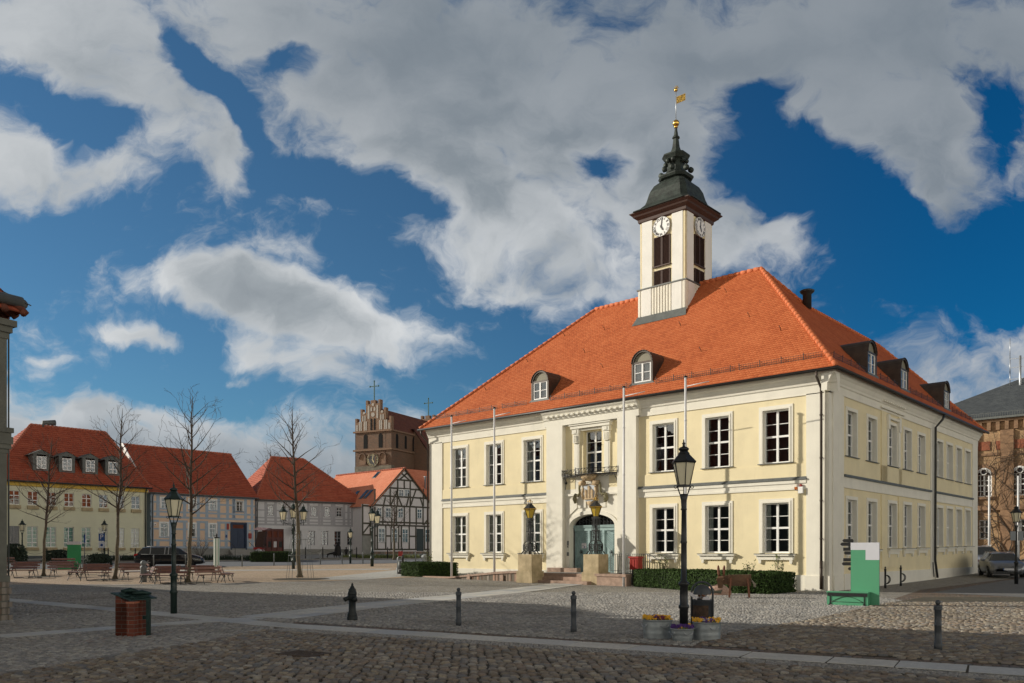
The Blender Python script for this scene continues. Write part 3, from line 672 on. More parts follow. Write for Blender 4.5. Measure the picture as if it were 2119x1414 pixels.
def tiled(mb, P0, U, S, poly, th=.155, lift=.022, mat=0):
    """rows of roof tiles with a real step each; poly convex in (u along eave, v up slope)"""
    P0, U, S = Vector(P0), Vector(U).normalized(), Vector(S).normalized(); N = U.cross(S)
    def span(v):
        xs = []
        n = len(poly)
        for i in range(n):
            (u1, v1), (u2, v2) = poly[i], poly[(i + 1) % n]
            if abs(v2 - v1) < 1e-9:
                if abs(v - v1) < 1e-6: xs += [u1, u2]
            elif min(v1, v2) - 1e-6 <= v <= max(v1, v2) + 1e-6: xs.append(u1 + (u2 - u1) * (v - v1) / (v2 - v1))
        return (min(xs), max(xs)) if xs else None
    v0 = min(p[1] for p in poly); v1 = max(p[1] for p in poly); k0 = math.floor(v0 / th)
    v = v0
    while v < v1 - 1e-4:
        vn = min(v1, (math.floor(v / th + 1e-6) + 1) * th)
        a, b = span(v), span(vn)
        if a and b and (a[1] - a[0] > .01 or b[1] - b[0] > .01):
            p = [P0 + U * a[0] + S * v + N * lift, P0 + U * a[1] + S * v + N * lift, P0 + U * b[1] + S * vn + N * .003, P0 + U * b[0] + S * vn + N * .003]
            mb.quad(*[tuple(q) for q in p], mat, [(a[0], v + .001), (a[1], v + .001), (b[1], vn - .001), (b[0], vn - .001)])
            q0, q1 = P0 + U * a[0] + S * v, P0 + U * a[1] + S * v
            mb.quad(tuple(q0), tuple(q1), tuple(p[1]), tuple(p[0]), mat, [(a[0], v), (a[1], v), (a[1], v + .001), (a[0], v + .001)])
        v = vn
def caps(mb, p, q, r=.11, L=.34, mat=0, up=.02):
    p, q = Vector(p), Vector(q); d = q - p; n = max(1, int(d.length / L)); d /= n
    for i in range(n):
        a = p + d * i; b = p + d * (i + 1.12)
        mb.tube([a + Vector((0, 0, up)), b + Vector((0, 0, up - .01))], [r * 1.12, r * .85], 8, mat)
_TXT = {}
def text_mesh(s, size, m, ext=.004):
    cu = bpy.data.curves.new('txt', 'FONT'); cu.body = s; cu.size = size; cu.align_x = 'CENTER'; cu.align_y = 'CENTER'; cu.extrude = ext; cu.resolution_u = 3
    o = bpy.data.objects.new('txt', cu); me = bpy.data.meshes.new_from_object(o); bpy.data.objects.remove(o); bpy.data.curves.remove(cu)
    me.materials.clear(); me.materials.append(m); return me
# ================================================================ TOWN HALL
HZ = 9.3; SL = 1.13; W2 = .5
hall = thing('town_hall', 'large cream and yellow town hall with orange tiled hipped roof and clock tower', 'town hall', (13.29, 34.2, 0), HROT)
def side_M(x=0.): return Matrix.Translation((x, 0, 0)) @ Matrix.Rotation(math.pi / 2, 4, 'Z')   # facade running along +y, looking to +x
L0, L1 = -24.94, 0.0
OW, OH = 1.20, 2.34
ux = [-22.28, -19.40, -16.47, -8.04, -5.17, -2.34]
up_ops = [(x - OW / 2, x + OW / 2, 5.56, 7.90) for x in ux]; lo_ops = [(x - OW / 2, x + OW / 2, 1.62, 3.82) for x in ux]
# ---- yellow wall fields and white bands, front
w = MB()
for a, b in ((-23.77, -15.24), (-9.46, -.97)):
    wall(w, a, b, .68, 4.35, [o for o in lo_ops if a < o[0] < b], 0, .21, 0, 1)
    wall(w, a, b, 4.80, 8.36, [o for o in up_ops if a < o[0] < b], 0, .21, 0, 1)
    # slightly raised apron zone under the upper windows
    w.box(a, b, -.035, .0, 4.86, 5.46)
# central bay field
wall(w, -14.13, -10.59, 5.72, 8.36, [(-12.95, -11.75, 5.76, 8.0)], .02, .3, 0)
for a, b in ((-14.05, -13.45), (-11.25, -10.65)): w.box(a, b, -.03, .02, 4.98, 5.6)
# side fields
w.M = side_M()
sy = [(2.52, 0), (5.07, 0), (7.95, 0), (10.28, 0), (12.63, 0), (16.0, 1), (18.0, 1), (20.0, 1), (22.02, 1)]
SW = 1.12
sU = [(y - SW / 2, y + SW / 2, 5.86, 7.86) for y, k in sy]; sLo = [(y - SW / 2, y + SW / 2, 1.75 + .013 * y, 3.93 + .012 * y) for y, k in sy]
for a, b in ((1.5, 14.22), (15.0, 23.1)):
    wall(w, a, b, .72, 4.45, [o for o in sLo if a < o[0] < b], 0, .22, 0, 1)
    wall(w, a, b, 4.98, 8.42, [o for o in sU if a < o[0] < b], 0, .22, 0, 1)
w.box(6.3, 9.3, -.05, 0, .9, 1.6); w.box(6.3, 7.1, -.05, 0, 1.6, 4.4); w.box(8.8, 9.3, -.05, 0, 1.6, 4.4); w.box(6.3, 7.1, -.05, 0, 5.0, 8.4); w.box(8.8, 9.3, -.05, 0, 5.0, 8.4)
w.box(6.3, 9.3, -.05, 0, 5.0, 5.8)
w.M = None
w.build('wall', [M['yellow'], M['cream']], hall)
c = MB()
PO = -.05   # pilasters stand proud of the fields
c.box(-24.94, -23.77, PO, .3, .0, 8.36); c.box(-.97, 0, PO, .3, 0, 8.36)
c.box(-25.02, -23.72, PO - .05, PO - .001, 0, .62); c.box(-1.02, .05, PO - .05, PO - .001, 0, .66)
for a, b in ((-23.77, -15.24), (-9.46, -.97)):
    c.box(a, b, PO, .25, 0, .68)                       # socle
    c.box(a, b, -.03, .25, 4.35, 4.80); c.box(a, b, -.075, -.031, 4.62, 4.76); c.box(a, b, -.05, -.031, 4.35, 4.44)
    c.box(a, b, PO, .25, 8.36, 8.40)
# risalit
c.box(-15.24, -14.13, -.26, .3, 0, 8.45); c.box(-10.59, -9.46, -.26, .3, 0, 8.45)
c.box(-14.13, -10.59, -.03, .3, 4.55, 4.98); c.box(-14.13, -10.59, -.10, -.031, 4.62, 4.74)
c.box(-14.13, -10.59, -.02, .3, 5.60, 5.72); c.box(-14.13, -10.59, -.06, .3, 8.36, 8.45)
c.box(-13.45, -11.25, -.01, .3, 4.98, 5.60)
# door bay wall with arched opening
xc, hwid, spr, apex = -12.35, 1.46, 3.02, 3.64
arch = [(xc + hwid * math.cos(t), spr + (apex - spr) * math.sin(t)) for t in np.linspace(math.pi, 0, 17)]
xsA = [a[0] for a in arch]
c.box(-14.13, xc - hwid - .0, 0.0, .3, .0, spr); c.box(xc + hwid, -10.59, 0.0, .3, .0, spr)
for i in range(16):
    (xa, za), (xb, zb) = arch[i], arch[i + 1]
    c.quad((xa, 0, za), (xb, 0, zb), (xb, 0, 4.55), (xa, 0, 4.55)); c.quad((xa, 0, za), (xa, .42, za), (xb, .42, zb), (xb, 0, zb))
c.quad((-14.13, 0, spr), (xc - hwid, 0, spr), (xc - hwid, 0, 4.55), (-14.13, 0, 4.55)); c.quad((xc + hwid, 0, spr), (-10.59, 0, spr), (-10.59, 0, 4.55), (xc + hwid, 0, 4.55))
# archivolt ring and jambs
for k, (ro, dpt) in enumerate(((.20, .06),)):
    for i in range(16):
        (xa, za), (xb, zb) = arch[i], arch[i + 1]
        f_ = lambda x, z: (xc + (x - xc) * (1 + ro / hwid), spr + (z - spr) * (1 + ro / (apex - spr)))
        o1, o2 = f_(xa, za), f_(xb, zb)
        c.add([(xa, -dpt, za), (xb, -dpt, zb), (o2[0], -dpt, o2[1]), (o1[0], -dpt, o1[1]), (o1[0], 0, o1[1]), (o2[0], 0, o2[1]), (xa, 0, za), (xb, 0, zb)], [(0, 1, 2, 3), (3, 2, 5, 4), (0, 6, 7, 1)])
c.box(xc - hwid - .2, xc - hwid, -.06, -.001, .6, spr); c.box(xc + hwid, xc + hwid + .2, -.06, -.001, .6, spr)
# voussoir blocks over the arch
for a, b in ((-14.05, -13.32), (-13.24, -12.72), (-11.98, -11.46), (-11.38, -10.67)):
    zb = 3.98 if abs((a + b) / 2 - xc) < .9 else 3.45
    za_in = 3.98 if abs(a - xc) < abs(b - xc) else zb; zb_in = 3.98 if abs(b - xc) < abs(a - xc) else zb
    c.prism([(a, za_in), (b, zb_in), (b, 4.5), (a, 4.5)], -.05, -.001)
c.M = side_M()
c.box(0.301, 1.5, PO, .3, 0, 8.42); c.box(14.22, 15.0, PO, .3, 0, 8.42); c.box(23.1, 24.3, PO, .3, 0, 8.42)
c.box(.3, .8, PO - .05, PO - .001, 0, .68)
for a, b in ((1.5, 14.22), (15.0, 23.1)):
    c.box(a, b, PO - .03, .25, 0, .72); c.box(a, b, -.03, .25, 4.45, 4.98); c.box(a, b, -.06, -.031, 4.45, 4.54)
c.M = None
# backing so no light leaks, far walls
c.box(-24.9, -1.0, .9, 1.0, 0, 9.2); c.box(-24.94, -24.64, .3, 11.56, 0, 9.2); c.box(-24.9, -8, 11.3, 11.56, 0, 9.2); c.box(-8, -7.7, 11.56, 24.3, 0, 9.2); c.box(-7.7, -.0, 24.0, 24.3, 0, 9.2)
c.box(-1.0, -.9, 1.0, 24.0, 0, 9.2)
c.build('pilaster', M['cream'], hall)
# ---- cornice
k = MB()
prof = [(8.40, -.04), (8.72, -.05), (8.76, -.10), (8.84, -.12), (8.90, -.16), (9.02, -.22), (9.10, -.30), (9.22, -.36), (9.26, -.36)]
def cornice(mb, a, b, offs=0.):
    for (z0, d0), (z1, d1) in zip(prof[:-1], prof[1:]): mb.quad((a + (0 if offs else 0), d0 - offs, z0), (b, d0 - offs, z0), (b, d1 - offs, z1), (a, d1 - offs, z1), 0)
    for x in (a, b): mb.add([(x, d - offs, z) for z, d in prof] + [(x, .2, 9.26), (x, .2, 8.4)], [tuple(range(len(prof) + 2))])
cornice(k, -25.0, -15.4); cornice(k, -15.4, -9.3, .22); cornice(k, -9.3, .36)
k.box(-15.24, -9.46, -.4, .2, 9.20, 9.258)
for i in range(17):
    x = -15.15 + i * .345; k.box(x, x + .16, -.47, -.30, 8.86, 8.95)
k.M = side_M()
cornice(k, -.36, 24.4)
for i in range(12):
    y = 6.2 + i * .27; k.box(y, y + .12, -.24, -.10, 8.80, 8.88)
k.box(6.1, 9.5, -.14, -.05, 8.5, 8.6)
k.M = None
k.build('cornice', M['cream'], hall)
# ---- sheet metal band above the string course
for a, b in ((-23.77, -15.24), (-9.46, -.97)):
    f = MB(); f.prism([(a - .02, 4.77), (b + .02, 4.77), (b + .02, 4.83), (a - .02, 4.83)], -.12, -.03); f.prism([(a, 4.84), (b, 4.84), (b, 4.90), (a, 4.90)], -.07, -.034); f.build('flashing', M['zinc'], hall)
for a, b in ((1.5, 14.22), (15.0, 23.1)): f = MB(); f.M = side_M(); f.prism([(a, 4.93), (b, 4.93), (b, 5.03), (a, 5.03)], -.12, -.03); f.build('flashing', M['zinc'], hall)
# ---- windows
sillmat = M['cream']
def lower_sill(W, side=False):
    s = MB(); x = W / 2 + .2
    s.box(-x - .12, x + .12, -.20, 0, -.12, -.05); s.prism([(-x - .02, -.30), (x + .02, -.30), (x + .08, -.12), (-x - .08, -.12)], -.11, -.001)
    for q in (-1, 1): s.prism([(q * x - q * .02, -.30), (q * x - q * .16, -.30), (q * x - q * .14, -.46), (q * x - q * .04, -.46)][::q], -.10, -.001)
    z = MB(); z.box(-x - .14, x + .14, -.22, .02, -.05, -.025)
    return s.mesh('sill', sillmat), z.mesh('sill_cover', M['zinc'])
SL1 = lower_sill(OW); SL2 = lower_sill(SW)
zc = MB(); zc.box(-.82, .82, -.09, .02, -.03, 0.); ZC = zc.mesh('sill_cover', M['zinc'])
curt_u = ['full', 'left', 'left', 'dark', 'dark', 'dark']; curt_l = ['full', 'full', 'full', 'dark', 'side', 'side']
for x, cu, cl in zip(ux, curt_u, curt_l):
    wn_ = put_window(hall, window_meshes(OW, 2.34, .17, 2, (1, 1, 1, 1), 2, .18, .055, curtain=cu), (x, 0, 5.56)); link('sill_cover', ZC, wn_)
    wn_ = put_window(hall, window_meshes(OW, 2.20, .17, 2, (1, 1, 1, 1), 2, .18, .055, curtain=cl, mats=dict(curtain=M['blind'] if x < -15 else M['curtain'])), (x, 0, 1.62))
    link('sill', SL1[0], wn_); link('sill_cover', SL1[1], wn_)
cw = put_window(hall, window_meshes(1.20, 2.24, .28, 2, (1, 1, 1, 1), 2, 0, curtain='dark'), (-12.35, .02, 5.76))
t = MB()
for q in (-1, 1):   # little pilasters with capitals beside the central window
    x = -12.35 + q * .98
    t.box(x - .17, x + .17, -.06, .02, 5.76, 7.42); t.box(x - .10, x + .10, -.075, -.06, 5.85, 7.3)
    t.box(x - .19, x + .19, -.14, .02, 7.44, 7.86)
    for j in (-.09, 0, .09): t.box(x + j - .025, x + j + .025, -.17, -.14, 7.46, 7.8)
    t.box(x - .15, x + .15, -.16, .02, 7.40, 7.44)
    t.box(x - .22, x + .22, -.18, .02, 7.88, 8.14); t.box(x - .09, x + .09, -.21, -.18, 7.93, 8.09)
t.box(-13.42, -11.28, -.10, .02, 8.02, 8.12); t.box(-13.62, -11.08, -.24, .02, 8.14, 8.30); t.box(-13.68, -11.02, -.30, .02, 8.30, 8.35)
t.build('window_surround', M['cream'], hall)
sc_ = ['side', 'side', 'dark', 'dark', 'half', 'dark', 'dark', 'dark', 'dark']
for (y, kq), a, b, cc in zip(sy, sU, sLo, sc_):
    wn_ = put_window(hall, window_meshes(SW, 2.0, .18, 2, (1, 1, 1, 1), 2, .16, .05, curtain=cc), (0, y, a[2]), math.pi / 2); link('sill_cover', ZC, wn_)
    wn_ = put_window(hall, window_meshes(SW, 2.18, .18, 2, (1, 1, 1, 1), 2, .16, .05, curtain=cc), (0, y, b[2]), math.pi / 2)
    link('sill', SL2[0], wn_); link('sill_cover', SL2[1], wn_)
# pilaster trim of the third upper side window
t = MB(); t.M = side_M()
for q in (-1, 1):
    y = 7.95 + q * .83; t.box(y - .12, y + .12, -.10, 0, 5.86, 7.6); t.box(y - .15, y + .15, -.15, 0, 7.6, 8.3)
t.box(7.0, 8.9, -.13, 0, 8.1, 8.2); t.build('window_surround', M['cream'], hall)
# ---- door
d = MB(); DY = .40
d.box(xc - hwid, xc + hwid, DY + .05, DY + .1, .6, 2.95, 0)
d.box(xc - hwid, xc + hwid, DY - .10, DY + .1, 2.95, 3.02, 0); d.box(xc - hwid, xc + hwid, DY - .05, DY + .1, 2.78, 2.95, 0); d.box(xc - hwid, xc + hwid, DY - .13, DY + .05, 3.02, 3.07, 0)
leafs = [(xc - 1.44, xc - .50), (xc - .44, xc + .44), (xc + .50, xc + 1.44)]
for x in (xc - .47, xc + .47): d.box(x - .045, x + .045, DY - .03, DY + .05, .6, 2.78, 0); d.box(x - .06, x + .06, DY - .06, DY + .05, 2.62, 2.78, 0)
for a, b in leafs:
    m_ = (a + b) / 2; d.box(a, a + .07, DY + .0, DY + .05, .62, 2.78, 0); d.box(b - .07, b, DY + .0, DY + .05, .62, 2.78, 0)
    z = .55
    while z < 2.9:   # herringbone boards
        for q in (-1, 1):
            e = (b - a) / 2 - .08
            up_ = z > 1.65; z_m, z_e = (z, z - e * .8) if not up_ else (z, z + e * .8)
            za_, zb_ = max(.62, min(2.76, z_m)), max(.62, min(2.76, z_e))
            d.beam((m_, DY + .04, za_), (m_ + q * e, DY + .04, zb_), .035, .05, 0, up=(0, 1, 0))
        z += .125
    s_ = .17
    d.prism([(m_, 1.65 - s_ * 1.1), (m_ + s_, 1.65), (m_, 1.65 + s_ * 1.1), (m_ - s_, 1.65)], DY - .02, DY + .04, 0)
door = d.build('door', M['doorblue'], hall)
kn = MB()
for a, b in (leafs[0], leafs[2]):
    m_ = (a + b) / 2; kn.tube([(m_ + .1 * math.cos(t), DY - .05, 1.65 + .1 * math.sin(t)) for t in np.linspace(0, 2 * math.pi, 13)], .014, 5); kn.ball((m_, DY - .05, 1.65), .05, 8)
kn.build('door_knocker', M['black'], door)
fl = MB()   # fanlight: dark glass with scroll grille
fl.add([(x, DY + .06, z) for x, z in arch] , [tuple(range(17))], 0)
for i in range(1, 12):
    x = xc - 1.35 + i * .225; top = spr + (apex - spr) * math.sqrt(max(0, 1 - ((x - xc) / hwid) ** 2))
    if top - spr > .12:
        fl.tube([(x, DY, spr + .05), (x, DY, top)], .012, 4, 1)
        cz = spr + .05 + (top - spr) * .45; rr = min(.08, (top - spr) * .3)
        fl.tube([(x + rr + rr * math.cos(t), DY, cz + rr * math.sin(t)) for t in np.linspace(0, 5.2, 10)], .012, 4, 1)
fl.build('fanlight', [M['void'], M['grey_iron']], door)
pp = MB(); pp.box(leafs[0][0] + .45, leafs[0][0] + .75, DY + .0, DY + .012, 1.85, 2.13, 0); pp.box(leafs[0][0] + .50, leafs[0][0] + .58, DY - .002, DY, 1.98, 2.02, 1); pp.ball((leafs[0][0] + .65, DY, 1.93), .04, 8, 2)
pp.build('notice', [M['paper'], M['signgrey'], M['signblue']], door)
it = MB(); it.box(xc - hwid - .13, xc - hwid - .03, -.09, -.062, 2.0, 2.25, 0); it.box(xc - hwid - .14, xc - hwid - .02, -.09, -.062, 1.45, 1.65, 0); it.box(xc - hwid - .12, xc - hwid - .04, -.10, -.091, 1.9, 1.97, 1); it.build('intercom', [M['zinc'], M['black']], hall)
# ---- balcony rail
b_ = MB(); bz = 5.70; x0, x1 = -14.05, -10.65; yo = -.55
outl = [(x0, -.03), (x0 - .08, -.30), (x0 + .35, -.36), (xc - .8, -.40), (xc - .5, yo - .2), (xc + .5, yo - .2), (xc + .8, -.40), (x1 - .35, -.36), (x1 + .08, -.30), (x1, -.03)]
for zz, rr in ((bz + .27, .014), (bz + .06, .016)): b_.tube([(a, b, zz) for a, b in outl], rr, 5)
for i in range(len(outl) - 1):
    (xa, ya), (xb, yb) = outl[i], outl[i + 1]; n = max(1, int(math.hypot(xb - xa, yb - ya) / .19))
    for j in range(n):
        p, q = (xa + (xb - xa) * j / n, ya + (yb - ya) * j / n), (xa + (xb - xa) * (j + 1) / n, ya + (yb - ya) * (j + 1) / n)
        b_.tube([(p[0], p[1], bz - .02), (p[0], p[1], bz + .34 if j == 0 else bz + .27)], .012, 4)
        b_.tube([(p[0], p[1], bz + .06), ((p[0] + q[0]) / 2, (p[1] + q[1]) / 2 - .03, bz + .17), (q[0], q[1], bz + .27)], .010, 4)
        b_.tube([(p[0], p[1], bz - .08), ((p[0] + q[0]) / 2, (p[1] + q[1]) / 2, bz - .16), (q[0], q[1], bz - .08)], .009, 4)
b_.slab([(a, b + .02) for a, b in outl[::-1]], bz - .03, bz + .01)
for q in (-1, 1):
    b_.tube([(xc + q * 1.62, -.05, bz - .35), (xc + q * 1.62, -.22, bz - .2), (xc + q * 1.62, -.3, bz - .03)], .02, 5); b_.ball((xc + q * 1.66, -.08, bz - .38), .06, 8)
b_.build('balcony_rail', M['black'], hall)
# ---- carved coat of arms: shield with three towers, scrolls, garlands, bracket
s = MB(); yy = -.22
s.lathe([(.30, 5.36), (.44, 5.52), (.50, 5.66)], 14, (xc, -.28, 0), 0, 0, True, 1., .75)
for q in (-1, 1):
    s.tube([(xc + q * .30, -.30, 5.26), (xc + q * .62, -.22, 5.24)], [.14, .12], 10)
    s.tube([(xc + q * .62, -.22, 5.24), (xc + q * .68, -.20, 5.0), (xc + q * .66, -.18, 4.75), (xc + q * .78, -.18, 4.62), (xc + q * .98, -.18, 4.68)], [.08, .06, .07, .07, .08], 7, 1)
    s.tube([(xc + q * .98, -.18, 4.68), (xc + q * 1.02, -.17, 4.45), (xc + q * .98, -.15, 4.22)], [.07, .12, .06], 7, 1)
    for j in range(8): s.ball((xc + q * (.98 + random.uniform(-.06, .06)), -.24, 4.25 + j * .055), .045, 6, 1)
    s.tube([(xc + q * .38, -.24, 5.0), (xc + q * .46, -.28, 4.7), (xc + q * .36, -.24, 4.4)], [.07, .05, .08], 7)
shield = [(xc - .34, 5.08), (xc - .1, 5.14), (xc + .1, 5.14), (xc + .34, 5.08), (xc + .36, 4.6), (xc + .24, 4.32), (xc, 4.22), (xc - .24, 4.32), (xc - .36, 4.6)]
s.prism([(xc + (x - xc) * 1.12, 4.68 + (z - 4.68) * 1.1) for x, z in shield], -.16, -.02, 0); s.prism(shield, -.26, -.161, 2)
for dx, hh in ((-.2, .36), (0, .56), (.2, .36)):
    s.box(xc + dx - .06, xc + dx + .06, -.32, -.262, 4.42, 4.42 + hh, 0); s.prism([(xc + dx - .08, 4.42 + hh), (xc + dx + .08, 4.42 + hh), (xc + dx, 4.42 + hh + .14)], -.33, -.262, 0)
s.box(xc - .28, xc + .28, -.33, -.262, 4.38, 4.44, 0)
s.lathe([(.05, 4.0), (.16, 4.12), (.22, 4.3)], 10, (xc, -.14, 0), 0, 0, True, 1, .7)
s.build('coat_of_arms', [M['sandstone'], mat('mossy stone garland', (.20, .18, .10), .9, .4, 12.), mat('pale shield', (.50, .54, .58), .6, .05)], hall)
# ---- roof
r = MB(); N_ = math.sqrt(1 + SL * SL)
eL, eR = -25.44, .5
zr = HZ - .05
def RZ(d): return zr + (d + W2) * SL
r.hasuv = True
v_of = lambda dd: (dd + W2) * N_
tiled(r, (0, -W2, zr), (1, 0, 0), (0, 1, SL), [(eL, 0), (eR, 0), (-5.78, v_of(5.78)), (-16.4, v_of(5.78))])
# right side (faces +x): u = y, v up toward -x
tiled(r, (W2, 0, zr), (0, 1, 0), (-1, 0, SL), [(-.5, 0), (24.7, 0), (18.4, v_of(4)), (4, v_of(4))])
tiled(r, (W2, 0, zr), (0, 1, 0), (-1, 0, SL), [(4, v_of(4)), (7.6, v_of(4)), (5.78, v_of(5.78))])
pk, pl_ = (-5.78, 5.78, RZ(5.78)), (-16.4, 5.78, RZ(5.78))
r.quad(pk, pl_, (-25.44, 12.06, zr), (.5, 12.06, zr)) if False else None
r.add([pk, pl_, (-25.44, 12.06, zr), (-8.5, 12.06, zr), (-4, 7.6, RZ(4))], [(0, 1, 2, 3, 4)])
r.add([(-25.44, 12.06, zr), pl_, (-25.44, -.5, zr)], [(0, 1, 2)])
r.add([(-4, 7.6, RZ(4)), (-8.5, 12.06, zr), (-8.5, 24.7, zr), (-4, 18.4, RZ(4))], [(0, 1, 2, 3)])
r.add([(-4, 18.4, RZ(4)), (-8.5, 24.7, zr), (.5, 24.7, zr)], [(0, 1, 2)])
r.box(-25.3, .3, -.3, .2, 9.262, 9.285); r.box(-.2, .3, .2, 24.5, 9.262, 9.285)
roof = r.build('roof', M['hall_tile'], hall)
cp = MB()
caps(cp, (.45, -.45, zr + .08), (-5.78, 5.78, RZ(5.78) + .02)); caps(cp, (-25.4, -.45, zr + .08), pl_); caps(cp, pl_, pk, .12, .36)
caps(cp, pk, (-4, 7.6, RZ(4)), .1); caps(cp, (-4, 7.6, RZ(4)), (-4, 18.4, RZ(4)), .11, .36); caps(cp, (.45, 24.65, zr + .05), (-4, 18.4, RZ(4)), .1)
cp.build('ridge_tiles', M['hall_cap'], roof)
# snow guards
def guard(mb, a, b, along, face):
    L = b - a; n = int(L / .11)
    for i in range(n + 1):
        t = a + i * .11; h_ = .24
        p = (t, .05, RZ(.05) + .03) if face == 'f' else (-.05, t, RZ(.05) + .03)
        q = (p[0], p[1] - .02, p[2] + h_) if face == 'f' else (p[0] + .02, p[1], p[2] + h_)
        mb.beam(p, q, .008, .008)
        if i % 9 == 0: mb.beam(p, (q[0], q[1], q[2] + .06), .03, .02); mb.beam(q, (p[0], p[1] + .22, p[2] + .22) if face == 'f' else (p[0] - .22, p[1], p[2] + .22), .02, .012)
    for zz in (.03, .12, .22):
        if face == 'f': mb.beam((a, .045, RZ(.05) + .03 + zz), (b, .045, RZ(.05) + .03 + zz), .01, .012)
        else: mb.beam((-.045, a, RZ(.05) + .03 + zz), (-.045, b, RZ(.05) + .03 + zz), .01, .012)
for a, b in ((-24.6, -19.2), (-18.8, -16.9), (-15.2, -9.9), (-8.5, -4.3), (-4.1, -.3)): sg = MB(); guard(sg, a, b, 0, 'f'); sg.build('snow_guard', M['dark_metal'], roof)
for a, b in ((.6, 4.6), (6.4, 9.0), (10.9, 16.6), (18.8, 23.6)): sg = MB(); guard(sg, a, b, 0, 's'); sg.build('snow_guard', M['dark_metal'], roof)
hk = MB()
for fx, fv in ((-21.5, 3), (-19.4, 5.2), (-17.6, 7.2), (-14.5, 6.9), (-12.8, 3.1), (-7.2, 7.9), (-5.0, 5.1), (-9.0, 5.6), (-17.2, 2.4), (-2.9, 3.4), (-6.8, 2.9), (-14.9, 4.9)):
    dd = fv / N_ - W2; p = Vector((fx, dd, RZ(dd) + .02)); hk.tube([p, p + Vector((0, -.06, .12)), p + Vector((0, -.16, .13)), p + Vector((0, -.17, .20))], .016, 5)
hk.build('roof_hook', M['dark_metal'], roof)
vt = MB(); vt.lathe([(.22, 0), (.22, .75), (.34, .85), (.38, .93), (.30, .98), (.05, 1.0)], 14, (-4.0, 7.35, 14.25)); vt.build('roof_vent', M['dark_metal'], roof)
# gutters and downpipes
gt = MB()
gt.tube([(-25.45, -.56, 9.24), (.56, -.56, 9.24), (.56, 24.75, 9.24)], .075, 8)
gt.build('gutter', M['dark_metal'], hall)
dp = MB()
dp.tube([(-.32, -.56, 9.2), (-.32, -.56, 8.98), (-.28, -.17, 8.55), (-.28, -.16, 8.0), (-.28, -.16, .1)], .055, 8)
for z in (7.4, 5.6, 3.8, 2.2, 1.0): dp.lathe([(.075, 0), (.075, .05)], 8, (-.28, -.16, z))
dp.tube([(-.28, -.16, 1.3), (-.28, -.16, .1)], .072, 8)
dp.build('downpipe', M['brown_metal'], hall)
dp = MB(); dp.tube([(.56, 14.9, 9.2), (.5, 14.7, 8.9), (.18, 14.6, 8.5), (.16, 14.6, 1.2), (.2, 14.9, .25)], .065, 8); dp.tube([(.1, 14.4, 1.1), (.12, 14.5, .3)], .03, 6); dp.build('downpipe', M['dark_metal'], hall)
dp = MB(); dp.tube([(-25.1, -.6, 9.2), (-25.1, -.6, 8.95), (-24.98, -.14, 8.5), (-24.98, -.14, .3)], .055, 8); dp.build('downpipe', M['brown_metal'], hall)
dp = MB(); dp.tube([(-.12, -.2, 8.7), (-.14, -.14, 8.5), (-.14, -.14, .1)], .028, 6); dp.build('lightning_rod', M['cream'], hall)
al = MB(); al.box(-1.28, -1.08, -.16, -.001, 4.18, 4.46, 0); al.lathe([(.06, 0), (.06, .09), (.03, .11)], 8, (-1.18, -.09, 4.46), 0, 1); al.lathe([(.05, 0), (.07, .05), (.06, .12)], 8, (-1.40, -.1, 4.34), 0, 2); al.box(-1.42, -1.38, -.1, -.001, 4.3, 4.34, 0)
al.build('alarm_box', [M['white'], M['red'], M['orange']], hall)
# ---- dormers
def dormer(face, pos):
    o = MB(); w2, h = .52, 1.02
    L = 2.1; T = math.pi
    ring = [(w2 * 1.2 * math.cos(t), h + w2 * 1.2 * math.sin(t) * .98) for t in np.linspace(0, T, 13)]
    ring = [(w2 * 1.2, -.02)] + ring + [(-w2 * 1.2, -.02)]
    inner = [(w2 * math.cos(t), h + w2 * math.sin(t)) for t in np.linspace(0, T, 13)]; inner = [(w2, 0)] + inner + [(-w2, 0)]
    n = len(ring)
    for i in range(n - 1):
        (xa, za), (xb, zb) = ring[i], ring[i + 1]; (ia, ka), (ib, kb) = inner[i], inner[i + 1]
        o.add([(xa, 0, za), (xb, 0, zb), (xb, L, zb), (xa, L, za)], [(0, 1, 2, 3)], 0, True)
        o.add([(xa, 0, za), (xb, 0, zb), (ib, 0, kb), (ia, 0, ka)], [(0, 1, 2, 3)], 0)
        o.add([(ia, 0, ka), (ib, 0, kb), (ib, .12, kb), (ia, .12, ka)], [(0, 1, 2, 3)], 0)
        p1, p2 = (xa * 1.04, za * 1.02), (xb * 1.04, zb * 1.02)
        if 0 < i < n - 2: o.tube([(xa, -.02, za), (xb, -.02, zb)], .022, 5, 0)
    o.add([(x, .1, z) for x, z in inner[1:-1]], [tuple(range(13))], 1)
    o.box(-w2, w2, .02, .12, h - .03, h + .06, 0); o.prism([(-w2 * 1.5, -.10), (w2 * 1.5, -.10), (w2 * 1.2, .03), (-w2 * 1.2, .03)], -.06, .1, 2)
    o.box(-.62, .62, .3, .34, 0, 1.1, 0)
    dm = o.build('dormer', [M['brown_metal'], mat('dull green tympanum', (.23, .21, .15), .7, .1), M['zinc']], roof)
    x, y = pos
    if face == 'f': dm.location = (x, y, RZ(y) + .03)
    else: dm.location = (x, y, RZ(-x) + .03); dm.rotation_euler = (0, 0, math.pi / 2)
    wr = window_meshes(1.0, 1.0, .04, 2, (1, 1), 0, 0, curtain='full', bar=.03, stile=.07, mull=.09)
    ww = link('window', wr[0][1], dm, (0, 0, .03))
    link('pane', wr[1][1], ww)
    cb = MB(); cb.quad((-.5, .2, .0), (.5, .2, .0), (.5, .2, 1.0), (-.5, .2, 1.0)); cb.build('curtain', mat('white blind', (.45, .46, .47), .9, .1), ww)
    return dm
dormer('f', (-16.10, .20)); dormer('f', (-9.42, .22))
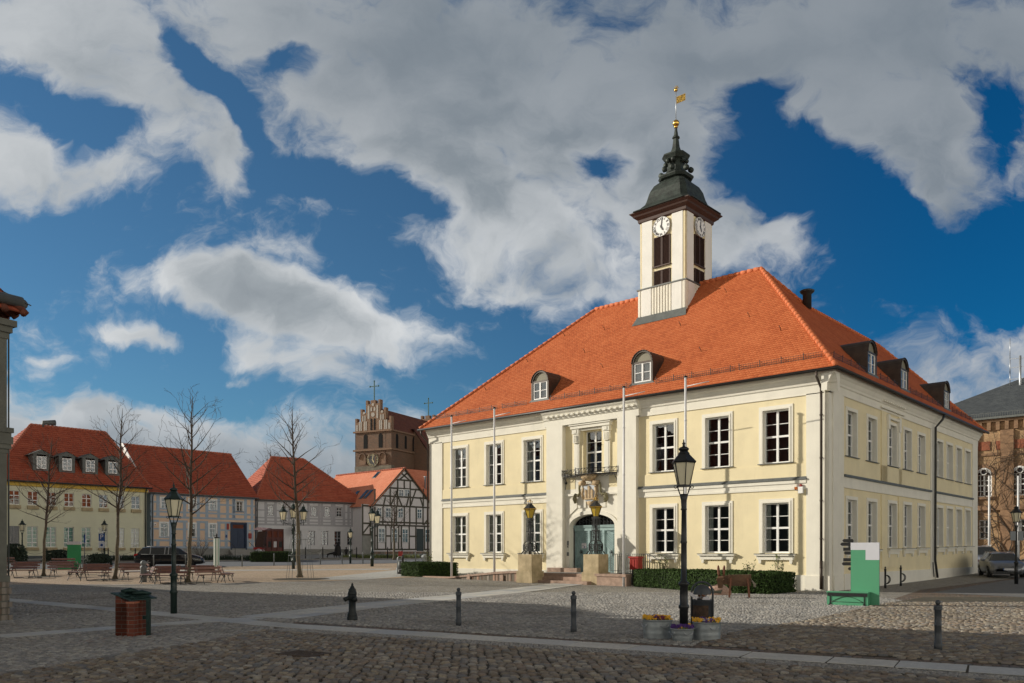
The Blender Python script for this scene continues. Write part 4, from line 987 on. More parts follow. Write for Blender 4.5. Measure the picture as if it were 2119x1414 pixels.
for y in (5.46, 10.2, 17.9): dormer('s', (-.10, y))
# ---- clock tower
tw = link('tower', None, hall)
TX0, TX1, TY0, TY1 = -12.2, -9.38, 4.3, 7.12; tx, ty = (TX0 + TX1) / 2, (TY0 + TY1) / 2; hw_ = (TX1 - TX0) / 2
b = MB(); e = .10
b.box(TX0 - e, TX1 + e, TY0 - e, TY1 + e, 13.4, 16.2, 0)
for fM in (Matrix.Identity(4), Matrix.Translation((tx, ty, 0)) @ Matrix.Rotation(math.pi / 2, 4, 'Z') @ Matrix.Translation((-tx, -ty, 0))):
    b.M = fM
    for a, c_ in ((TX0 + .15, TX0 + .75), (TX1 - .75, TX1 - .15)): b.box(a, c_, TY0 - e - .03, TY0 - e - .001, 13.4, 16.18, 1)
    for i in range(7): x = TX0 + .88 + i * .18; b.box(x, x + .04, TY0 - e - .035, TY0 - e - .001, 13.4, 16.18, 0)
    for x in (TX0 + .0, TX1 - .04, TX1 - .1 + .12): b.box(x, x + .04, TY0 - e - .03, TY0 - e - .001, 13.4, 16.18, 0)
b.M = None
b.build('tower_base', [M['cream'], M['white_wall']], tw)
b = MB(); b.box(TX0 - .16, TX1 + .16, TY0 - .16, TY1 + .16, 16.2, 16.27); b.prism([(TX0 - .2, 13.0), (TX1 + .2, 13.0), (TX1 + .2, 14.2), (TX0 - .2, 14.2)], 0, 0.01) if False else None
yb = TY0 - .1; b.quad((TX0 - .3, yb - .35, RZ(yb - .35) + .05), (TX1 + .3, yb - .35, RZ(yb - .35) + .05), (TX1 + .14, yb - .02, RZ(yb - .02) + .2), (TX0 - .14, yb - .02, RZ(yb - .02) + .2))
b.build('flashing', M['zinc'], tw)
b = MB()
b.box(TX0, TX1, TY0, TY1, 16.27, 20.0, 0)
faces = [Matrix.Identity(4), Matrix.Translation((tx, ty, 0)) @ Matrix.Rotation(math.pi / 2, 4, 'Z') @ Matrix.Translation((-tx, -ty, 0))]
for fM in faces:
    b.M = fM
    for a, c_ in ((TX0 + .12, TX0 + .78), (TX1 - .78, TX1 - .12)): b.box(a, c_, TY0 - .06, TY0 - .001, 16.28, 19.98, 1)
    for a, c_ in ((TX0 + .80, TX0 + .84), (TX1 - .84, TX1 - .80), (TX0, TX0 + .08), (TX1 - .08, TX1)): b.box(a, c_, TY0 - .035, TY0 - .001, 16.28, 19.98, 0)
b.M = None
b.build('tower_shaft', [mat('tower yellow', (.78, .68, .44), .8, .06), M['white_wall']], tw)
for fM in faces:
    for z0, z1 in ((17.33, 18.92), (16.30, 17.08)):
        lv = MB(); lv.M = fM
        lv.box(tx - .52, tx + .52, TY0 - .03, TY0 - .001, z0, z1, 1)
        for q in (-1, 1):
            lv.box(tx + q * .26 - .25, tx + q * .26 - .21, TY0 - .08, TY0 - .03, z0, z1); lv.box(tx + q * .26 + .21, tx + q * .26 + .25, TY0 - .08, TY0 - .03, z0, z1)
            z = z0 + .03
            while z < z1 - .03: lv.beam((tx + q * .26 - .21, TY0 - .055, z), (tx + q * .26 + .21, TY0 - .055, z), .05, .012, 0, up=(0, -1, 1)); z += .065
        lv.box(tx - .52, tx + .52, TY0 - .09, TY0 - .03, z1 - .04, z1); lv.box(tx - .56, tx + .56, TY0 - .12, TY0 - .03, z0 - .06, z0)
        lv.M = None; lv.build('louvre', [M['brown_wood'], M['room']], tw)
cr = MB()
cr.lathe([(hw_ + .02, 19.92), (hw_ + .10, 20.0), (hw_ + .12, 20.14), (hw_ + .3, 20.28), (hw_ + .34, 20.36), (hw_ + .46, 20.46), (hw_ + .46, 20.5)], 4, (tx, ty, 0), math.pi / 4, 0, False, math.sqrt(2), math.sqrt(2)); cr.build('tower_cornice', M['brown_wood'], tw)
cu_ = MB()
cu_.lathe([(1.95, 20.5), (1.93, 20.55), (1.62, 20.72), (1.40, 20.95), (1.27, 21.3), (1.17, 21.7), (1.0, 22.02), (.78, 22.22), (.66, 22.33)], 8, (tx, ty, 0), 0, 0, False, 1, 1, True, .80)
cu_.lathe([(.64, 22.3), (.64, 22.38), (.80, 22.42), (.86, 22.52), (.84, 22.60), (.66, 22.64), (.52, 22.8), (.44, 23.05), (.38, 23.35), (.44, 23.45), (.55, 23.52), (.60, 23.6), (.68, 23.72), (.66, 23.80), (.42, 23.86), (.28, 23.98), (.18, 24.3), (.13, 24.75), (.19, 24.80), (.17, 24.88), (.11, 24.95), (.05, 25.4)], 8, (tx, ty, 0), 0, 0, False, 1, 1, True, .55)
for t_ in range(4):
    for q, z, r_ in ((.80, 22.86, .15), (.56, 23.40, .12)):
        for sgn in (-1, 1):
            aa = t_ * math.pi / 2; cxx, cyy = tx + math.cos(aa) * q - math.sin(aa) * sgn * .3 * q, ty + math.sin(aa) * q + math.cos(aa) * sgn * .3 * q
            cu_.tube([(cxx + math.sin(aa) * .08, cyy - math.cos(aa) * .08, z), (cxx - math.sin(aa) * .08, cyy + math.cos(aa) * .08, z)], r_, 10)
cu_.build('cupola', M['patina'], tw)
vn = MB(); vn.ball((tx, ty, 25.64), .19, 14, 0); vn.lathe([(.1, 25.38), (.1, 25.48)], 10, (tx, ty, 0)); vn.lathe([(.022, 25.8), (.022, 27.45)], 6, (tx, ty, 0), 0, 1)
vn.ball((tx, ty, 27.5), .10, 8, 0)
for k_ in range(8):
    a = k_ * math.pi / 4; vn.beam((tx, ty, 27.58), (tx + math.cos(a) * .17, ty + .0, 27.58 + math.sin(a) * .17), .03, .03, 0)
vn.box(tx + .04, tx + .60, ty - .008, ty + .008, 26.72, 27.10, 0)
for i in range(6):
    for j in range(4):
        if (i * 3 + j) % 4 != 1: vn.box(tx + .07 + .088 * i, tx + .115 + .088 * i, ty - .012, ty + .012, 26.745 + .09 * j, 26.795 + .09 * j, 2)
vn.build('weather_vane', [M['gold'], M['steel'], M['void']], tw)
# clocks
NUM = ['XII', 'I', 'II', 'III', 'IIII', 'V', 'VI', 'VII', 'VIII', 'IX', 'X', 'XI']
def clock(loc, rotz, parent, rad=.54, dial=None, ink=None):
    dm = MB(); dm.M = Matrix.Rotation(math.pi / 2, 4, 'X'); dm.lathe([(rad, 0), (rad, .05), (rad * .98, .06), (rad * .95, .05)], 32, (0, 0, 0), 0, 0, False)
    cl = dm.build('clock_dial', dial or M['white'], parent, loc, rotz)
    rg = MB(); rg.tube([(rad * .99 * math.cos(t), -.055, rad * .99 * math.sin(t)) for t in np.linspace(0, 2 * math.pi, 33)], rad * .02, 4)
    rg.build('rim', ink or M['black'], cl)
    for i, s_ in enumerate(NUM):
        me = text_mesh(s_, rad * .36, ink or M['black']); o = link('numeral', me, cl); a = -i * math.pi / 6
        o.matrix_local = Matrix.Translation((math.sin(-a) * rad * .77, -.062, math.cos(a) * rad * .77)) @ Matrix.Rotation(-a, 4, 'Y') @ Matrix.Rotation(math.pi / 2, 4, 'X')
    for L_, wd, ang, nm_ in ((.52, .085, math.radians(152), 'hour_hand'), (.80, .055, math.radians(8), 'minute_hand')):
        h_ = MB(); dx, dz = math.sin(ang), math.cos(ang)
        h_.add([(-dz * wd * rad - dx * .15 * rad, -.07, dx * wd * rad - dz * .15 * rad), (dz * wd * rad - dx * .15 * rad, -.07, -dx * wd * rad - dz * .15 * rad), (dz * wd * rad + dx * L_ * rad * .75, -.07, -dx * wd * rad + dz * L_ * rad * .75), (dx * L_ * rad, -.07, dz * L_ * rad), (-dz * wd * rad + dx * L_ * rad * .75, -.07, dx * wd * rad + dz * L_ * rad * .75)], [(0, 1, 2, 3, 4)])
        h_.build(nm_, ink or M['black'], cl)
clock((tx, TY0 - .07, 19.42), 0, tw); clock((TX1 + .07, ty, 19.42), math.pi / 2, tw)
# ---- entrance steps, ramp
st = thing('entrance_steps', 'reddish granite steps and fieldstone ramp wall in front of the town hall door', 'steps', (13.29, 34.2, 0), HROT)
m_ = MB()
m_.box(-14.0, -10.6, -2.75, -2.2, 0, .24); m_.box(-14.0, -10.6, -2.35, -1.9, .24, .42); m_.box(-14.0, -10.6, -2.0, -1.9, .42, .58)
for x in (-12.9, -11.7): m_.box(x, x + .012, -2.756, -2.75, 0, .24)
m_.build('step', M['granite'], st)
m_ = MB(); m_.box(-14.4, -10.2, -1.95, .38, .05, .595); m_.build('landing', M['kerb'], st)
m_ = MB(); m_.prism([(-20.6, .0), (-14.9, .0), (-14.9, .62), (-16.6, .55), (-20.6, .16)], -2.62, -2.3, 0); m_.build('ramp_wall', M['fieldstone'], st)
m_ = MB(); m_.prism([(-21.8, .10), (-21.8, .24), (-20.6, .24), (-16.6, .62), (-14.9, .70), (-14.9, .58), (-16.6, .50), (-20.6, .16)][::-1], -2.68, -2.25, 0); m_.build('coping', M['granite'], st); m_ = MB(); m_.box(-22.6, -20.4, -2.66, -2.3, .1, .26); m_.build('edging', M['granite'], st); m_ = MB()
m_.box(-14.9, -12.9, -.6, -.25, .5, .82); m_.build('coping', M['granite'], st); m_ = MB(); m_.box(-10.2, -8.5, -2.5, -2.1, 0, .5); m_.box(-10.3, -8.5, -2.55, -2.05, .5, .62); m_.build('coping', M['granite'], st)
for x in (-18.9, -16.4): MB().box(x, x + .22, -2.70, -2.66, .05, .45).build('pier', M['granite'], st)
m_ = MB(); m_.prism([(-20.6, .12), (-14.9, .12), (-14.9, .55), (-20.6, .12)], -2.3, -.3); m_.build('ramp', M['kerb'], st)
rl = MB(); zb = .62
for i in range(22):
    t = i / 21; rl.beam((-10.9 + t * 2.5, -.4 - .3 * t, zb), (-10.9 + t * 2.5, -.4 - .3 * t, 1.55), .022, .022)
rl.beam((-10.9, -.4, 1.56), (-8.4, -.7, 1.56), .04, .03); rl.beam((-10.9, -.4, .72), (-8.4, -.7, .72), .03, .03); rl.beam((-8.4, -.7, 1.56), (-7.6, -.9, 1.2), .04, .03)
rl.box(-10.2, -8.4, -.9, -.3, 0, .62)
tag(rl.build('handrail', M['zinc'], None, (13.29, 34.2, 0), HROT), 'grey metal railing with upright bars right of the town hall door', 'railing')
rb = MB(); rb.box(-9.10, -8.62, -1.35, -.95, .82, 1.38, 0); rb.prism([(-9.14, 1.36), (-8.58, 1.36), (-8.58, 1.45), (-9.14, 1.45)], -1.4, -.9, 0)
for x in (-9.0, -8.85, -8.70): rb.box(x - .02, x + .02, -1.37, -1.351, .9, 1.30, 0)
for x in (-9.05, -8.65): rb.box(x - .03, x + .03, -1.15, -1.05, 0, .85, 1)
rb.build('x', [M['red'], M['dark_metal']]).name = 'mailbox'; o_ = bpy.data.objects['mailbox']; o_.location = (13.29, 34.2, 0); o_.rotation_euler = (0, 0, HROT)
tag(o_, 'red metal box on legs beside the railing right of the entrance', 'box')
# ================================================================ FAR HOUSES (bearing helper z(x,y) = crop of the photo)
YD = (.674, .738)
def za(x, y): return (x / 3.536, 820 + y / 3.536)
def zb_(x, y): return (480 + x / 3.2136, 780 + y / 3.2136)
def house(name, label, pl, cat='house'):
    return thing(name, label, cat, (pl.o[0], pl.o[1], 0), pl.rot)
def rect(pl, a, b, y=0.):
    (x0, z1), (x1, z0) = pl.loc(*a, y), pl.loc(*b, y); return (x0, x1, min(z0, z1), max(z0, z1))
def gable_roof(parent, m, x0, x1, ze, zr, half, over=.35, th=.34, hipL=None, hipR=None, depth=None, cap=None, front_only=False):
    """roof over x0..x1; eave at y=-over, ridge at y=half; hipL/hipR = how far the ridge end is moved in"""
    r = MB(); sl = (zr - ze) / (half + over); N = math.sqrt(1 + sl * sl); V = (half + over) * N
    rl, rr = x0 + (hipL or 0), x1 - (hipR or 0)
    tiled(r, (0, -over, ze), (1, 0, 0), (0, 1, sl), [(x0, 0), (x1, 0), (rr, V), (rl, V)], th, .05)
    yb = 2 * half + over
    r.hasuv = True
    r.quad((rl, half, zr), (rr, half, zr), (x1, yb, ze), (x0, yb, ze))
    for xe, rx, h in ((x0, rl, hipL), (x1, rr, hipR)):
        if h: 
            s2 = (zr - ze) / h; N2 = math.sqrt(1 + s2 * s2)
            if xe == x0: tiled(r, (x0, 0, ze), (0, -1, 0), (1, 0, s2), [(-yb, 0), (over, 0), (-half, h * N2)], th, .05)
            else: tiled(r, (x1, 0, ze), (0, 1, 0), (-1, 0, s2), [(-over, 0), (yb, 0), (half, h * N2)], th, .05)
    ro = r.build('roof', m, parent)
    c = MB(); caps(c, (rl, half, zr), (rr, half, zr), .13, .38)
    if hipL: caps(c, (x0, -over, ze), (rl, half, zr), .13, .38)
    if hipR: caps(c, (x1, -over, ze), (rr, half, zr), .13, .38)
    c.build('ridge_tiles', cap or M['roof_cap'], ro)
    return ro
M['roof_cap'] = mat('red ridge tiles', (.40, .12, .07), .75, .15)
M['reflect_red'] = mat('red reflection tint', (.16, .045, .025), .9, .2)  # reddish reflection of the panes, painted as the colour behind the glass
M['teal'] = mat('pale teal curtain', (.16, .40, .33), .9, .1)
M['palecream'] = mat('cream curtain', (.62, .56, .42), .9, .1)

# ---------------- yellow house
PY = Plane(12, 75.5, YD); yh_ = house('yellow_house', 'long pale yellow house with red hipped roof and four zinc dormers behind the left benches', PY)
xE = PY.loc(303, 1000)[0]; xS = -8.0
zE = PY.loc(160, 1003)[1]; gz = .92
lows = []; ups = []
for x0, x1 in ((62, 145), (202, 278), (338, 412), (470, 541), (600, 670), (725, 789), (853, 910), (962, 1025)):
    ups.append(rect(PY, za(x0, 700 + (x0 - 62) * .024), za(x1, 802 + (x1 - 62) * .017)))
for x0, x1 in ((62, 142), (197, 277), (335, 412), (467, 541), (597, 665), (721, 788), (850, 910), (958, 1020)):
    lows.append(rect(PY, za(x0, 955 + (x0 - 62) * .008), za(x1, 1108 - (x1 - 62) * .004)))
zu0 = np.mean([u_[2] for u_ in ups]); zu1 = np.mean([u_[3] for u_ in ups]); zl0 = np.mean([u_[2] for u_ in lows]); zl1 = np.mean([u_[3] for u_ in lows])
UPS = [(a, b, zu0, zu1) for a, b, _, _ in ups]; LOWS = [(a, b, zl0, zl1) for a, b, _, _ in lows]
m_ = MB(); wall(m_, xS, xE, gz + .35, zE, UPS + LOWS, 0, .18)
m_.box(xE - .01, xE, 0, 12.8, gz, zE); m_.box(xS, xE, .9, .95, gz, zE); m_.box(xS, xE, 12.7, 12.8, gz, zE); m_.box(xS, xS + .1, .9, 12.8, gz, zE); m_.box(xS, xE, -.03, 0, (zu0 + zl1) / 2 + .3, (zu0 + zl1) / 2 + .36)
m_.build('wall', M['yellow_green'], yh_)
m_ = MB(); m_.box(xS, xE + .02, -.04, .1, gz - .5, gz + .35); m_.build('plinth', M['socle'], yh_)
m_ = MB(); m_.box(xS, xE + .1, -.16, 0, zE - .42, zE - .02); m_.build('eaves_band', M['ochre'], yh_)
for i, (a, b, c0, c1) in enumerate(UPS):
    cm = M['reflect_red'] if i < 5 else M['blind']
    wo = put_window(yh_, window_meshes(round(b - a, 2), round(c1 - c0, 2), .10, 2, (1, 1, 1), 1 if i % 2 else 2, 0, bar=.028, stile=.055, mull=.075, curtain=('full' if i < 4 else 'left' if i == 4 else 'dark'), mats=dict(curtain=cm)), ((a + b) / 2, 0, c0))
    s_ = MB(); s_.box((a - b) / 2 - .05, (b - a) / 2 + .05, -.22, .0, -.38, -.06); s_.build('window_box', M['travertine'], wo)
for i, (a, b, c0, c1) in enumerate(LOWS):
    cm = M['teal'] if 0 < i < 5 else (M['palecream'] if i > 4 else M['slat'])
    wo = put_window(yh_, window_meshes(round(b - a, 2), round(c1 - c0, 2), .10, 2, (1, 2, 2), 1, 0, bar=.028, stile=.055, mull=.075, curtain='full', mats=dict(curtain=cm)), ((a + b) / 2, 0, c0))
    if i == 0:
        s_ = MB(); n_ = 26
        for q in range(n_): s_.beam(((a - b) / 2, .05, (c1 - c0) * (q + .5) / n_), ((b - a) / 2, .05, (c1 - c0) * (q + .5) / n_), .02, (c1 - c0) / n_ * .8)
        s_.build('roller_blind', M['slat'], wo)
    s_ = MB(); s_.box((a - b) / 2 - .05, (b - a) / 2 + .05, -.22, .0, -.30, -.04); s_.build('window_box', M['travertine'], wo)
half = 6.4; zrr = PY.loc(140, 887, half)[1]; rL = PY.loc(63.6, 880, half)[0]; rR = PY.loc(217.8, 895, half)[0]
xel = PY.loc(5, 975, -.4)[0]
ro_ = gable_roof(yh_, M['roof_red'], xel - 1.2, xE + .35, zE - .02, zrr, half, .4, hipL=rL - xel + 1.2, hipR=xE + .35 - rR)
sl_ = (zrr - zE) / (half + .4)
for cxp in (303, 490, 660, 825):
    px, py = za(cxp, 575 + (cxp - 303) * .06); yq = .9; xx, zz = PY.loc(px, py, yq); zz = zE + (yq + .4) * sl_
    d_ = MB(); w2, h_ = .73, 1.6
    for q in (-1, 1): d_.add([(q * w2, 0, 0), (q * w2, 0, h_), (q * w2, h_ / sl_ + .2, h_), (q * w2, 0.0, 0)], [(0, 1, 2)]); d_.box(q * w2 - .07 * (q > 0), q * w2 + .07 * (q < 0), -.02, .05, 0, h_); d_.box(q * w2, q * (w2 - .3), .0, .04, 0, h_)
    gb = [(-w2 * 1.35, h_ - .05), (0, h_ + .42), (w2 * 1.35, h_ - .05), (w2, h_ - .05), (-w2, h_ - .05)]
    d_.prism([gb[0], gb[2], gb[1]], -.03, .05)
    for q in (-1, 1): d_.quad((q * w2 * 1.4, -.12, h_ - .1), (0, -.12, h_ + .46), (0, 2.2, h_ + .46), (q * w2 * 1.4, 2.0, h_ - .1))
    d_.box(-w2, w2, -.05, .05, -.05, .10)
    dd = d_.build('dormer', M['zinc'], ro_, (xx, yq, zz))
    wm = window_meshes(.86, 1.2, .0, 2, (1, 1, 1), 1, 0, bar=.04, stile=.09, mull=.1, curtain='dark')
    w_ = link('window', wm[0][1], dd, (0, -.04, .18)); link('pane', wm[1][1], w_)
    q_ = MB(); q_.quad((-.4, .12, .1), (.4, .12, .1), (.4, .12, 1.2), (-.4, .12, 1.2)); q_.build('curtain', M['room'], w_)
xx, zz = PY.loc(88, 880, half)
hd = MB(); hd.tube([(xx, half, zrr - .2), (xx + .1, half, zrr + .35), (xx + 1.2, half, zrr + .45)], [.16, .22, .30], 8); hd.build('roof_cowl', M['zinc'], ro_)
g_ = MB(); g_.tube([(xS, -.5, zE), (xE + .4, -.5, zE)], .08, 6); g_.tube([(xE - .15, -.5, zE), (xE - .15, -.12, zE - .5), (xE - .15, -.12, gz)], .06, 6); g_.build('gutter', M['dark_metal'], yh_)

# ---------------- half timbered helper: rows and posts in facade coordinates
def frame_wall(parent, x0, x1, z0, z1, infill, timber, posts, rails, ops, rec=.1, extra=None, tw=.2):
    m_ = MB(); wall(m_, x0, x1, z0, z1, ops, 0, .18); m_.build('wall', infill, parent)
    t_ = MB(); pd = -.025
    def free(a, b, z_a, z_b):
        return not any(a < o[1] - .02 and b > o[0] + .02 and z_a < o[3] - .02 and z_b > o[2] + .02 for o in ops)
    for z, th in rails: 
        segs = [x0, x1]; cur = x0
        for o in sorted(ops):
            if z - th / 2 < o[3] and z + th / 2 > o[2]:
                if o[0] > cur: t_.box(cur, o[0], pd, .02, z - th / 2, z + th / 2)
                cur = max(cur, o[1])
        if cur < x1: t_.box(cur, x1, pd, .02, z - th / 2, z + th / 2)
    rz = sorted([(z - th / 2, z + th / 2) for z, th in rails])
    for x, za_, zb2 in posts:
        cuts = [za_]
        for a, b in rz:
            if za_ < a < zb2 or za_ < b < zb2: cuts += [a, b]
        cuts.append(zb2)
        for i in range(0, len(cuts) - 1, 2):
            if cuts[i + 1] - cuts[i] > .03 and free(x - tw / 2, x + tw / 2, cuts[i], cuts[i + 1]): t_.box(x - tw / 2, x + tw / 2, pd - .003, .02, cuts[i], cuts[i + 1])
    for a, b in (extra or []): t_.beam((a[0], pd + .012, a[1]), (b[0], pd + .012, b[1]), tw * .9, .03, 0, up=(0, 1, 0))
    t_.build('timber_frame', timber, parent)
# ---------------- blue house
PB = Plane(313, 86.6, YD); bh = house('blue_house', 'half timbered house with blue grey timbers, peach infill and a dark blue door', PB)
xB = PB.loc(527, 1040)[0]; zEb = PB.loc(420, 1025)[1]; gb_ = 1.12
upb = [rect(PB, za(1170, 742), za(1240, 835)), rect(PB, za(1375, 745), za(1440, 838)), rect(PB, za(1525, 752), za(1590, 845)), rect(PB, za(1722, 760), za(1785, 850)), rect(PB, zb_(22, 818), zb_(78, 905))]
lob = [rect(PB, za(1163, 918), za(1237, 1040)), rect(PB, za(1372, 925), za(1438, 1040)), rect(PB, za(1522, 925), za(1588, 1042))]
zz0, zz1 = np.mean([o[2] for o in upb]), np.mean([o[3] for o in upb]); ll0, ll1 = np.mean([o[2] for o in lob]), np.mean([o[3] for o in lob])
upb = [(a, b, zz0, zz1) for a, b, _, _ in upb]; lob = [(a, b, ll0, ll1) for a, b, _, _ in lob]
dr = rect(PB, za(1690, 925), (480 + 95 / 3.2136, 780 + 1140 / 3.2136)); dr = (dr[0], dr[1], gb_ + .75, dr[3])
zmid = PB.loc(*za(1300, 895))[1]
rails = [(zEb - .12, .26), (zmid + .12, .22), (zmid - .32, .24), (gb_ + 1.0, .24), ((zz0 - .22), .2), ((zz0 + zz1) / 2 + .1, .18), (ll0 - .25, .2), ((ll0 + ll1) / 2 + .1, .18)]
posts = []
for p in (1112, 1155, 1253, 1350, 1450, 1513, 1600, 1665, 1712): x = PB.loc(*za(p, 900))[0]; posts.append((x, zmid + .2, zEb))
for p in (10, 90, 133): x = PB.loc(*zb_(p, 950))[0]; posts.append((x, zmid + .2, zEb))
for p in (1112, 1155, 1250, 1350, 1452, 1510, 1602, 1655): x = PB.loc(*za(p, 1000))[0]; posts.append((x, gb_ + 1.1, zmid - .4))
for p in (103, 135): x = PB.loc(*zb_(p, 1050))[0]; posts.append((x, gb_ + 1.1, zmid - .4))
frame_wall(bh, 0, xB, gb_ + .9, zEb, M['peach'], M['blue_timber'], posts, rails, upb + lob + [dr], tw=.34)
m_ = MB(); m_.box(-.02, xB + .02, -.05, .2, gb_ - .5, gb_ + .9); m_.build('plinth', M['grey_base'], bh)
m_ = MB(); m_.box(-.01, .0, 0, 12.2, gb_, zEb); m_.box(xB, xB + .01, 0, 12.2, gb_, zEb); m_.box(0, xB, .9, .95, gb_, zEb); m_.build('side_wall', M['blue_timber'], bh)
for o in upb: put_window(bh, window_meshes(round(o[1] - o[0] - .3, 2), round(o[3] - o[2] - .3, 2), .02, 2, (1, 1, 1), 2, .15, .05, bar=.03, stile=.05, mull=.07, curtain='side', mats=dict(trim=M['white'])), ((o[0] + o[1]) / 2, 0, o[2] + .15))
for o in lob: put_window(bh, window_meshes(round(o[1] - o[0] - .3, 2), round(o[3] - o[2] - .3, 2), .02, 2, (1, 1, 1), 2, .15, .05, bar=.03, stile=.05, mull=.07, curtain='side', mats=dict(trim=M['white'])), ((o[0] + o[1]) / 2, 0, o[2] + .15))
for o in upb + lob:   # wall strips round the trimmed windows
    m_ = MB(); m_.box(o[0], o[1], -.004, .0, o[2], o[2] + .16); m_.box(o[0], o[1], -.004, .0, o[3] - .16, o[3]); m_.box(o[0], o[0] + .16, -.004, 0, o[2] + .16, o[3] - .16); m_.box(o[1] - .16, o[1], -.004, 0, o[2] + .16, o[3] - .16); m_.build('window_reveal', M['blue_timber'], bh)
m_ = MB(); m_.box(dr[0], dr[1], .12, .2, dr[2], dr[3], 0); m_.box(dr[0] - .08, dr[0] + .12, -.06, .12, dr[2], dr[3], 0); m_.box(dr[1] - .12, dr[1] + .08, -.06, .12, dr[2], dr[3], 0); m_.box(dr[0], dr[1], -.06, .12, dr[3] - .15, dr[3] + .05, 0)
xm = (dr[0] + dr[1]) / 2; m_.box(xm - .03, xm + .03, .09, .12, dr[2], dr[3] - .7, 0)
for q in (-1, 1):
    for k_ in range(2): m_.box(xm + q * .55 - .35, xm + q * .55 + .35, .10, .12, dr[2] + .2 + k_ * .95, dr[2] + 1.0 + k_ * .95, 0)
m_.box(dr[0] + .3, dr[1] - .3, .10, .118, dr[3] - .65, dr[3] - .25, 1); m_.build('door', [M['door_navy'], M['reflect_red']], bh)
m_ = MB()
for i in range(4): m_.box(dr[0] - .3, dr[1] + .3, -.35 - .32 * (3 - i), 0, gb_ - .1, gb_ + .2 * (i + 1) - .05)
m_.build('doorstep', M['kerb'], bh)
m_ = MB(); 
for xx in (dr[0] - .25, dr[1] + .25): m_.tube([(xx, -1.4, gb_), (xx, -1.4, gb_ + 1.0), (xx, -.1, gb_ + 1.7)], .025, 5)
m_.build('handrail', M['dark_metal'], bh)
half = 6.1; zrb = PB.loc(266, 921, half)[1]
ro_ = gable_roof(bh, M['roof_red'], -.5, xB + .35, zEb - .05, zrb, half, .4)
m_ = MB()   # white barge board and gable wall on the left
m_.add([(-.35, -.4, zEb - .1), (-.35, half, zrb - .05), (-.35, 2 * half + .4, zEb - .1)], [(0, 1, 2)], 0); m_.build('gable', M['white_wall'], bh)
m_ = MB(); m_.beam((-.52, -.42, zEb - .02), (-.52, half, zrb + .08), .08, .3); m_.beam((-.52, 2 * half + .42, zEb - .02), (-.52, half, zrb + .08), .08, .3); m_.build('barge_board', M['white'], bh)
g_ = MB(); g_.tube([(-.4, -.5, zEb - .05), (xB + .3, -.5, zEb - .05)], .07, 6); g_.tube([(.1, -.5, zEb - .05), (.1, -.12, zEb - .5), (.1, -.12, gb_)], .05, 6); g_.build('gutter', M['zinc'], bh)
m_ = MB(); x_, z_ = PB.loc(*za(1665, 955)); m_.box(x_ - .12, x_ + .12, -.12, -.03, z_ - .35, z_ + .35); m_.build('sign', M['red'], bh)
m_ = MB(); x_, z_ = PB.loc(*za(1133, 938)); m_.box(x_ - .12, x_ + .12, -.10, -.03, z_ - .14, z_ + .14, 0); m_.ball((x_, -.12, z_ - .02), .06, 6, 1); m_.build('alarm_box', [M['white'], M['red']], bh)
m_ = MB(); x_, z_ = PB.loc(*za(1655, 1025)); m_.box(x_ - .08, x_ + .08, -.1, -.03, z_ - .16, z_ + .16); m_.build('number_plate', M['signblue'], bh)
x_, z_ = PB.loc(*zb_(118, 1058)); m_ = MB(); m_.box(x_ - .2, x_ + .2, -.1, -.03, z_ - .3, z_ + .3); m_.build('sign', M['red'], bh)

# ---------------- grey house
GD = (.819, .574); PG = Plane(531, 96.2, GD); gh = house('grey_house', 'light grey half timbered house with red hipped roof and dark red gateway', PG)
xG = PG.loc(755, 1043)[0]; zEg = PG.loc(645, 1038)[1]; gg = 1.22
def R4(a, b, p=PG): return rect(p, zb_(*a), zb_(*b))
upg = [R4((233, 850), (280, 930)), R4((522, 858), (568, 932)), R4((610, 862), (655, 935)), R4((690, 864), (733, 936)), R4((806, 866), (845, 938)), R4((395, 855), (440, 931))]
log_ = [R4((505, 1025), (552, 1120)), R4((595, 1026), (640, 1120)), R4((682, 1026), (725, 1120)), R4((767, 1027), (808, 1118)), R4((418, 1024), (462, 1120))]
uz = np.mean([o[2] for o in upg]), np.mean([o[3] for o in upg]); lz = np.mean([o[2] for o in log_]), np.mean([o[3] for o in log_])
upg = [(a, b, *uz) for a, b, _, _ in upg]; log_ = [(a, b, *lz) for a, b, _, _ in log_]
gate = R4((200, 1010), (345, 1190)); gate = (gate[0], gate[1], gg - .05, gate[3])
zs_ = PG.loc(*zb_(500, 1000))[1]
m_ = MB(); wall(m_, 0, xG, gg + .5, zs_, log_ + [gate], 0, .2); m_.box(0, gate[0], -.0, .1, gg - .4, gg + .5); m_.box(xG - .01, xG, 0, 11, gg, zEg); m_.box(0, xG, 1.2, 1.25, gg, zEg); m_.build('wall', M['light_wall'], gh)
posts = [(PG.loc(*zb_(p, 900))[0], zs_ + .3, zEg) for p in (165, 225, 290, 352, 380, 455, 508, 580, 598, 665, 680, 745, 775, 798, 855, 880)]
rails = [(zEg - .1, .3), (zs_ + .25, .22), (zs_ + .62, .16), (uz[0] - .22, .16), ((uz[0] + uz[1]) / 2, .14)]
frame_wall(gh, 0, xG, zs_, zEg, M['light_wall'], M['grey_timber'], posts, rails, upg, tw=.30)
m_ = MB(); m_.box(gate[1], xG + .03, -.06, .15, gg - .5, gg + .75); m_.build('plinth', M['grey_base'], gh)
for o in upg: put_window(gh, window_meshes(round(o[1] - o[0] - .2, 2), round(o[3] - o[2] - .2, 2), .02, 2, (1, 1, 1), 2, .14, .05, bar=.03, stile=.05, mull=.065, curtain='side', mats=dict(trim=M['grey_timber'], curtain=M['reflect_red'])), ((o[0] + o[1]) / 2, 0, o[2] + .1))
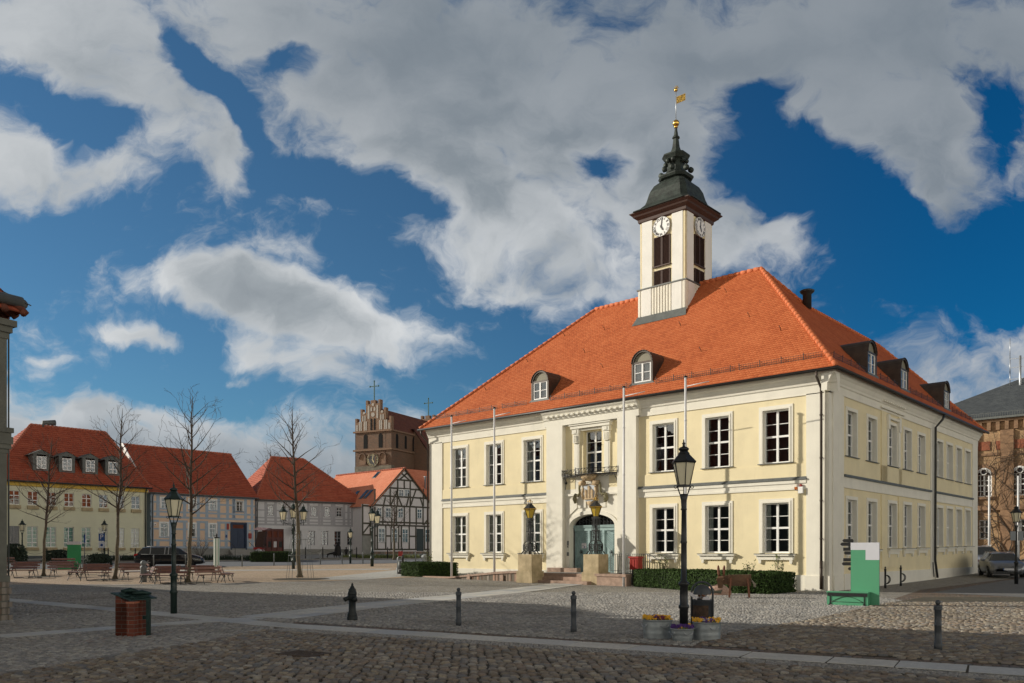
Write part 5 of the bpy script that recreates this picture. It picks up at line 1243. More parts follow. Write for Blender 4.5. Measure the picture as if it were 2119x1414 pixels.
for o in upg: m_ = MB(); m_.box(o[0], o[1], -.004, .0, o[2], o[2] + .11); m_.box(o[0], o[1], -.004, .0, o[3] - .11, o[3]); m_.box(o[0], o[0] + .11, -.004, 0, o[2] + .11, o[3] - .11); m_.box(o[1] - .11, o[1], -.004, 0, o[2] + .11, o[3] - .11); m_.build('window_reveal', M['grey_timber'], gh)
for i, o in enumerate(log_): put_window(gh, window_meshes(round(o[1] - o[0], 2), round(o[3] - o[2], 2), .14, 2, (1, 1, 1, 1), 2, 0, bar=.03, stile=.055, mull=.075, curtain=('left', 'side')[i % 2], mats=dict(curtain=M['reflect_red'], frame=M['grey_timber'])), ((o[0] + o[1]) / 2, 0, o[2]))
m_ = MB(); gw = gate[1] - gate[0]
m_.box(gate[0], gate[1], .2, .26, gate[2], gate[3], 0)
for q in range(5): x = gate[0] + gw * q / 4; m_.box(x - .10, x + .10, .10, .2, gate[2], gate[3], 0)
m_.box(gate[0], gate[1], .08, .2, gate[3] - .25, gate[3], 0); m_.box(gate[0], gate[1], .09, .2, gate[3] - 1.25, gate[3] - 1.05, 0)
for q in range(4):
    x = gate[0] + gw * (q + .5) / 4; m_.box(x - gw * .09, x + gw * .09, .18, .2 - .001, gate[3] - 1.0, gate[3] - .3, 1); m_.box(x - gw * .07, x + gw * .07, .19, .2 - .001, gate[3] - 2.2, gate[3] - 1.5, 2 if q != 2 else 3)
m_.build('gateway', [M['door_red'], M['reflect_red'], M['room'], M['paper']], gh)
half = 6.8; zrg = PG.loc(590, 948, half)[1]; ra, rb2 = PG.loc(561.5, 947, half)[0], PG.loc(628, 952, half)[0]
gable_roof(gh, M['roof_red2'], -.3, xG + .4, zEg - .05, zrg, half, .4, hipL=ra + .3, hipR=xG + .4 - rb2)
g_ = MB(); g_.tube([(-.4, -.5, zEg - .05), (xG + .4, -.5, zEg - .05)], .07, 6)
for xx in (.05, xG - .1): g_.tube([(xx, -.5, zEg - .05), (xx, -.12, zEg - .6), (xx, -.12, gg)], .05, 6)
g_.build('gutter', M['zinc'], gh)
m_ = MB(); x_, z_ = PG.loc(*zb_(395, 1020)); m_.box(x_ - .04, x_ + .04, -.9, -.02, z_ - .05, z_ + .05); m_.box(x_ - .03, x_ + .03, -1.2, -.15, z_ - .55, z_ + .45); m_.build('sign', M['black'], gh)

# ---------------- half timbered gable house
PH = Plane(755, 99.1, (.69, .72)); hh_ = house('gabled_house', 'black and white half timbered gable house with pale red roof beside the church', PH)
gk = 1.22
xa_, zEa = PH.loc(769, 1046); xap, zap = PH.loc(836, 970); xr_ = 2 * xap - xa_; xwL = PH.loc(*zb_(945, 900))[0]; xwR = 2 * xap - xwL; slh = (zap - zEa) / (xap - xa_)
zw = zap - (xap - xwL) * slh - .1
ops = []
fr = {}
def hop(a, b): o = R4(a, b, PH); ops.append(o); return o
wins = [hop((972, 1005), (1018, 1103)), hop((1060, 1008), (1103, 1104)), hop((1130, 1010), (1172, 1105)), hop((1283, 1012), (1325, 1103)), hop((965, 868), (997, 935)), hop((1020, 870), (1060, 938)), hop((1103, 872), (1140, 940)), hop((1230, 878), (1263, 945)), hop((1108, 748), (1142, 798)), hop((1148, 748), (1182, 798))]
dh = R4((1228, 1010), (1275, 1150), PH); dh = (dh[0], dh[1], gk + .5, dh[3])
m_ = MB(); wall(m_, xwL, xwR, gk + .45, zw, [o for o in ops if o[3] < zw] + [dh], 0, .15)
gb1, gb2 = ops[8][0], ops[9][1]; gz0, gz1 = ops[8][2], ops[8][3]
# gable field built round the attic window pair
sx_ = lambda z: xap - (zap - z) / slh + .1
def trap(z0, z1, xl=None, xr=None):
    a0, a1 = sx_(z0), sx_(z1); b0, b1 = 2 * xap - a0, 2 * xap - a1
    m_.quad((a0 if xl is None else xl, 0, z0), (b0 if xr is None else xr, 0, z0), (b1 if xr is None else xr, 0, z1), (a1 if xl is None else xl, 0, z1))
mid_ops = [o for o in ops if o[3] >= zw and o[3] < gz0 - .1]
trap(zw, gz0); trap(gz0, gz1, None, gb1); trap(gz0, gz1, gb2, None); trap(gz1, zap - .05)
m_.box(xwL, xwL + .01, 0, 12, gk, zw); m_.box(xwR - .01, xwR, 0, 12, gk, zw); m_.box(xwL, xwR, 1.0, 1.05, gk, zw - .2)
m_.build('wall', M['mauve_infill'], hh_)
t_ = MB(); pd = -.03
def bm(a, b, w_=.20):
    p, q = PH.loc(*zb_(*a)), PH.loc(*zb_(*b)); t_.beam((p[0], pd + .008, p[1]), (q[0], pd + .008, q[1]), w_, .04, 0, up=(0, 1, 0))
for z in (800, 745, 688): 
    zz_ = PH.loc(*zb_(1145, z))[1]; bw = (zap - zz_) / slh - .05; t_.box(xap - bw, xap + bw, pd, .0, zz_ - .1, zz_ + .1)
for z in (990, 970, 862, 1060, 1148):
    zz_ = PH.loc(*zb_(1145, z))[1]
    cur = xwL
    for o in sorted([o for o in ops if o[2] < zz_ + .1 and o[3] > zz_ - .1] + ([dh] if dh[3] > zz_ else [])):
        if o[0] > cur: t_.box(cur, o[0], pd, 0, zz_ - .1, zz_ + .1)
        cur = o[1]
    if cur < xwR: t_.box(cur, xwR, pd, 0, zz_ - .1, zz_ + .1)
for x in (950, 1052, 1100, 1185, 1272): bm((x, 745), (x, 860))
for x in (950, 1003, 1062, 1092, 1145, 1182, 1225, 1270, 1300): bm((x, 865), (x, 985))
for x in (950, 966, 1022, 1058, 1108, 1126, 1178, 1222, 1280): bm((x, 990), (x, 1148))
bm((1052, 860), (1105, 750)); bm((1130, 860), (1090, 760)); bm((1160, 862), (1185, 750)); bm((1185, 862), (1225, 745)); bm((1110, 688), (1165, 640)); bm((1180, 688), (1125, 640)); bm((1145, 745), (1145, 690)); bm((1185, 745), (1185, 690)); bm((1102, 745), (1102, 690))
bm((1275, 985), (1305, 945)); bm((1005, 865), (1020, 800)); bm((1270, 865), (1250, 800))
for q in (-1, 1): t_.beam((xap - q * (xap - xa_ + .05), pd - .1, zEa - .1), (xap, pd - .1, zap), .28, .10, 0, up=(0, 1, 0))
t_.build('timber_frame', M['dark_timber'], hh_)
for i, o in enumerate(wins):
    put_window(hh_, window_meshes(round(o[1] - o[0] - .1, 2), round(o[3] - o[2] - .1, 2), -.02, 2, (1, 1, 1), 2, .10, .05, bar=.03, stile=.05, mull=.065, curtain='side' if i < 8 else 'dark', mats=dict(trim=M['white'], curtain=M['reflect_red'])), ((o[0] + o[1]) / 2, 0, o[2] + .05))
m_ = MB(); m_.box(dh[0], dh[1], .05, .1, dh[2], dh[3]); m_.box(dh[0] + .1, dh[1] - .1, .02, .05, dh[2] + .2, dh[2] + 1.2); m_.box(dh[0] + .1, dh[1] - .1, .02, .05, dh[2] + 1.4, dh[3] - .5); m_.build('door', M['door_green'], hh_)
m_ = MB(); m_.box(xwL - .1, xwR + .1, -.12, .2, gk - .5, gk + .45); m_.build('plinth', M['fieldstone'], hh_)
m_ = MB(); m_.box(0, xwL, .6, .7, gk + 2.4, zw - .1, 0); m_.box(.02, xwL, .5, .6, gk, gk + 2.4, 2)
for z in (gk + 2.5, gk + 3.9, zw - .3): m_.box(0, xwL, .56, .6, z - .1, z + .1, 1)
for x in (.1, xwL - .12): m_.box(x - .1, x + .1, .565, .6, gk + 2.4, zw - .1, 1)
m_.beam((.1, .58, gk + 2.6), (xwL - .1, .58, gk + 3.9), .18, .03, 1, up=(0, 1, 0)); m_.build('side_shed', [M['mauve_infill'], M['dark_timber'], M['grey_base']], hh_)
r_ = MB(); Ls = 15.; N_ = math.sqrt(1 + slh * slh); hwid2 = xap - xa_
tiled(r_, (xa_ - .1, 0, zEa - .1 * slh), (0, -1, 0), (1, 0, slh), [(-Ls, 0), (.35, 0), (.35, (hwid2 + .1) * N_), (-Ls, (hwid2 + .1) * N_)], .165, .015)
tiled(r_, (xr_ + .1, 0, zEa - .1 * slh), (0, 1, 0), (-1, 0, slh), [(-.35, 0), (Ls, 0), (Ls, (hwid2 + .1) * N_), (-.35, (hwid2 + .1) * N_)], .165, .015)
ro_ = r_.build('roof', M['roof_pink'], hh_)
c_ = MB(); caps(c_, (xap, -.3, zap + .08), (xap, Ls, zap + .08), .11, .38, mat=0); c_.build('ridge_tiles', M['roof_cap'], ro_)
for (px, py), L_ in (((960, 655), .9), ((825, 783), .9), ((878, 785), 1.2), ((908, 782), 1.2)):
    # skylight lies on the left slope: intersect the bearing with the slope plane
    X0 = np.array([((480 + px / 3.2136) - CX) / F_PX, 1., (YH - (780 + py / 3.2136)) / F_PX])
    o0 = np.array([*PH.o, 0.]); d3 = np.array([*PH.d, 0.]); n3 = np.array([*PH.n, 0.])
    nrm = np.array([-slh * d3[0], -slh * d3[1], 1.]); p0 = o0 + d3 * xa_ + np.array([0, 0, zEa]); t0 = ((p0 - np.array([0, 0, CAM_H])) @ nrm) / (X0 @ nrm); P3 = np.array([0, 0, CAM_H]) + X0 * t0
    lx, ly = (P3 - o0) @ d3, (P3 - o0) @ n3
    s_ = MB()
    for dx, dd, mt_ in ((0, .0, 0), (.10, .03, 1)):
        a = (lx - L_ / 2 + dx, P3[2] - slh * (L_ / 2 - dx)); b = (lx + L_ / 2 - dx, P3[2] + slh * (L_ / 2 - dx))
        s_.add([(a[0] - .03 * 0, ly - .35 + dx, a[1] + .08 + dd), (a[0], ly + .35 - dx, a[1] + .08 + dd), (b[0], ly + .35 - dx, b[1] + .08 + dd), (b[0], ly - .35 + dx, b[1] + .08 + dd), (a[0], ly - .35 + dx, a[1]), (a[0], ly + .35 - dx, a[1])], [(0, 1, 2, 3), (0, 1, 5, 4)], mt_)
    s_.build('skylight', [M['zinc'], M['carglass']], ro_)
# ---------------- low house behind, right of the gable
PK = Plane(868, 116.8, (.69, .72)); kh = house('rear_house', 'red roofed house half hidden between the gabled house and the town hall', PK)
r_ = MB()
zt = PK.loc(887, 973)[1]; zb0 = PK.loc(862, 1040)[1]
tiled(r_, (1.5, 0, zb0), (1, 0, 0), (0, 1, 1.), [(0, 0), (10.5, 0), (10.5, 7.5), (0, 7.5)], .34, .05)
r_.build('roof', M['roof_pink'], kh)
m_ = MB(); m_.box(1.6, 12, .3, 8, 1.2, zb0); m_.add([(1.6, .3, zb0), (1.6, 10.6, zb0), (1.6, 5.3, zb0 + 5.2)], [(0, 1, 2)]); m_.add([(12, .3, zb0), (12, 10.6, zb0), (12, 5.3, zb0 + 5.2)], [(0, 1, 2)]); m_.build('wall', M['mauve_infill'], kh)
m_ = MB(); m_.lathe([(.16, 0), (.16, 1.9), (.2, 1.95), (.2, 2.1)], 10, (3.0, 2.3, zb0 + 2.0)); m_.build('flue', M['steel'], kh)
m_ = MB(); m_.add([(1.2, 1.6, zb0 + 1.75), (1.9, 1.6, zb0 + 1.75), (1.9, 2.5, zb0 + 2.65), (1.2, 2.5, zb0 + 2.65)], [(0, 1, 2, 3)]); m_.build('skylight', M['zinc'], kh)

# ---------------- church
CD = np.array([.90, -.436]); PC_D = 150.
cpx = 809.7; ox = (cpx - CX) / F_PX * PC_D
ch = thing('church', 'medieval brick church tower with stepped gables and clock beyond the roofs', 'church', (ox, PC_D, 0), math.atan2(-.436, .90))
PF = Plane(cpx, PC_D, (.90, -.436))     # front: local x from negative to 0
PS = Plane(cpx, PC_D, (.436, .90))      # side: local x = local y of the church frame
def z5(x, y): return (700 + x / 6.425, 780 + y / 6.425)
def cf(x, y): return PF.loc(*z5(x, y))
def cs(x, y): return PS.loc(*z5(x, y))
xl = cf(225, 740)[0]; zc1 = cf(470, 725)[1]; zc2 = cf(470, 972)[1]; zst = cf(470, 1185)[1]
Lc = 26.
m_ = MB(); wops = [(cf(340, 0)[0], cf(388, 0)[0], cf(365, 955)[1], cf(365, 800)[1]), (cf(540, 0)[0], cf(588, 0)[0], cf(565, 940)[1], cf(565, 785)[1])]
zw0 = (wops[0][2] + wops[1][2]) / 2; zw1 = (wops[0][3] + wops[1][3]) / 2; wops = [(a, b, zw0, zw1 - .5) for a, b, _, _ in wops]
wall(m_, xl, 0, zst, zc1, wops, 0, .6, 0, 1)
m_.box(xl, 0, 1.5, 1.6, zst, zc1)
MS = Matrix.Rotation(math.pi / 2, 4, 'Z')
m_.M = MS
sops = []
for (a, b, zt_, zb2) in ((765, 797, 790, 945), (882, 910, 815, 955), (985, 1050, 815, 990), (1085, 1145, 840, 1000)):
    x0, x1 = cs(a, 0)[0], cs(b, 0)[0]; sops.append((x0, x1, cs(a, zb2)[1], cs(a, zt_)[1] - .5))
wall(m_, 0, Lc, 1, zc1, sops, 0, .5, 0, 1); m_.box(0, Lc, 1.2, 1.3, 1, zc1)
m_.M = None
m_.box(xl, 0, Lc - .2, Lc, 1, zc1); m_.box(xl, xl + .2, 0, Lc, 1, zc1)
m_.build('wall', [M['church'], M['room']], ch)
m_ = MB(); m_.box(xl - .05, .05, -.08, 1.0, 1.0, zst); m_.build('plinth', M['churchstone'], ch)
m_ = MB()
for z in (zc1, zc2): m_.box(xl - .3, .3, -.3, 0, z - .15, z + .15); m_.box(0, .3, 0, Lc, z - .15, z + .15)
m_.build('string_course', M['churchlight'], ch)
def pointed(mb, x0, x1, z0, z1, y, mat=0, dep=.0):
    w_ = (x1 - x0) / 2; xm = (x0 + x1) / 2; n = 5; pts = [(x0, z0), (x1, z0)]
    zs = z1 - w_ * 1.3
    pts += [(x1 - w_ * (1 - math.cos(t * math.pi / 2 * .95)) , zs + w_ * 1.3 * math.sin(t * math.pi / 2)) for t in np.linspace(0, 1, n)]
    pts += [(x0 + w_ * (1 - math.cos(t * math.pi / 2 * .95)), zs + w_ * 1.3 * math.sin(t * math.pi / 2)) for t in np.linspace(1, 0, n)]
    mb.add([(a, y, b) for a, b in pts], [tuple(range(len(pts)))], mat); return pts
m_ = MB()
for a, b, _, _ in wops: pointed(m_, a - .05, b + .05, zw0 + .0, zw1 + .5, -.03, 0)
m_.M = MS
for a, b, c0, c1 in sops: pointed(m_, a, b, c0, c1 + 1.0, -.03, 0)
m_.M = None
m_.build('bell_opening', M['void'], ch)
m_ = MB()
for a, b in ((283, 372), (415, 505), (550, 640)):
    x0, x1 = cf(a, 0)[0], cf(b, 0)[0]; p_ = pointed(m_, x0, x1, zst + .3, zst + (zc2 - zst) * .80, -.05, 0)
    for i in range(1, len(p_) - 1): m_.beam((p_[i][0], -.12, p_[i][1]), (p_[(i + 1) % len(p_)][0], -.12, p_[(i + 1) % len(p_)][1]), .18, .3, 1, up=(0, 1, 0))
m_.build('blind_arch', [M['churchlight'], M['church']], ch)
ccx, ccz = cf(465, 1105)
GRb = mat('gold clock numerals', (.62, .52, .28), .5, .1)
clock((ccx, -.15, ccz), 0, ch, 1.25, M['black'], GRb)
# stepped gable
def gable(yq, nm, simple=False):
    m_ = MB(); zz = lambda v: cf(470, v)[1]
    xm = xl / 2
    steps = [(235, 290, 560, 600), (308, 365, 432, 478), (385, 440, 322, 365), (445, 512, 305, 305)]
    wds = [(-xl) / 2, (-xl) / 2 * .70, (-xl) / 2 * .40, (-xl) / 2 * .13]
    tops = [zz(590), zz(470), zz(358), zz(310)]
    for k_, (w_, t_) in enumerate(zip(wds, tops)): m_.box(xm - w_, xm + w_, yq - .4, yq + .4 , zc1 if k_ == 0 else tops[k_ - 1], t_)
    for k_ in range(3):
        for q in (-1, 1): x_ = xm + q * (wds[k_] - .22); m_.box(x_ - .22, x_ + .22, yq - .42, yq + .42, tops[k_], tops[k_] + .72)
    g__ = m_.build('stepped_gable', M['churchlight'], ch)
    m_ = MB()
    if not simple:
        y_ = yq - .45
        for k_, (a, b, t0, t1) in enumerate([(.62, .80, 0, .62), (.84, .96, 0, .45), (.34, .52, 0, .62)]):
            for q in (-1, 1):
                for sub in (0, 1):
                    xa2 = xm + q * (-xl / 2) * (a + (b - a) * (sub * .52)); xb2 = xm + q * (-xl / 2) * (a + (b - a) * (sub * .52 + .40)); pointed(m_, min(xa2, xb2), max(xa2, xb2), zc1 + .25, zc1 + 2.2 * (t1 / .62) - .2, y_, 0)
        for q in (-1, 1):
            for sub in (0, 1): xa2 = xm + q * (-xl / 2) * (.44 + sub * .12); pointed(m_, xa2 - .14, xa2 + .14, tops[0] + .15, tops[0] + 1.15, y_, 0)
            xa2 = xm + q * (-xl / 2) * .24; pointed(m_, xa2 - .2, xa2 + .2, zc1 + 2.4, tops[1] + 1.3, y_, 0)
            xa2 = xm + q * (-xl / 2) * .09; pointed(m_, xa2 - .2, xa2 + .2, tops[1] + .2, tops[2] - .6, y_, 0)
            xa2 = xm + q * (-xl / 2) * .09; pointed(m_, xa2 - .2, xa2 + .2, zc1 + .2, zc1 + 2.4, y_, 1)
            m_.add([(xm + q * (-xl / 2) * .50 + .26 * math.cos(t), y_, tops[0] + 1.65 + .26 * math.sin(t)) for t in np.linspace(0, 2 * math.pi, 9)[:-1]], [tuple(range(8))], 0)
        for zz2, rr in ((zc1 + 3.1, .42), (tops[2] - .15, .28)): m_.add([(xm + rr * math.cos(t), y_ - .005, zz2 + rr * math.sin(t)) for t in np.linspace(0, 2 * math.pi, 13)[:-1]], [tuple(range(12))], 0)
        m_.build('niche', [M['niche'], M['void']], g__)
    m_ = MB(); tz = tops[3]
    m_.beam((xm, yq, tz), (xm, yq, tz + 3.6), .16, .16); m_.beam((xm - .95, yq, tz + 2.65), (xm + .95, yq, tz + 2.65), .14, .14)
    for p in ((xm, tz + 3.6), (xm - .95, tz + 2.65), (xm + .95, tz + 2.65)): m_.ball((p[0], yq, p[1]), .17, 6)
    m_.build('cross', mat('verdigris cross', (.05, .13, .13), .6, .1), g__)
gable(.4, 'a'); 
yy2 = cs(1085, 600)[0] - 2.0
gable(19.5, 'b', True)
m_ = MB(); zr_ = cf(600, 345)[1] - .5; xm = xl / 2; N_ = math.hypot(-xl / 2 + .2, zr_ - zc1)
slc = (zr_ - zc1) / (-xl / 2 + .2)
tiled(m_, (.2, 0, zc1), (0, 1, 0), (-1, 0, slc), [(.8, 0), (19.2, 0), (19.2, N_), (.8, N_)], .3, .03)
m_.quad((xl - .2, .8, zc1), (xl - .2, 19.2, zc1), (xm, 19.2, zr_), (xm, .8, zr_))
# nave roof, lower and wider, leaning against the tower
tiled(m_, (7.5, 0, zst - 2.5), (0, 1, 0), (-1, 0, 1.35), [(7.5, 0), (40, 0), (40, 12.5), (7.5, 12.5)], .3, .03)
m_.quad((0, 7.5, zst + 7.6), (0, 40, zst + 7.6), (xl, 40, zst + 7.6), (xl, 7.5, zst + 7.6))
m_.build('roof', M['roof_dark'], ch)
m_ = MB(); m_.box(0, 7.3, 7.5, 40, 1, zst - 2.5); m_.add([(7.3, 7.6, zst - 2.5), (0, 7.6, zst - 2.5), (0, 7.6, zst + 7.3)], [(0, 1, 2)]); m_.build('nave', M['church'], ch)

# ---------------- brick building on the right
PR = Plane(1990, 80, tuple(HX)); br = house('brick_building', 'yellow brown brick building with arched windows and slate roof behind the parked cars', PR, 'building')
def z7(x, y): return (1960 + x / 2.6667, 700 + y / 2.6667)
xr0, xr1 = -6., PR.loc(2119, 900)[0] + 9; zER = PR.loc(2060, 866)[1]; gr_ = .95
ar1 = rect(PR, z7(160, 720), z7(247, 875)); ar2 = rect(PR, z7(357, 708), z7(444, 865)); gr1 = rect(PR, z7(175, 1003), z7(235, 1110)); gr2 = rect(PR, z7(388, 1000), z7(448, 1108))
az0, az1 = (ar1[2] + ar2[2]) / 2, (ar1[3] + ar2[3]) / 2; gz0_, gz1_ = (gr1[2] + gr2[2]) / 2, (gr1[3] + gr2[3]) / 2
pitch = ar2[0] - ar1[0]; aw = ar1[1] - ar1[0]
arO = [(ar1[0] + pitch * k_, ar1[1] + pitch * k_, az0, az1 - aw / 2) for k_ in (-1, 0, 1, 2)]; grO = [(gr1[0] + pitch * k_, gr1[1] + pitch * k_, gz0_, gz1_) for k_ in (-1, 0, 1, 2)]
m_ = MB(); wall(m_, xr0, xr1, gr_ - .5, zER, arO + grO, 0, .25)
for a, b, c0, c1 in arO:
    xm = (a + b) / 2; n = 12; w_ = (b - a) / 2
m_.box(xr0, xr1, 1.3, 1.4, 0, zER)
m_.build('wall', M['brick_y'], br)
m_ = MB()
for a, b, c0, c1 in arO:
    xm = (a + b) / 2; w_ = (b - a) / 2
    for i in range(14):
        t0, t1 = math.pi * i / 14, math.pi * (i + 1) / 14
        m_.add([(xm + w_ * math.cos(t0), -.05, c1 + w_ * math.sin(t0)), (xm + w_ * math.cos(t1), -.05, c1 + w_ * math.sin(t1)), (xm + (w_ + .35) * math.cos(t1), -.08, c1 + (w_ + .35) * math.sin(t1)), (xm + (w_ + .35) * math.cos(t0), -.08, c1 + (w_ + .35) * math.sin(t0))], [(0, 1, 2, 3)])
    m_.box(a - .3, b + .3, -.2, 0, c0 - .25, c0 - .02)
for k_ in (-1, 0, 1, 2): x = ar1[1] + .75 + pitch * k_; m_.box(x, x + 1.1, -.28, 0, gr_ - .5, zER - 1.2)
zf = PR.loc(*z7(220, 945))[1]; m_.box(xr0, xr1, -.32, 0, zf - .1, zf + .35)
zf2 = PR.loc(*z7(220, 645))[1]; m_.box(xr0, xr1, -.12, 0, zf2 - .1, zf2 + .15)
m_.box(xr0, xr1, -.35, 0, zER - .35, zER)
x = xr0
while x < xr1: m_.box(x, x + .32, -.30, 0, zER - 1.15, zER - .35); x += .75
m_.build('brick_trim', mat_brick('red brick trim', (.33, .19, .10), (.23, .13, .07), (.22, .17, .12), 1.15), br)
m_ = MB(); tz0, tz1 = PR.loc(*z7(220, 620))[1], PR.loc(*z7(220, 572))[1]
for k_ in (-1, 0, 1, 2):
    for dx in (-.15, 1.7): x = ar1[0] + pitch * k_ + dx; m_.box(x, x + 1.35, -.10, 0, tz0, tz1)
m_.build('terracotta_panel', M['terracotta'], br)
for a, b, c0, c1 in arO:
    W_ = b - a; H_ = c1 - c0 + W_ / 2
    f_ = MB(); 
    for xx in (-W_ / 2 + .06, 0, W_ / 2 - .06): f_.box(xx - .07, xx + .07, .12, .2, 0, c1 - c0)
    for q in (-1, 1): f_.box(q * W_ / 4 - .03, q * W_ / 4 + .03, .14, .2, 0, c1 - c0)
    for j in range(5): z = (c1 - c0) * j / 4; f_.box(-W_ / 2, W_ / 2, .13, .19, z - (.05 if j in (0, 4) else .03), z + (.09 if j in (0, 4, 2) else .03))
    f_.tube([(W_ / 2 * .93 * math.cos(t), -.05, c1 - c0 + W_ / 2 * .93 * math.sin(t)) for t in np.linspace(0, math.pi, 13)], .07, 5); f_.tube([(.28 * math.cos(t), -.05, c1 - c0 + .3 + .28 * math.sin(t)) for t in np.linspace(0, 6.28, 11)], .05, 5)
    for t in np.linspace(.25, math.pi - .25, 6): f_.beam((.3 * math.cos(t), -.05, c1 - c0 + .3 + .28 * math.sin(t)), (W_ / 2 * .9 * math.cos(t), -.05, c1 - c0 + W_ / 2 * .9 * math.sin(t)), .05, .05)
    wd = f_.build('window', M['white'], br, ((a + b) / 2, 0, c0))
    p_ = MB(); p_.add([(-W_ / 2, .2, 0), (W_ / 2, .2, 0)] + [(W_ / 2 * math.cos(t), -.0 + .2, c1 - c0 + W_ / 2 * math.sin(t)) for t in np.linspace(0, math.pi, 13)], [tuple(range(15))]); p_.build('pane', M['carglass'], wd)
    p_ = MB(); p_.add([(W_ / 2 * math.cos(t), -.012, c1 - c0 + W_ / 2 * math.sin(t)) for t in np.linspace(0, math.pi, 13)], [tuple(range(13))]); p_.build('pane', M['carglass'], wd)
    for o_ in (f_,): pass
for a, b, c0, c1 in grO: put_window(br, window_meshes(round(b - a, 2), round(c1 - c0, 2), .15, 2, (1, 1, 1), 2, 0, bar=.05, stile=.1, mull=.14, curtain='dark'), ((a + b) / 2, 0, c0))
r_ = MB(); ap = PR.loc(2119, 812)[1] + 1.5
run = 11.; sl_ = 5.6 / run
tiled(r_, (0, -.5, zER), (1, 0, 0), (0, 1, sl_), [(xr0 - .5, 0), (xr1 + .5, 0), (xr1 - 7, run * math.sqrt(1 + sl_ ** 2)), (PR.loc(2125, 820, 10)[0], run * math.sqrt(1 + sl_ ** 2))], .25, .01)
r_.quad((xr0 - .5, -.5, zER), (PR.loc(2125, 820, 10)[0], 10.5, zER + 5.6), (PR.loc(2125, 820, 10)[0], 14, zER + 5.6), (xr0 - .5, 22, zER))
rr_ = r_.build('roof', M['slate'], br)
g_ = MB(); x = xr0
while x < xr1: g_.beam((x, -.45, zER + .1), (x, -.45, zER + .5), .03, .03); x += .2
g_.beam((xr0, -.45, zER + .5), (xr1, -.45, zER + .5), .04, .04); g_.beam((xr0, -.55, zER), (xr1, -.55, zER), .2, .2); g_.build('snow_guard', M['zinc'], rr_)
ax, az_ = PR.loc(2111, 812, 8); a_ = MB(); zt_ = PR.loc(2111, 716, 8)[1]
a_.tube([(ax, 8, az_ - 1.5), (ax, 8, zt_ - 1.0)], .12, 6); a_.tube([(ax - .9, 8, zt_ - 1.2), (ax - .9, 8, zt_ + .9)], .04, 4); a_.beam((ax - .9, 8, zt_ - 1.2), (ax + .8, 8, zt_ - 1.3), .05, .05)
for z in (.3, .55): a_.beam((ax - .9, 8, az_ + (zt_ - az_) * z), (ax + .3, 8, az_ + (zt_ - az_) * z), .05, .05); a_.tube([(ax - .9, 8, az_ + (zt_ - az_) * z - .6), (ax - .9, 8, az_ + (zt_ - az_) * z + .9)], .05, 4)
a_.build('antenna', M['steel'], rr_)
v_ = MB()
def creeper(x, z, ang, L, r0, depth=0):
    pts = [(x, -.36 - .04 * depth, z)]; a = ang
    n = int(L / .5) + 1
    for i in range(n):
        a += random.uniform(-.35, .35); x += math.sin(a) * .5; z += math.cos(a) * .5
        if z > zER - 1.3: break
        pts.append((x, -.36 - random.uniform(0, .08), z))
        if depth < 3 and random.random() < .36: creeper(x, z, a + random.choice((-1, 1)) * random.uniform(.4, 1.3), L * random.uniform(.3, .6), r0 * .5, depth + 1)
    if len(pts) > 1: v_.tube(pts, [r0 * (1 - .7 * i / len(pts)) for i in range(len(pts))], 4, 0, caps=False)
for k_ in (0, 1): 
    for j in range(3): creeper(ar1[1] + 1.3 + pitch * k_ + random.uniform(-.6, .6), gr_, random.uniform(-.15, .15), 10, .07)
for j in range(2): creeper(ar1[1] + 1.4 + pitch, gr_ + 1, random.uniform(-.6, .6), 8, .07)
tag(v_.build('creeper', M['vine'], None, (PR.o[0], PR.o[1], 0), PR.rot), 'bare dark climbing creeper spread over the brick facade on the right', 'climbing plant')

# ---------------- buildings on the left side of the square (the first one shows its corner; the other two are unseen, invented and shaped to shade the foreground with it)
K0 = np.array([-12.40, 20.0]); KA = np.array([-.854, .52]); KB = np.array([-.52, -.854])
krot = math.atan2(KB[1], KB[0])   # local x runs from the corner along the visible face, local y -> into the house = KA side
# frame with x = -KA (towards the corner), y = KB (into the house): origin at the corner
krot = math.atan2(-KA[1], -KA[0])
ck = thing('corner_house', 'grey weathered house corner with pilaster, gutter and clay tiles at the left edge', 'house', (K0[0], K0[1], 0), krot + math.pi)
# local x = KA direction (away from corner), local y = rotated +90deg = KB
La, Wb = 20.5, 11.
m_ = MB(); m_.box(.25, La, .25, Wb, .0, 7.2); m_.build('wall', M['dirtyplaster'], ck)
m_ = MB()
m_.box(-.02, .8, -.02, .8, .95, 7.0)
for z0, z1, p_ in ((0, .95, .04), (.95, 1.05, .07), (1.05, 1.10, .07), (4.10, 4.2, .04), (4.2, 4.32, .09), (4.32, 4.5, .12), (4.5, 4.6, .09), (4.6, 4.72, .13), (6.9, 7.05, .05), (7.05, 7.2, .11), (7.2, 7.35, .18)):
    m_.box(-p_, La, -p_, Wb, z0, z1)
m_.build('pilaster', M['dirtyplaster'], ck)
m_ = MB()
for i in range(6): q = random.uniform(-.06, .03); m_.box(-.07 + q, .5 + q, -.07 + q, .5, i * .165, i * .165 + random.uniform(.12, .16))
m_.build('corner_stone', M['fieldstone'], ck)
r_ = MB(); he, hr, ins = 7.55, 15.2, 5.6; o_ = .28
sl1 = (hr - he) / (ins + o_)
A_, B_, C_, D_ = (-o_, -o_, he), (La, -o_, he), (La, Wb + o_, he), (-o_, Wb + o_, he); r1, r2 = (4.2, Wb / 2, hr), (La, Wb / 2, hr)
N2 = math.sqrt(1 + ((hr - he) / (4.2 + o_)) ** 2)
tiled(r_, (-o_, 0, he), (0, -1, 0), (1, 0, (hr - he) / (4.2 + o_)), [(-Wb - o_, 0), (o_, 0), (-Wb / 2, (4.2 + o_) * N2)], .3, .05)
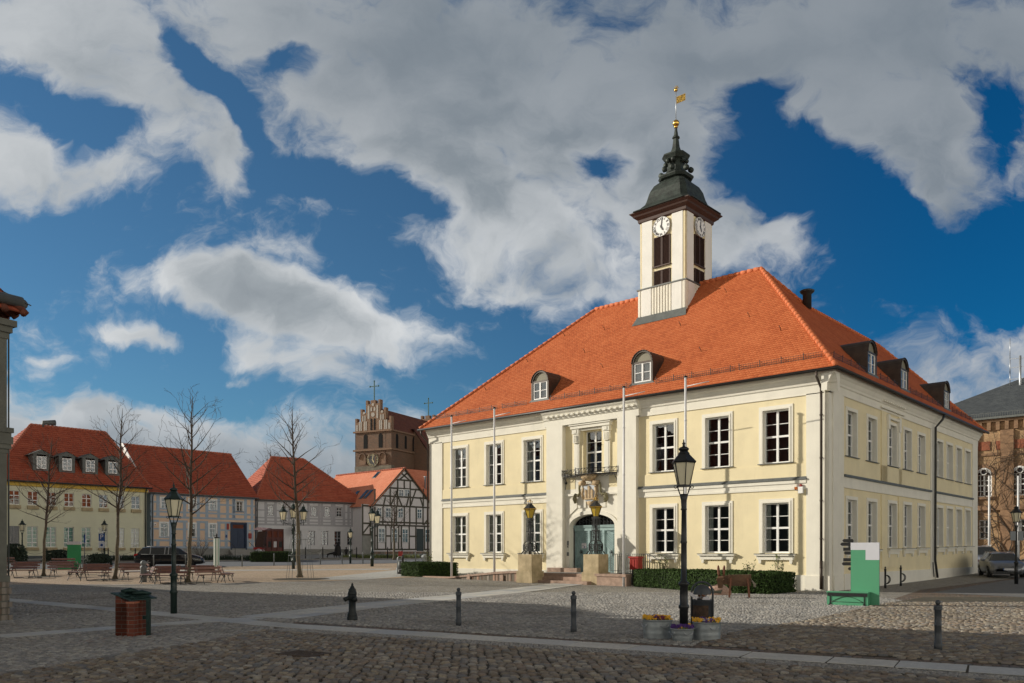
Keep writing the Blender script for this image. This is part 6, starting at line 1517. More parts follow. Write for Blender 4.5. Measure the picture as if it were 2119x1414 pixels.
N3 = math.sqrt(1 + ((hr - he) / (Wb / 2 + o_)) ** 2)
tiled(r_, (0, -o_, he), (1, 0, 0), (0, 1, (hr - he) / (Wb / 2 + o_)), [(-o_, 0), (La, 0), (La, (Wb / 2 + o_) * N3), (4.2, (Wb / 2 + o_) * N3)], .3, .05)
r_.quad(D_, C_, r2, r1); r_.add([B_, C_, r2], [(0, 1, 2)])
rk = r_.build('roof', M['roof_red'], ck)
m_ = MB()
for i in range(26): y = -o_ + .02 + i * .44; m_.tube([(-o_ - .06, y, he - .02), (-o_ + .3, y, he + .30)], [.09, .09], 6); m_.tube([(-o_ + i * .44, -o_ - .06, he - .02), (-o_ + i * .44, -o_ + .3, he + .30)], [.09, .09], 6)
m_.build('eave_tile', mat('dark eave tiles', (.15, .045, .025), .8, .3, 6.), rk)
m_ = MB(); m_.tube([(-.30, -.22, 7.80), (-.30, Wb + .3, 7.80)], .13, 12); m_.tube([(-.22, -.30, 7.80), (La, -.30, 7.80)], .12, 10); m_.tube([(.12, -.13, 7.3), (.12, -.13, .3)], .02, 5); m_.tube([(-.3, -.45, 7.78), (.6, .8, 8.5)], .015, 4); m_.build('gutter', M['zinc'], ck)
for i in range(3):
    for zq in (1.5, 5.0): put_window(ck, window_meshes(1.1, 1.7, -.02, 2, (1, 1, 1), 2, .15, .05, curtain='dark'), (0.24, 3.2 + i * 2.6, zq), -math.pi / 2)
def block(name, label, a0, a1, hgt, dpt, ridge, b0=0., wallm=None):
    o = K0 + KA * a0 + KB * b0; L_ = a1 - a0
    b_ = thing(name, label, 'house', (o[0], o[1], 0), krot + math.pi)
    m_ = MB(); ops = []
    nw = int(L_ / 2.9)
    for i in range(nw):
        x = L_ * (i + .5) / nw
        for j in range(int((hgt - .5) / 3.2)): ops.append((x - .55, x + .55, 1.2 + j * 3.3, 3.0 + j * 3.3))
    wall(m_, 0, L_, 0, hgt, ops, 0, .2); m_.box(0, L_, .9, dpt, 0, hgt); m_.box(-.01, 0, 0, dpt, 0, hgt); m_.box(L_, L_ + .01, 0, dpt, 0, hgt); m_.build('wall', wallm or M['light_wall'], b_)
    for o2 in ops: put_window(b_, window_meshes(1.1, 1.8, .12, 2, (1, 1, 1), 2, 0, curtain='dark'), ((o2[0] + o2[1]) / 2, 0, o2[2]))
    gable_roof(b_, M['roof_red'], -.2, L_ + .2, hgt, ridge, dpt / 2, .3)
block('unseen_house', 'tall rendered house with red roof in the row left of the square', 22.3, 43, 12.4, 8, 13.8)
block('unseen_house', 'second tall house with red roof farther along the row left of the square', 43.2, 66, 12.6, 8, 14.5, wallm=M['peach'])
# ================================================================ TREES
def tree(name, label, loc, h, trunk_r, fork, spread, seed, group='bare trees on the square', lean=(0, 0), density=1., cat='tree'):
    rnd = random.Random(seed); t = thing(name, label, cat, loc, 0, group)
    tb = MB(); cb = MB()
    # leader
    n = 16; pts = []; rr = []; x = y = 0.
    for i in range(n + 1):
        f = i / n; x += rnd.uniform(-.05, .05) * h / 10 + lean[0] / n; y += rnd.uniform(-.05, .05) * h / 10
        pts.append(Vector((x, y, h * f))); rr.append(trunk_r * (1 - f) ** .6 + .007)
    rr[0] = trunk_r * 1.9; pts.insert(1, pts[0] + Vector((0, 0, .22))); rr.insert(1, trunk_r * 1.15)
    k = max(i for i in range(len(pts)) if pts[i].z <= h * fork + .01) + 1
    tb.tube(pts[:k + 1], rr[:k + 1], 10); cb.tube(pts[k:], rr[k:], 6)
    def at_(z):
        for i in range(len(pts) - 1):
            if pts[i].z <= z <= pts[i + 1].z:
                f = (z - pts[i].z) / (pts[i + 1].z - pts[i].z + 1e-9); return pts[i].lerp(pts[i + 1], f), rr[i] + (rr[i + 1] - rr[i]) * f
        return pts[-1], rr[-1]
    def limb(p, d, L, r, dep):
        seg = max(3, int(L / (.35 if dep < 2 else .25))); P_ = [p.copy()]; R_ = [r]; dd = d.copy(); q = p.copy()
        for i in range(seg):
            dd = (dd + Vector((rnd.uniform(-.17, .17), rnd.uniform(-.17, .17), rnd.uniform(-.04, .15)))).normalized()
            q = q + dd * (L / seg); P_.append(q.copy()); R_.append(max(.0065, r * (1 - .85 * (i + 1) / seg)))
            if dep < 3 and i >= (1 if dep else 0) and rnd.random() < (.85, .75, .45)[min(dep, 2)] * density:
                a = dd.orthogonal().normalized(); a = Matrix.Rotation(rnd.uniform(0, 6.28), 3, dd) @ a
                nd = (dd * .70 + a * .70 + Vector((0, 0, .12))).normalized()
                limb(q, nd, max(.3, L * rnd.uniform(.28, .50) * (1 - .3 * i / seg)), R_[-1] * .62, dep + 1)
        cb.tube(P_, R_, 5 if dep == 0 else 3, 0, True, False)
    z = h * fork; ang = rnd.uniform(0, 6)
    while z < h * .95:
        f = (z / h - fork) / (1 - fork); p, r = at_(z)
        ang += 2.4 + rnd.uniform(-.5, .5); el = .46 + .46 * f
        L = spread * (1.12 - .88 * f) * rnd.uniform(.75, 1.15)
        d = Vector((math.cos(ang) * math.cos(el), math.sin(ang) * math.cos(el), math.sin(el)))
        limb(p, d, L, max(.014, min(r * .62, .035 * h / 8)), 0 if L > 1.0 else 1)
        z += h * .021 * rnd.uniform(.7, 1.5) / density
    tb.build('trunk', M['bark'], t); cb.build('crown', M['twig'], t)
    return t
for nm, lb, px, py, top, tr, fk, sp, sd_, ln in (
    ('bare_tree', 'leftmost bare tree inside a ring of benches', 90, 1193, 905, .085, .36, 2.5, 3, .4),
    ('bare_tree', 'bare tree rising in front of the yellow house, inside the middle ring of benches', 237, 1199, 845, .095, .37, 2.7, 11, .5),
    ('bare_tree', 'tall bare tree with wide crown standing behind the large green street lamp', 387, 1206, 818, .10, .36, 2.9, 5, .2),
    ('bare_tree', 'bare tree with steel guard rods at its foot before the grey house', 621, 1195, 845, .12, .38, 2.8, 8, -.2)):
    x, y, z = G(px, py); tree(nm, lb, (x, y, z), (py - top) / F_PX * y, tr, fk, sp, sd_, lean=(ln, 0))
x, y, z = G(816, 1166); y = 76; x = (816 - CX) / F_PX * y; z = ZG(y)
tree('young_tree', 'thin young bare tree in front of the half timbered gable', (x, y, z), (1166 - 1020) / F_PX * y, .11, .40, 2.0, 21, None)
x = -44; tree('distant_tree', 'bare tree top showing above the blue house roof ridge', (-34.0, 116, 1.3), 14.8, .3, .35, 4.5, 31, None)
tree('distant_tree', 'bare tree showing between the grey house and the church', (-24.8, 140, 1.3), 13.8, .3, .4, 4.0, 33, None)
# guard rods around tree 4
x, y, z = G(621, 1197); gd = MB()
for k_ in range(8):
    a = k_ * math.pi / 4; gd.tube([(math.cos(a) * .78, math.sin(a) * .5, 0), (math.cos(a) * .55, math.sin(a) * .4, 2.1), (math.cos(a) * .5, math.sin(a) * .36, 2.5)], .012, 4)
for zz in (1.3, 2.2): gd.tube([(math.cos(a) * (.8 - zz * .1), math.sin(a) * (.5 - zz * .04), zz) for a in np.linspace(0, 2 * math.pi, 17)], .012, 4)
tag(gd.build('tree_guard', M['grey_post'], None, (x, y, z)), 'thin steel rod guard around the foot of the lone bare tree', 'tree guard')
for px, py, r_ in ((621, 1199, 1.6), (90, 1194, 1.0), (237, 1200, 1.1), (387, 1207, 1.2)):
    x, y, z = G(px, py); sheet('tree_pit', [(x + r_ * math.cos(a) * random.uniform(.85, 1.15), y + r_ * .8 * math.sin(a) * random.uniform(.85, 1.15)) for a in np.linspace(0, 2 * math.pi, 15)[:-1]], .016, M['joint'])

# ================================================================ BENCHES
def bench(loc, rotz, label, light):
    t = thing('bench', label, 'bench', loc, rotz, 'slatted benches set in rings around the trees')
    W = .90; sm = M['bench_dark']
    s = MB()
    for i in range(4): s.box(-W - .02 + i * .03, W + .02 - i * .03, -.32 + i * .115, -.32 + i * .115 + .095, .43 + .004 * abs(i - 1.5), .465 + .004 * abs(i - 1.5))
    s.build('seat', sm, t)
    b = MB()
    for z, y in ((.60, .20), (.78, .265)): b.beam((-W * .86, y, z), (W * .86, y, z), .03, .11, 0, up=(0, .35, 1))
    b.build('backrest', sm, t)
    for q in (-.62, .62):
        l = MB()
        l.tube([(q, -.34, 0), (q, -.28, .12), (q, -.24, .28), (q, -.30, .42)], .018, 5); l.tube([(q, .30, 0), (q, .20, .22), (q, .12, .40)], .018, 5)
        l.tube([(q, -.24, .30), (q, -.1, .40), (q, .0, .42), (q, .10, .38), (q, .22, .18)], .013, 5); l.tube([(q, .12, .40), (q, .22, .62), (q, .30, .86)], .018, 5)
        l.tube([(q, -.30, .42), (q, .14, .42)], .018, 5); l.tube([(q, -.24 + .05 * math.cos(a), .33 + .05 * math.sin(a)) for a in np.linspace(0, 5.5, 9)] if False else [(q, -.27 + .05 * math.cos(a), .34 + .05 * math.sin(a)) for a in np.linspace(0, 5.5, 9)], .011, 4)
        l.build('leg', M['grey_iron'], t)
    return t
b0 = None
rings = [((90, 1193), 2.05, 'leftmost ring', 0), ((237, 1199), 1.95, 'middle ring', 0), ((387, 1206), 1.85, 'ring nearest the large green lamp', 0)]
sides = ['front right', 'rear right', 'rear', 'rear left', 'front left', 'front']
for (px, py), rad, nm, _ in rings:
    x, y, z = G(px, py)
    for k_ in range(6):
        a = R(-30 + 60 * k_ - 2)          # direction from the tree outwards
        bx, by = x + rad * math.cos(a), y + rad * math.sin(a)
        rz = a + math.pi / 2              # seat faces outwards: local -y points away from the tree
        lab = '%s bench of the %s around its tree' % (sides[k_], nm)
        if b0 is None: b0 = bench((bx, by, ZG(by)), rz, lab, False)
        else: dup(b0, None, (bx, by, ZG(by)), rz, lab)
for px, py, rz, lab in ((12, 1178, R(180), 'brown bench behind the leftmost ring, cut by the house corner'), (135, 1181, R(184), 'greenish bench standing before the far green panel')):
    x, y, z = G(px, py); dup(b0, None, (x, y, z), rz, lab)

# ================================================================ LAMPS
def lantern(mb, g, c, s=1., top=True, mi=0, n=6):
    """hexagonal lantern, bottom ring at c; frame goes to mb, glass to g"""
    x, y, z = c
    rb, rt, h = .125 * s, .225 * s, .46 * s; rot = math.pi / 6
    g.lathe([(rb * .94, .01 * s), (rt * .94, h)], n, c, rot, 0, False)
    P = [((math.cos(rot + k * 2 * math.pi / n), math.sin(rot + k * 2 * math.pi / n))) for k in range(n)]
    for a, b in P: mb.tube([(x + a * rb, y + b * rb, z), (x + a * rt, y + b * rt, z + h)], .011 * s, 4, mi)
    mb.lathe([(rb * 1.05, -.02 * s), (rb * 1.05, .02 * s)], n, c, rot, mi, False)
    mb.lathe([(rt * 1.08, h - .012 * s), (rt * 1.14, h + .015 * s), (rt * .52, h + .165 * s), (rt * .54, h + .18 * s), (rt * .34, h + .235 * s)], n, c, rot, mi, False)
    mb.lathe([(.085 * s, h + .235 * s), (.10 * s, h + .255 * s), (.105 * s, h + .275 * s), (.085 * s, h + .30 * s), (.03 * s, h + .32 * s), (.02 * s, h + .36 * s), (.038 * s, h + .375 * s), (.015 * s, h + .41 * s), (.012 * s, h + .46 * s)], 12, c, 0, mi)
    for a, b in P[::2]: mb.tube([(x + a * rt * 1.1, y + b * rt * 1.1, z + h), (x + a * rt * 1.28, y + b * rt * 1.28, z + h + .06 * s)], .010 * s, 4, mi)
def cradle(mb, c, s=1., mi=0, drop=.17):
    x, y, z = c
    for q in (-1, 1):
        mb.tube([(x, y, z - drop * s), (x + q * .075 * s, y, z - drop * s), (x + q * .105 * s, y, z - .08 * s), (x + q * .13 * s, y, z + .0 * s)], .014 * s, 5, mi)
        mb.tube([(x + q * .165 * s + .03 * s * math.cos(a), y, z - .02 * s + .03 * s * math.sin(a)) for a in np.linspace(0, 6.2, 9)], .008 * s, 4, mi)
    mb.tube([(x, y, z - drop * s), (x, y, z)], .012 * s, 5, mi)
def street_lamp(loc, label, H, iron, base='slim', s=1., heads=1, group='cast iron street lamps', thick=1.):
    t = thing('street_lamp', label, 'street lamp', loc, 0, group)
    p = MB(); zl = H - .92 * s - .17 * s if heads == 1 else H - 1.25 * s
    k = thick
    if heads == 1: zl = H - .92 * s - .17 * s
    p.lathe([(.085 * k, 0), (.085 * k, .55), (.105 * k, .58), (.105 * k, .62), (.082 * k, .65), (.080 * k, 1.0), (.11 * k, 1.04), (.105 * k, 1.08), (.058 * k, 1.12), (.056 * k, 1.85), (.07 * k, 1.88), (.055 * k, 1.92), (.045 * k, zl - .32), (.065 * k, zl - .30), (.05 * k, zl - .27), (.058 * k, zl - .12), (.085 * k, zl - .02), (.06 * k, zl)], 14, (0, 0, 0))
    p.build('post', iron, t)
    def head(c):
        f = MB(); g = MB(); lantern(f, g, c, s); cradle(f, c, s)
        o = f.build('lantern', iron, t); g.build('lamp_glass', M['milk'], o)
    if heads == 1: head((0, 0, zl + .17 * s))
    else:
        a = MB(); a.tube([(0, 0, zl), (0, 0, H - .9 * s - .1)], .035, 8)
        spots = [(.72, 0), (-.72, 0)] if heads == 3 else [(0.3, .55)]
        for dx, dy in spots:
            L_ = math.hypot(dx, dy); u_ = Vector((dx / L_, dy / L_, 0))
            a.beam((0, 0, zl + .06), tuple(u_ * L_ + Vector((0, 0, zl + .06))), .03, .03); a.tube([(u_.x * .1, u_.y * .1, zl - .12), (u_.x * .3, u_.y * .3, zl - .06), (u_.x * .55, u_.y * .55, zl + .05)], .016, 5)
            for q in (.22, .4, .55): a.tube([(u_.x * (q + .05 * math.cos(w)), u_.y * (q + .05 * math.cos(w)), zl + .0 + .05 * math.sin(w)) for w in np.linspace(0, 6.2, 8)], .009, 4)
            a.tube([tuple(u_ * L_ + Vector((0, 0, zl - .1))), tuple(u_ * L_ + Vector((0, 0, zl + .28)))], .024, 6); head((dx, dy, zl + .28))
        a.build('arm', iron, t); head((0, 0, H - .9 * s))
    return t
x, y, z = G(1415, 1318); street_lamp((x, y, z), 'tall black street lamp standing among the flower tubs in front of the town hall', 3.92, M['black'], thick=1.0)
x, y, z = G(355, 1271); x += .06; street_lamp((x, y, z), 'large dark green street lamp between the brick pedestal and the benches', 3.56, M['green_iron'])
x, y, z = G(607, 1177.6); street_lamp((x, y, z), 'three armed green street lamp beside the lone bare tree', (1177.6 - 1039) / F_PX * y, M['green_iron'], heads=3, thick=1.35, s=1.25)
x, y, z = G(770, 1172.5); street_lamp((x, y, z), 'green street lamp with lanterns one behind the other before the gabled house', (1172.5 - 1048) / F_PX * y, M['green_iron'], heads=2, thick=1.5, s=1.25)
x, y, z = G(725, 1166.7); street_lamp((x, y, z), 'slender green street lamp beside the bronze figures', (1166.7 - 1091) / F_PX * y, M['green_iron'], s=.95)
x, y, z = G(46, 1163.6); street_lamp((x, y, z), 'street lamp before the roller blind window of the yellow house', (1163.6 - 1074) / F_PX * y, M['green_iron'], s=1.1)
x, y, z = G(216, 1160); street_lamp((x, y, z), 'street lamp with blue parking sign before the yellow house', (1160 - 1075) / F_PX * y, M['green_iron'], s=1.1)
x, y, z = G(2103, 1209); lm = street_lamp((x, y, z), 'black street lamp with small sign plates beside the silver car', (1209 - 1042) / F_PX * y, M['black'])
m_ = MB(); m_.box(-.32, -.06, -.06, -.03, 2.15, 2.6); m_.box(.06, .32, -.06, -.03, 2.15, 2.6); m_.build('sign_plate', M['signgrey'], lm)
# entrance lanterns on stone pedestals
def entrance_lamp(loc, label, ped, ph):
    t = thing('entrance_lantern', label, 'lantern', loc, HROT + R(3), 'ornate amber lanterns flanking the entrance')
    b = MB(); b.box(-.50, .50, -.50, .50, 0, ph * .42); b.box(-.44, .44, -.44, .44, ph * .42, ph); b.build('pedestal', M['travertine'], t)
    f = MB(); z0 = ph
    def ring(z, r, h_=.03): f.lathe([(r, z), (r, z + h_)], 4, (0, 0, 0), math.pi / 4, 0, False, 1.414, 1.414)
    def legs(zA, rA, zB, rB, w_=.03):
        for q in range(4):
            a = math.pi / 4 + q * math.pi / 2; f.beam((math.cos(a) * rA * 1.414, math.sin(a) * rA * 1.414, zA), (math.cos(a) * rB * 1.414, math.sin(a) * rB * 1.414, zB), w_, w_)
    legs(z0, .34, z0 + .16, .24, .05); ring(z0 + .16, .25, .04); legs(z0 + .2, .24, z0 + .48, .24, .04); ring(z0 + .46, .25, .04); legs(z0 + .5, .24, z0 + .66, .15, .04); ring(z0 + .64, .17, .04)
    for q in range(4):
        a = q * math.pi / 2; c_, s_ = math.cos(a), math.sin(a)
        f.tube([(c_ * .24 - s_ * .09 * math.cos(w), s_ * .24 + c_ * .09 * math.cos(w), z0 + .34 + .09 * math.sin(w)) for w in np.linspace(0, 6.3, 13)], .014, 4)
        for o in (-.17, .17): f.beam((c_ * .24 - s_ * o, s_ * .24 + c_ * o, z0 + .2), (c_ * .24 - s_ * o, s_ * .24 + c_ * o, z0 + .46), .02, .02)
        for o in (-.05, .05): f.beam((c_ * .14 - s_ * o, s_ * .14 + c_ * o, z0 + .68), (c_ * .11 - s_ * o * .8, s_ * .11 + c_ * o * .8, z0 + 1.72), .014, .014)
        for z in (.85, 1.05, 1.5, 1.62): f.tube([(c_ * .125 - s_ * .04 * math.cos(w), s_ * .125 + c_ * .04 * math.cos(w), z0 + z + .04 * math.sin(w)) for w in np.linspace(0, 6.3, 9)], .010, 4)
        f.tube([(c_ * .27, s_ * .27, z0 + .18), (c_ * .36, s_ * .36, z0 + .08), (c_ * .38, s_ * .38, z0)], .022, 5)
    legs(z0 + .66, .15, z0 + 1.74, .12, .03); f.tube([(0, 0, z0), (0, 0, z0 + 1.8)], .035, 8)
    for z in (1.15, 1.42, 1.72): ring(z0 + z, .14, .035)
    ring(z0 + 1.78, .16, .04)
    f.build('iron_column', M['black'], t)
    lf = MB(); g = MB(); zl = z0 + 1.84; n = 6
    g.lathe([(.14, 0), (.29, .46)], 6, (0, 0, zl), 0, 0, False)
    for k_ in range(6): a = k_ * math.pi / 3; lf.tube([(math.cos(a) * .145, math.sin(a) * .145, zl), (math.cos(a) * .30, math.sin(a) * .30, zl + .46)], .012, 4)
    lf.lathe([(.15, -.03), (.15, .02)], 6, (0, 0, zl), 0, 0, False); lf.lathe([(.36, .44), (.37, .48), (.34, .50)], 6, (0, 0, zl), 0, 1, False); lf.lathe([(.35, .50), (.14, .70), (.12, .72), (.12, .76)], 6, (0, 0, zl), 0, 0, False)
    for k_ in range(6): a = k_ * math.pi / 3; lf.tube([(math.cos(a) * .10, math.sin(a) * .10, zl + .76), (math.cos(a) * .13, math.sin(a) * .13, zl + .86), (0, 0, zl + .92)], .016, 4, 1)
    lf.ball((0, 0, zl + .94), .03, 6, 1)
    lo = lf.build('lantern', [M['dark_metal'], M['gold']], t); g.build('lamp_glass', M['amber'], lo)
    return t
for px, py, lab in ((1097, 1207, 'left of the two ornate lanterns on stone pedestals, before a ground floor window'), (1233, 1211, 'right of the two ornate lanterns on stone pedestals, in front of the door')):
    x, y, z = G(px, py); y += .6; x = (px - CX) / F_PX * y; entrance_lamp((x, y, z - .03), lab, 0, (py - 1147) / F_PX * y)

# ================================================================ FLAGPOLES
for px, D, lab in ((934.5, 46.4, 'leftmost white flagpole in front of the town hall'), (1023, 43.8, 'white flagpole standing left of the first entrance lantern'), (1291, 38.2, 'white flagpole in front of the pillar right of the door'), (1418.5, 35.95, 'white flagpole behind the tall black street lamp')):
    x = (px - CX) / F_PX * D; t = thing('flagpole', lab, 'flagpole', (x, D, ZG(D)), HROT, 'white flagpoles along the town hall'); p = MB()
    p.tube([(0, 0, 0), (0, 0, 4.5), (0, 0, 9.35 - ZG(D))], [.065, .060, .050], 12); 
    for z in (2.6, 5.2, 7.4): p.lathe([(.066, 0), (.066, .06)], 10, (0, 0, z))
    p.build('pole', M['polewhite'], t)
    p = MB(); p.lathe([(.05, 0), (.085, .02), (.085, .06), (.03, .10)], 10, (0, 0, 9.34 - ZG(D))); p.build('cap', M['dark_metal'], t)
    p = MB(); p.tube([(0, 0, 8.95 - ZG(D)), (1.15, 0, 9.02 - ZG(D))], .018, 6); p.build('arm', M['polewhite'], t)
for px, D, tp, lab in ((2047, 62, 985, 'white flagpole before the brick building, left of the black lamp'), (2107, 60, 985, 'white flagpole rising behind the black lamp on the right')):
    x = (px - CX) / F_PX * D; p = MB(); p.tube([(0, 0, 0), (0, 0, (YH - tp) / F_PX * D + CAM_H - ZG(D))], [.1, .06], 8); tag(p.build('flagpole', M['polewhite'], None, (x, D, ZG(D))), lab, 'flagpole', 'white flagpoles before the brick building')

# ================================================================ HEDGES AND PLANTS
def leaf_block(name, poly, z0, h, seed, nleaf, m=None, size=.045, parent=None):
    """clipped hedge: dark core and thousands of leaves over its faces"""
    rs = np.random.default_rng(seed); P = np.array(poly); n = len(P)
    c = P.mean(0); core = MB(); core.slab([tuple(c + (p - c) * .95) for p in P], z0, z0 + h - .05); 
    area = []; 
    for i in range(n): area.append(np.hypot(*(P[(i + 1) % n] - P[i])) * h)
    top = abs(sum(P[i, 0] * P[(i + 1) % n, 1] - P[(i + 1) % n, 0] * P[i, 1] for i in range(n))) / 2
    tot = sum(area) + top; V = []; 
    pts = []; nor = []
    for i in range(n):
        k = int(nleaf * area[i] / tot); a, b = P[i], P[(i + 1) % n]; t = rs.random(k); d = (b - a) / np.hypot(*(b - a)); nn_ = np.array([d[1], -d[0]])
        if np.dot(nn_, (a + b) / 2 - c) < 0: nn_ = -nn_
        xy = a + t[:, None] * (b - a) + nn_ * rs.normal(-.01, .03, k)[:, None] + nn_ * (.04 * np.sin(t * np.hypot(*(b - a)) * 2.3))[:, None]
        pts.append(np.column_stack([xy, z0 + rs.random(k) * h])); nor.append(np.tile([nn_[0], nn_[1], .3], (k, 1)))
    k = int(nleaf * top / tot); mn, mx = P.min(0), P.max(0); q = rs.uniform(mn, mx, (k * 3, 2)); q = q[inpoly(q, [tuple(p) for p in P])][:k]
    pts.append(np.column_stack([q, z0 + h + rs.normal(0, .025, len(q)) + .03 * np.sin(q[:, 0] * 3.1) * np.cos(q[:, 1] * 2.3)])); nor.append(np.tile([0, 0, 1.], (len(q), 1)))
    X = np.concatenate(pts); N_ = np.concatenate(nor) + rs.normal(0, .55, (len(X), 3)); N_ /= np.linalg.norm(N_, axis=1)[:, None]
    A = np.cross(N_, rs.normal(0, 1, (len(X), 3))); A /= np.linalg.norm(A, axis=1)[:, None]; B = np.cross(N_, A); s_ = size * rs.uniform(.6, 1.3, len(X))[:, None]
    Vx = np.stack([X - A * s_, X - B * s_ * .55, X + A * s_, X + B * s_ * .55], 1).reshape(-1, 3)
    me = bpy.data.meshes.new('leaves'); me.vertices.add(len(Vx)); me.vertices.foreach_set('co', Vx.astype(np.float32).ravel()); nf = len(X)
    me.loops.add(nf * 4); me.loops.foreach_set('vertex_index', np.arange(nf * 4, dtype=np.int32)); me.polygons.add(nf); me.polygons.foreach_set('loop_start', np.arange(nf, dtype=np.int32) * 4); me.polygons.foreach_set('loop_total', np.full(nf, 4, dtype=np.int32))
    me.materials.append(m or M['leaf']); me.update(calc_edges=True)
    return core, me
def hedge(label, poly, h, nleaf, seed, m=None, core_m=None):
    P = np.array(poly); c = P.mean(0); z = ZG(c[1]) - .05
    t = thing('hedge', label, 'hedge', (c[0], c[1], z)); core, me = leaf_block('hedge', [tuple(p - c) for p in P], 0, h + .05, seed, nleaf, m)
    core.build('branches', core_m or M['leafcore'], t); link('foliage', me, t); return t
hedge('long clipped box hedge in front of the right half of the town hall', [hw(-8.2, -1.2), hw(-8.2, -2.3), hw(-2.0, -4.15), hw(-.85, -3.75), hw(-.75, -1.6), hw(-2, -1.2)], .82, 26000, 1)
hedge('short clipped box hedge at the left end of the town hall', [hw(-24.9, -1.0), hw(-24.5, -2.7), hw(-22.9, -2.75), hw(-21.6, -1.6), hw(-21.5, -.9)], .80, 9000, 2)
def bush(name, label, loc, r, h, n, m, seed, flat=.0, cat='shrub', group=None, stems=7, size=.05):
    rs = np.random.default_rng(seed); t = thing(name, label, cat, loc, 0, group); st = MB(); rr = random.Random(seed); tips = []
    for i in range(stems):
        a = rr.uniform(0, 6.28); d = Vector((math.cos(a) * rr.uniform(.2, 1) * r, math.sin(a) * rr.uniform(.2, 1) * r, h * rr.uniform(.7, 1)))
        pts = [Vector((0, 0, 0)), d * .5 + Vector((rr.uniform(-.05, .05), 0, h * .08)), d]; st.tube(pts, [.014, .009, .004], 4)
        for j in range(5):
            p = pts[1].lerp(d, rr.random()); q = p + Vector((rr.uniform(-.3, .3) * r, rr.uniform(-.3, .3) * r, rr.uniform(.05, .3) * h)); st.tube([p, q], [.006, .003], 3); tips.append(q); tips.append((p + q) / 2)
        tips.append(d)
    st.build('stems', M['twig'], t)
    if n:
        l = MB(); 
        for i in range(n):
            c = rr.choice(tips) + Vector((rr.gauss(0, .05), rr.gauss(0, .05), rr.gauss(0, .04))) * (1 + flat * 3); a = Vector((rr.gauss(0, 1), rr.gauss(0, 1), rr.gauss(0, 1))).normalized(); b = a.orthogonal().normalized(); s_ = size * rr.uniform(.6, 1.3)
            l.quad(tuple(c - a * s_), tuple(c - b * s_ * .5), tuple(c + a * s_), tuple(c + b * s_ * .5))
        l.build('leaves', m, t)
    return t
for i, (lx, ly, hh, lab) in enumerate(((-1.35, -1.9, 1.45, 'leafy rose stems above the right end of the long hedge'), (-2.7, -1.9, 1.15, 'small rose shoots above the hedge behind the wooden donkey'), (-7.3, -1.4, 1.35, 'rose stems above the hedge beside the red box'), (-23.3, -1.6, 1.35, 'leafy stems growing above the short left hedge'))):
    bx, by = hw(lx, ly); bush('rose_bush', lab, (bx, by, ZG(by)), .35, hh, 90, M['leaf2'], 50 + i, cat='shrub')
def shrub(label, px, py, w_, h, seed, n=1500, m=None):
    x, y, z = G(px, py); c, me = leaf_block('s', [(math.cos(a) * w_ / 2 * .9, math.sin(a) * w_ / 2 * .6) for a in np.linspace(0, 6.28, 9)[:-1]], 0, h * .75, seed, n, m or M['bush'], .08)
    # round it: pull the outline in with height
    co = np.empty(len(me.vertices) * 3, np.float32); me.vertices.foreach_get('co', co); co = co.reshape(-1, 3); f = np.clip(co[:, 2] / h, 0, 1.2); k = np.sqrt(np.clip(1 - (f * .75) ** 2.2, .2, 1)); 
    bump = 1 + .12 * np.sin(co[:, 0] * 4 + seed) + .1 * np.cos(co[:, 1] * 5 + seed * 2); co[:, 0] *= k * bump; co[:, 1] *= k * bump; r2 = (co[:, 0] / (w_ / 2)) ** 2; co[:, 2] *= 1 + .3 * np.clip(1 - r2, 0, 1) * (f > .5); me.vertices.foreach_set('co', co.ravel()); me.update()
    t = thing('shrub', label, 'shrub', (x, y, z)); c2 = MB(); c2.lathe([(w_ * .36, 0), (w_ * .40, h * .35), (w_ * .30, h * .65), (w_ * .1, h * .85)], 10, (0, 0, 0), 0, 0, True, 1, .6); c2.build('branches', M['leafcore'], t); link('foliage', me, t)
shrub('round evergreen shrub beside the column at the far left before the yellow house', 28, 1166, 2.2, 1.6, 3)
shrub('dark spreading shrub between the two parking signs before the yellow house', 203, 1170, 2.2, .85, 4)
shrub('low dark shrub left of the far green panel', 118, 1163, 2.4, 1.0, 5)
x, y, z = G(560, 1163.5); hedge('dark clipped hedge before the red gateway', [(x - 1.8, y), (x - 1.8, y + 2.4), (x + 1.9, y + 2.4), (x + 1.9, y)], .85, 4000, 6)
x, y, z = G(413, 1159); bush('bare_shrub', 'leafless twiggy shrub before the blue house', (x, y, z), 1.6, 1.8, 0, None, 60, stems=26)
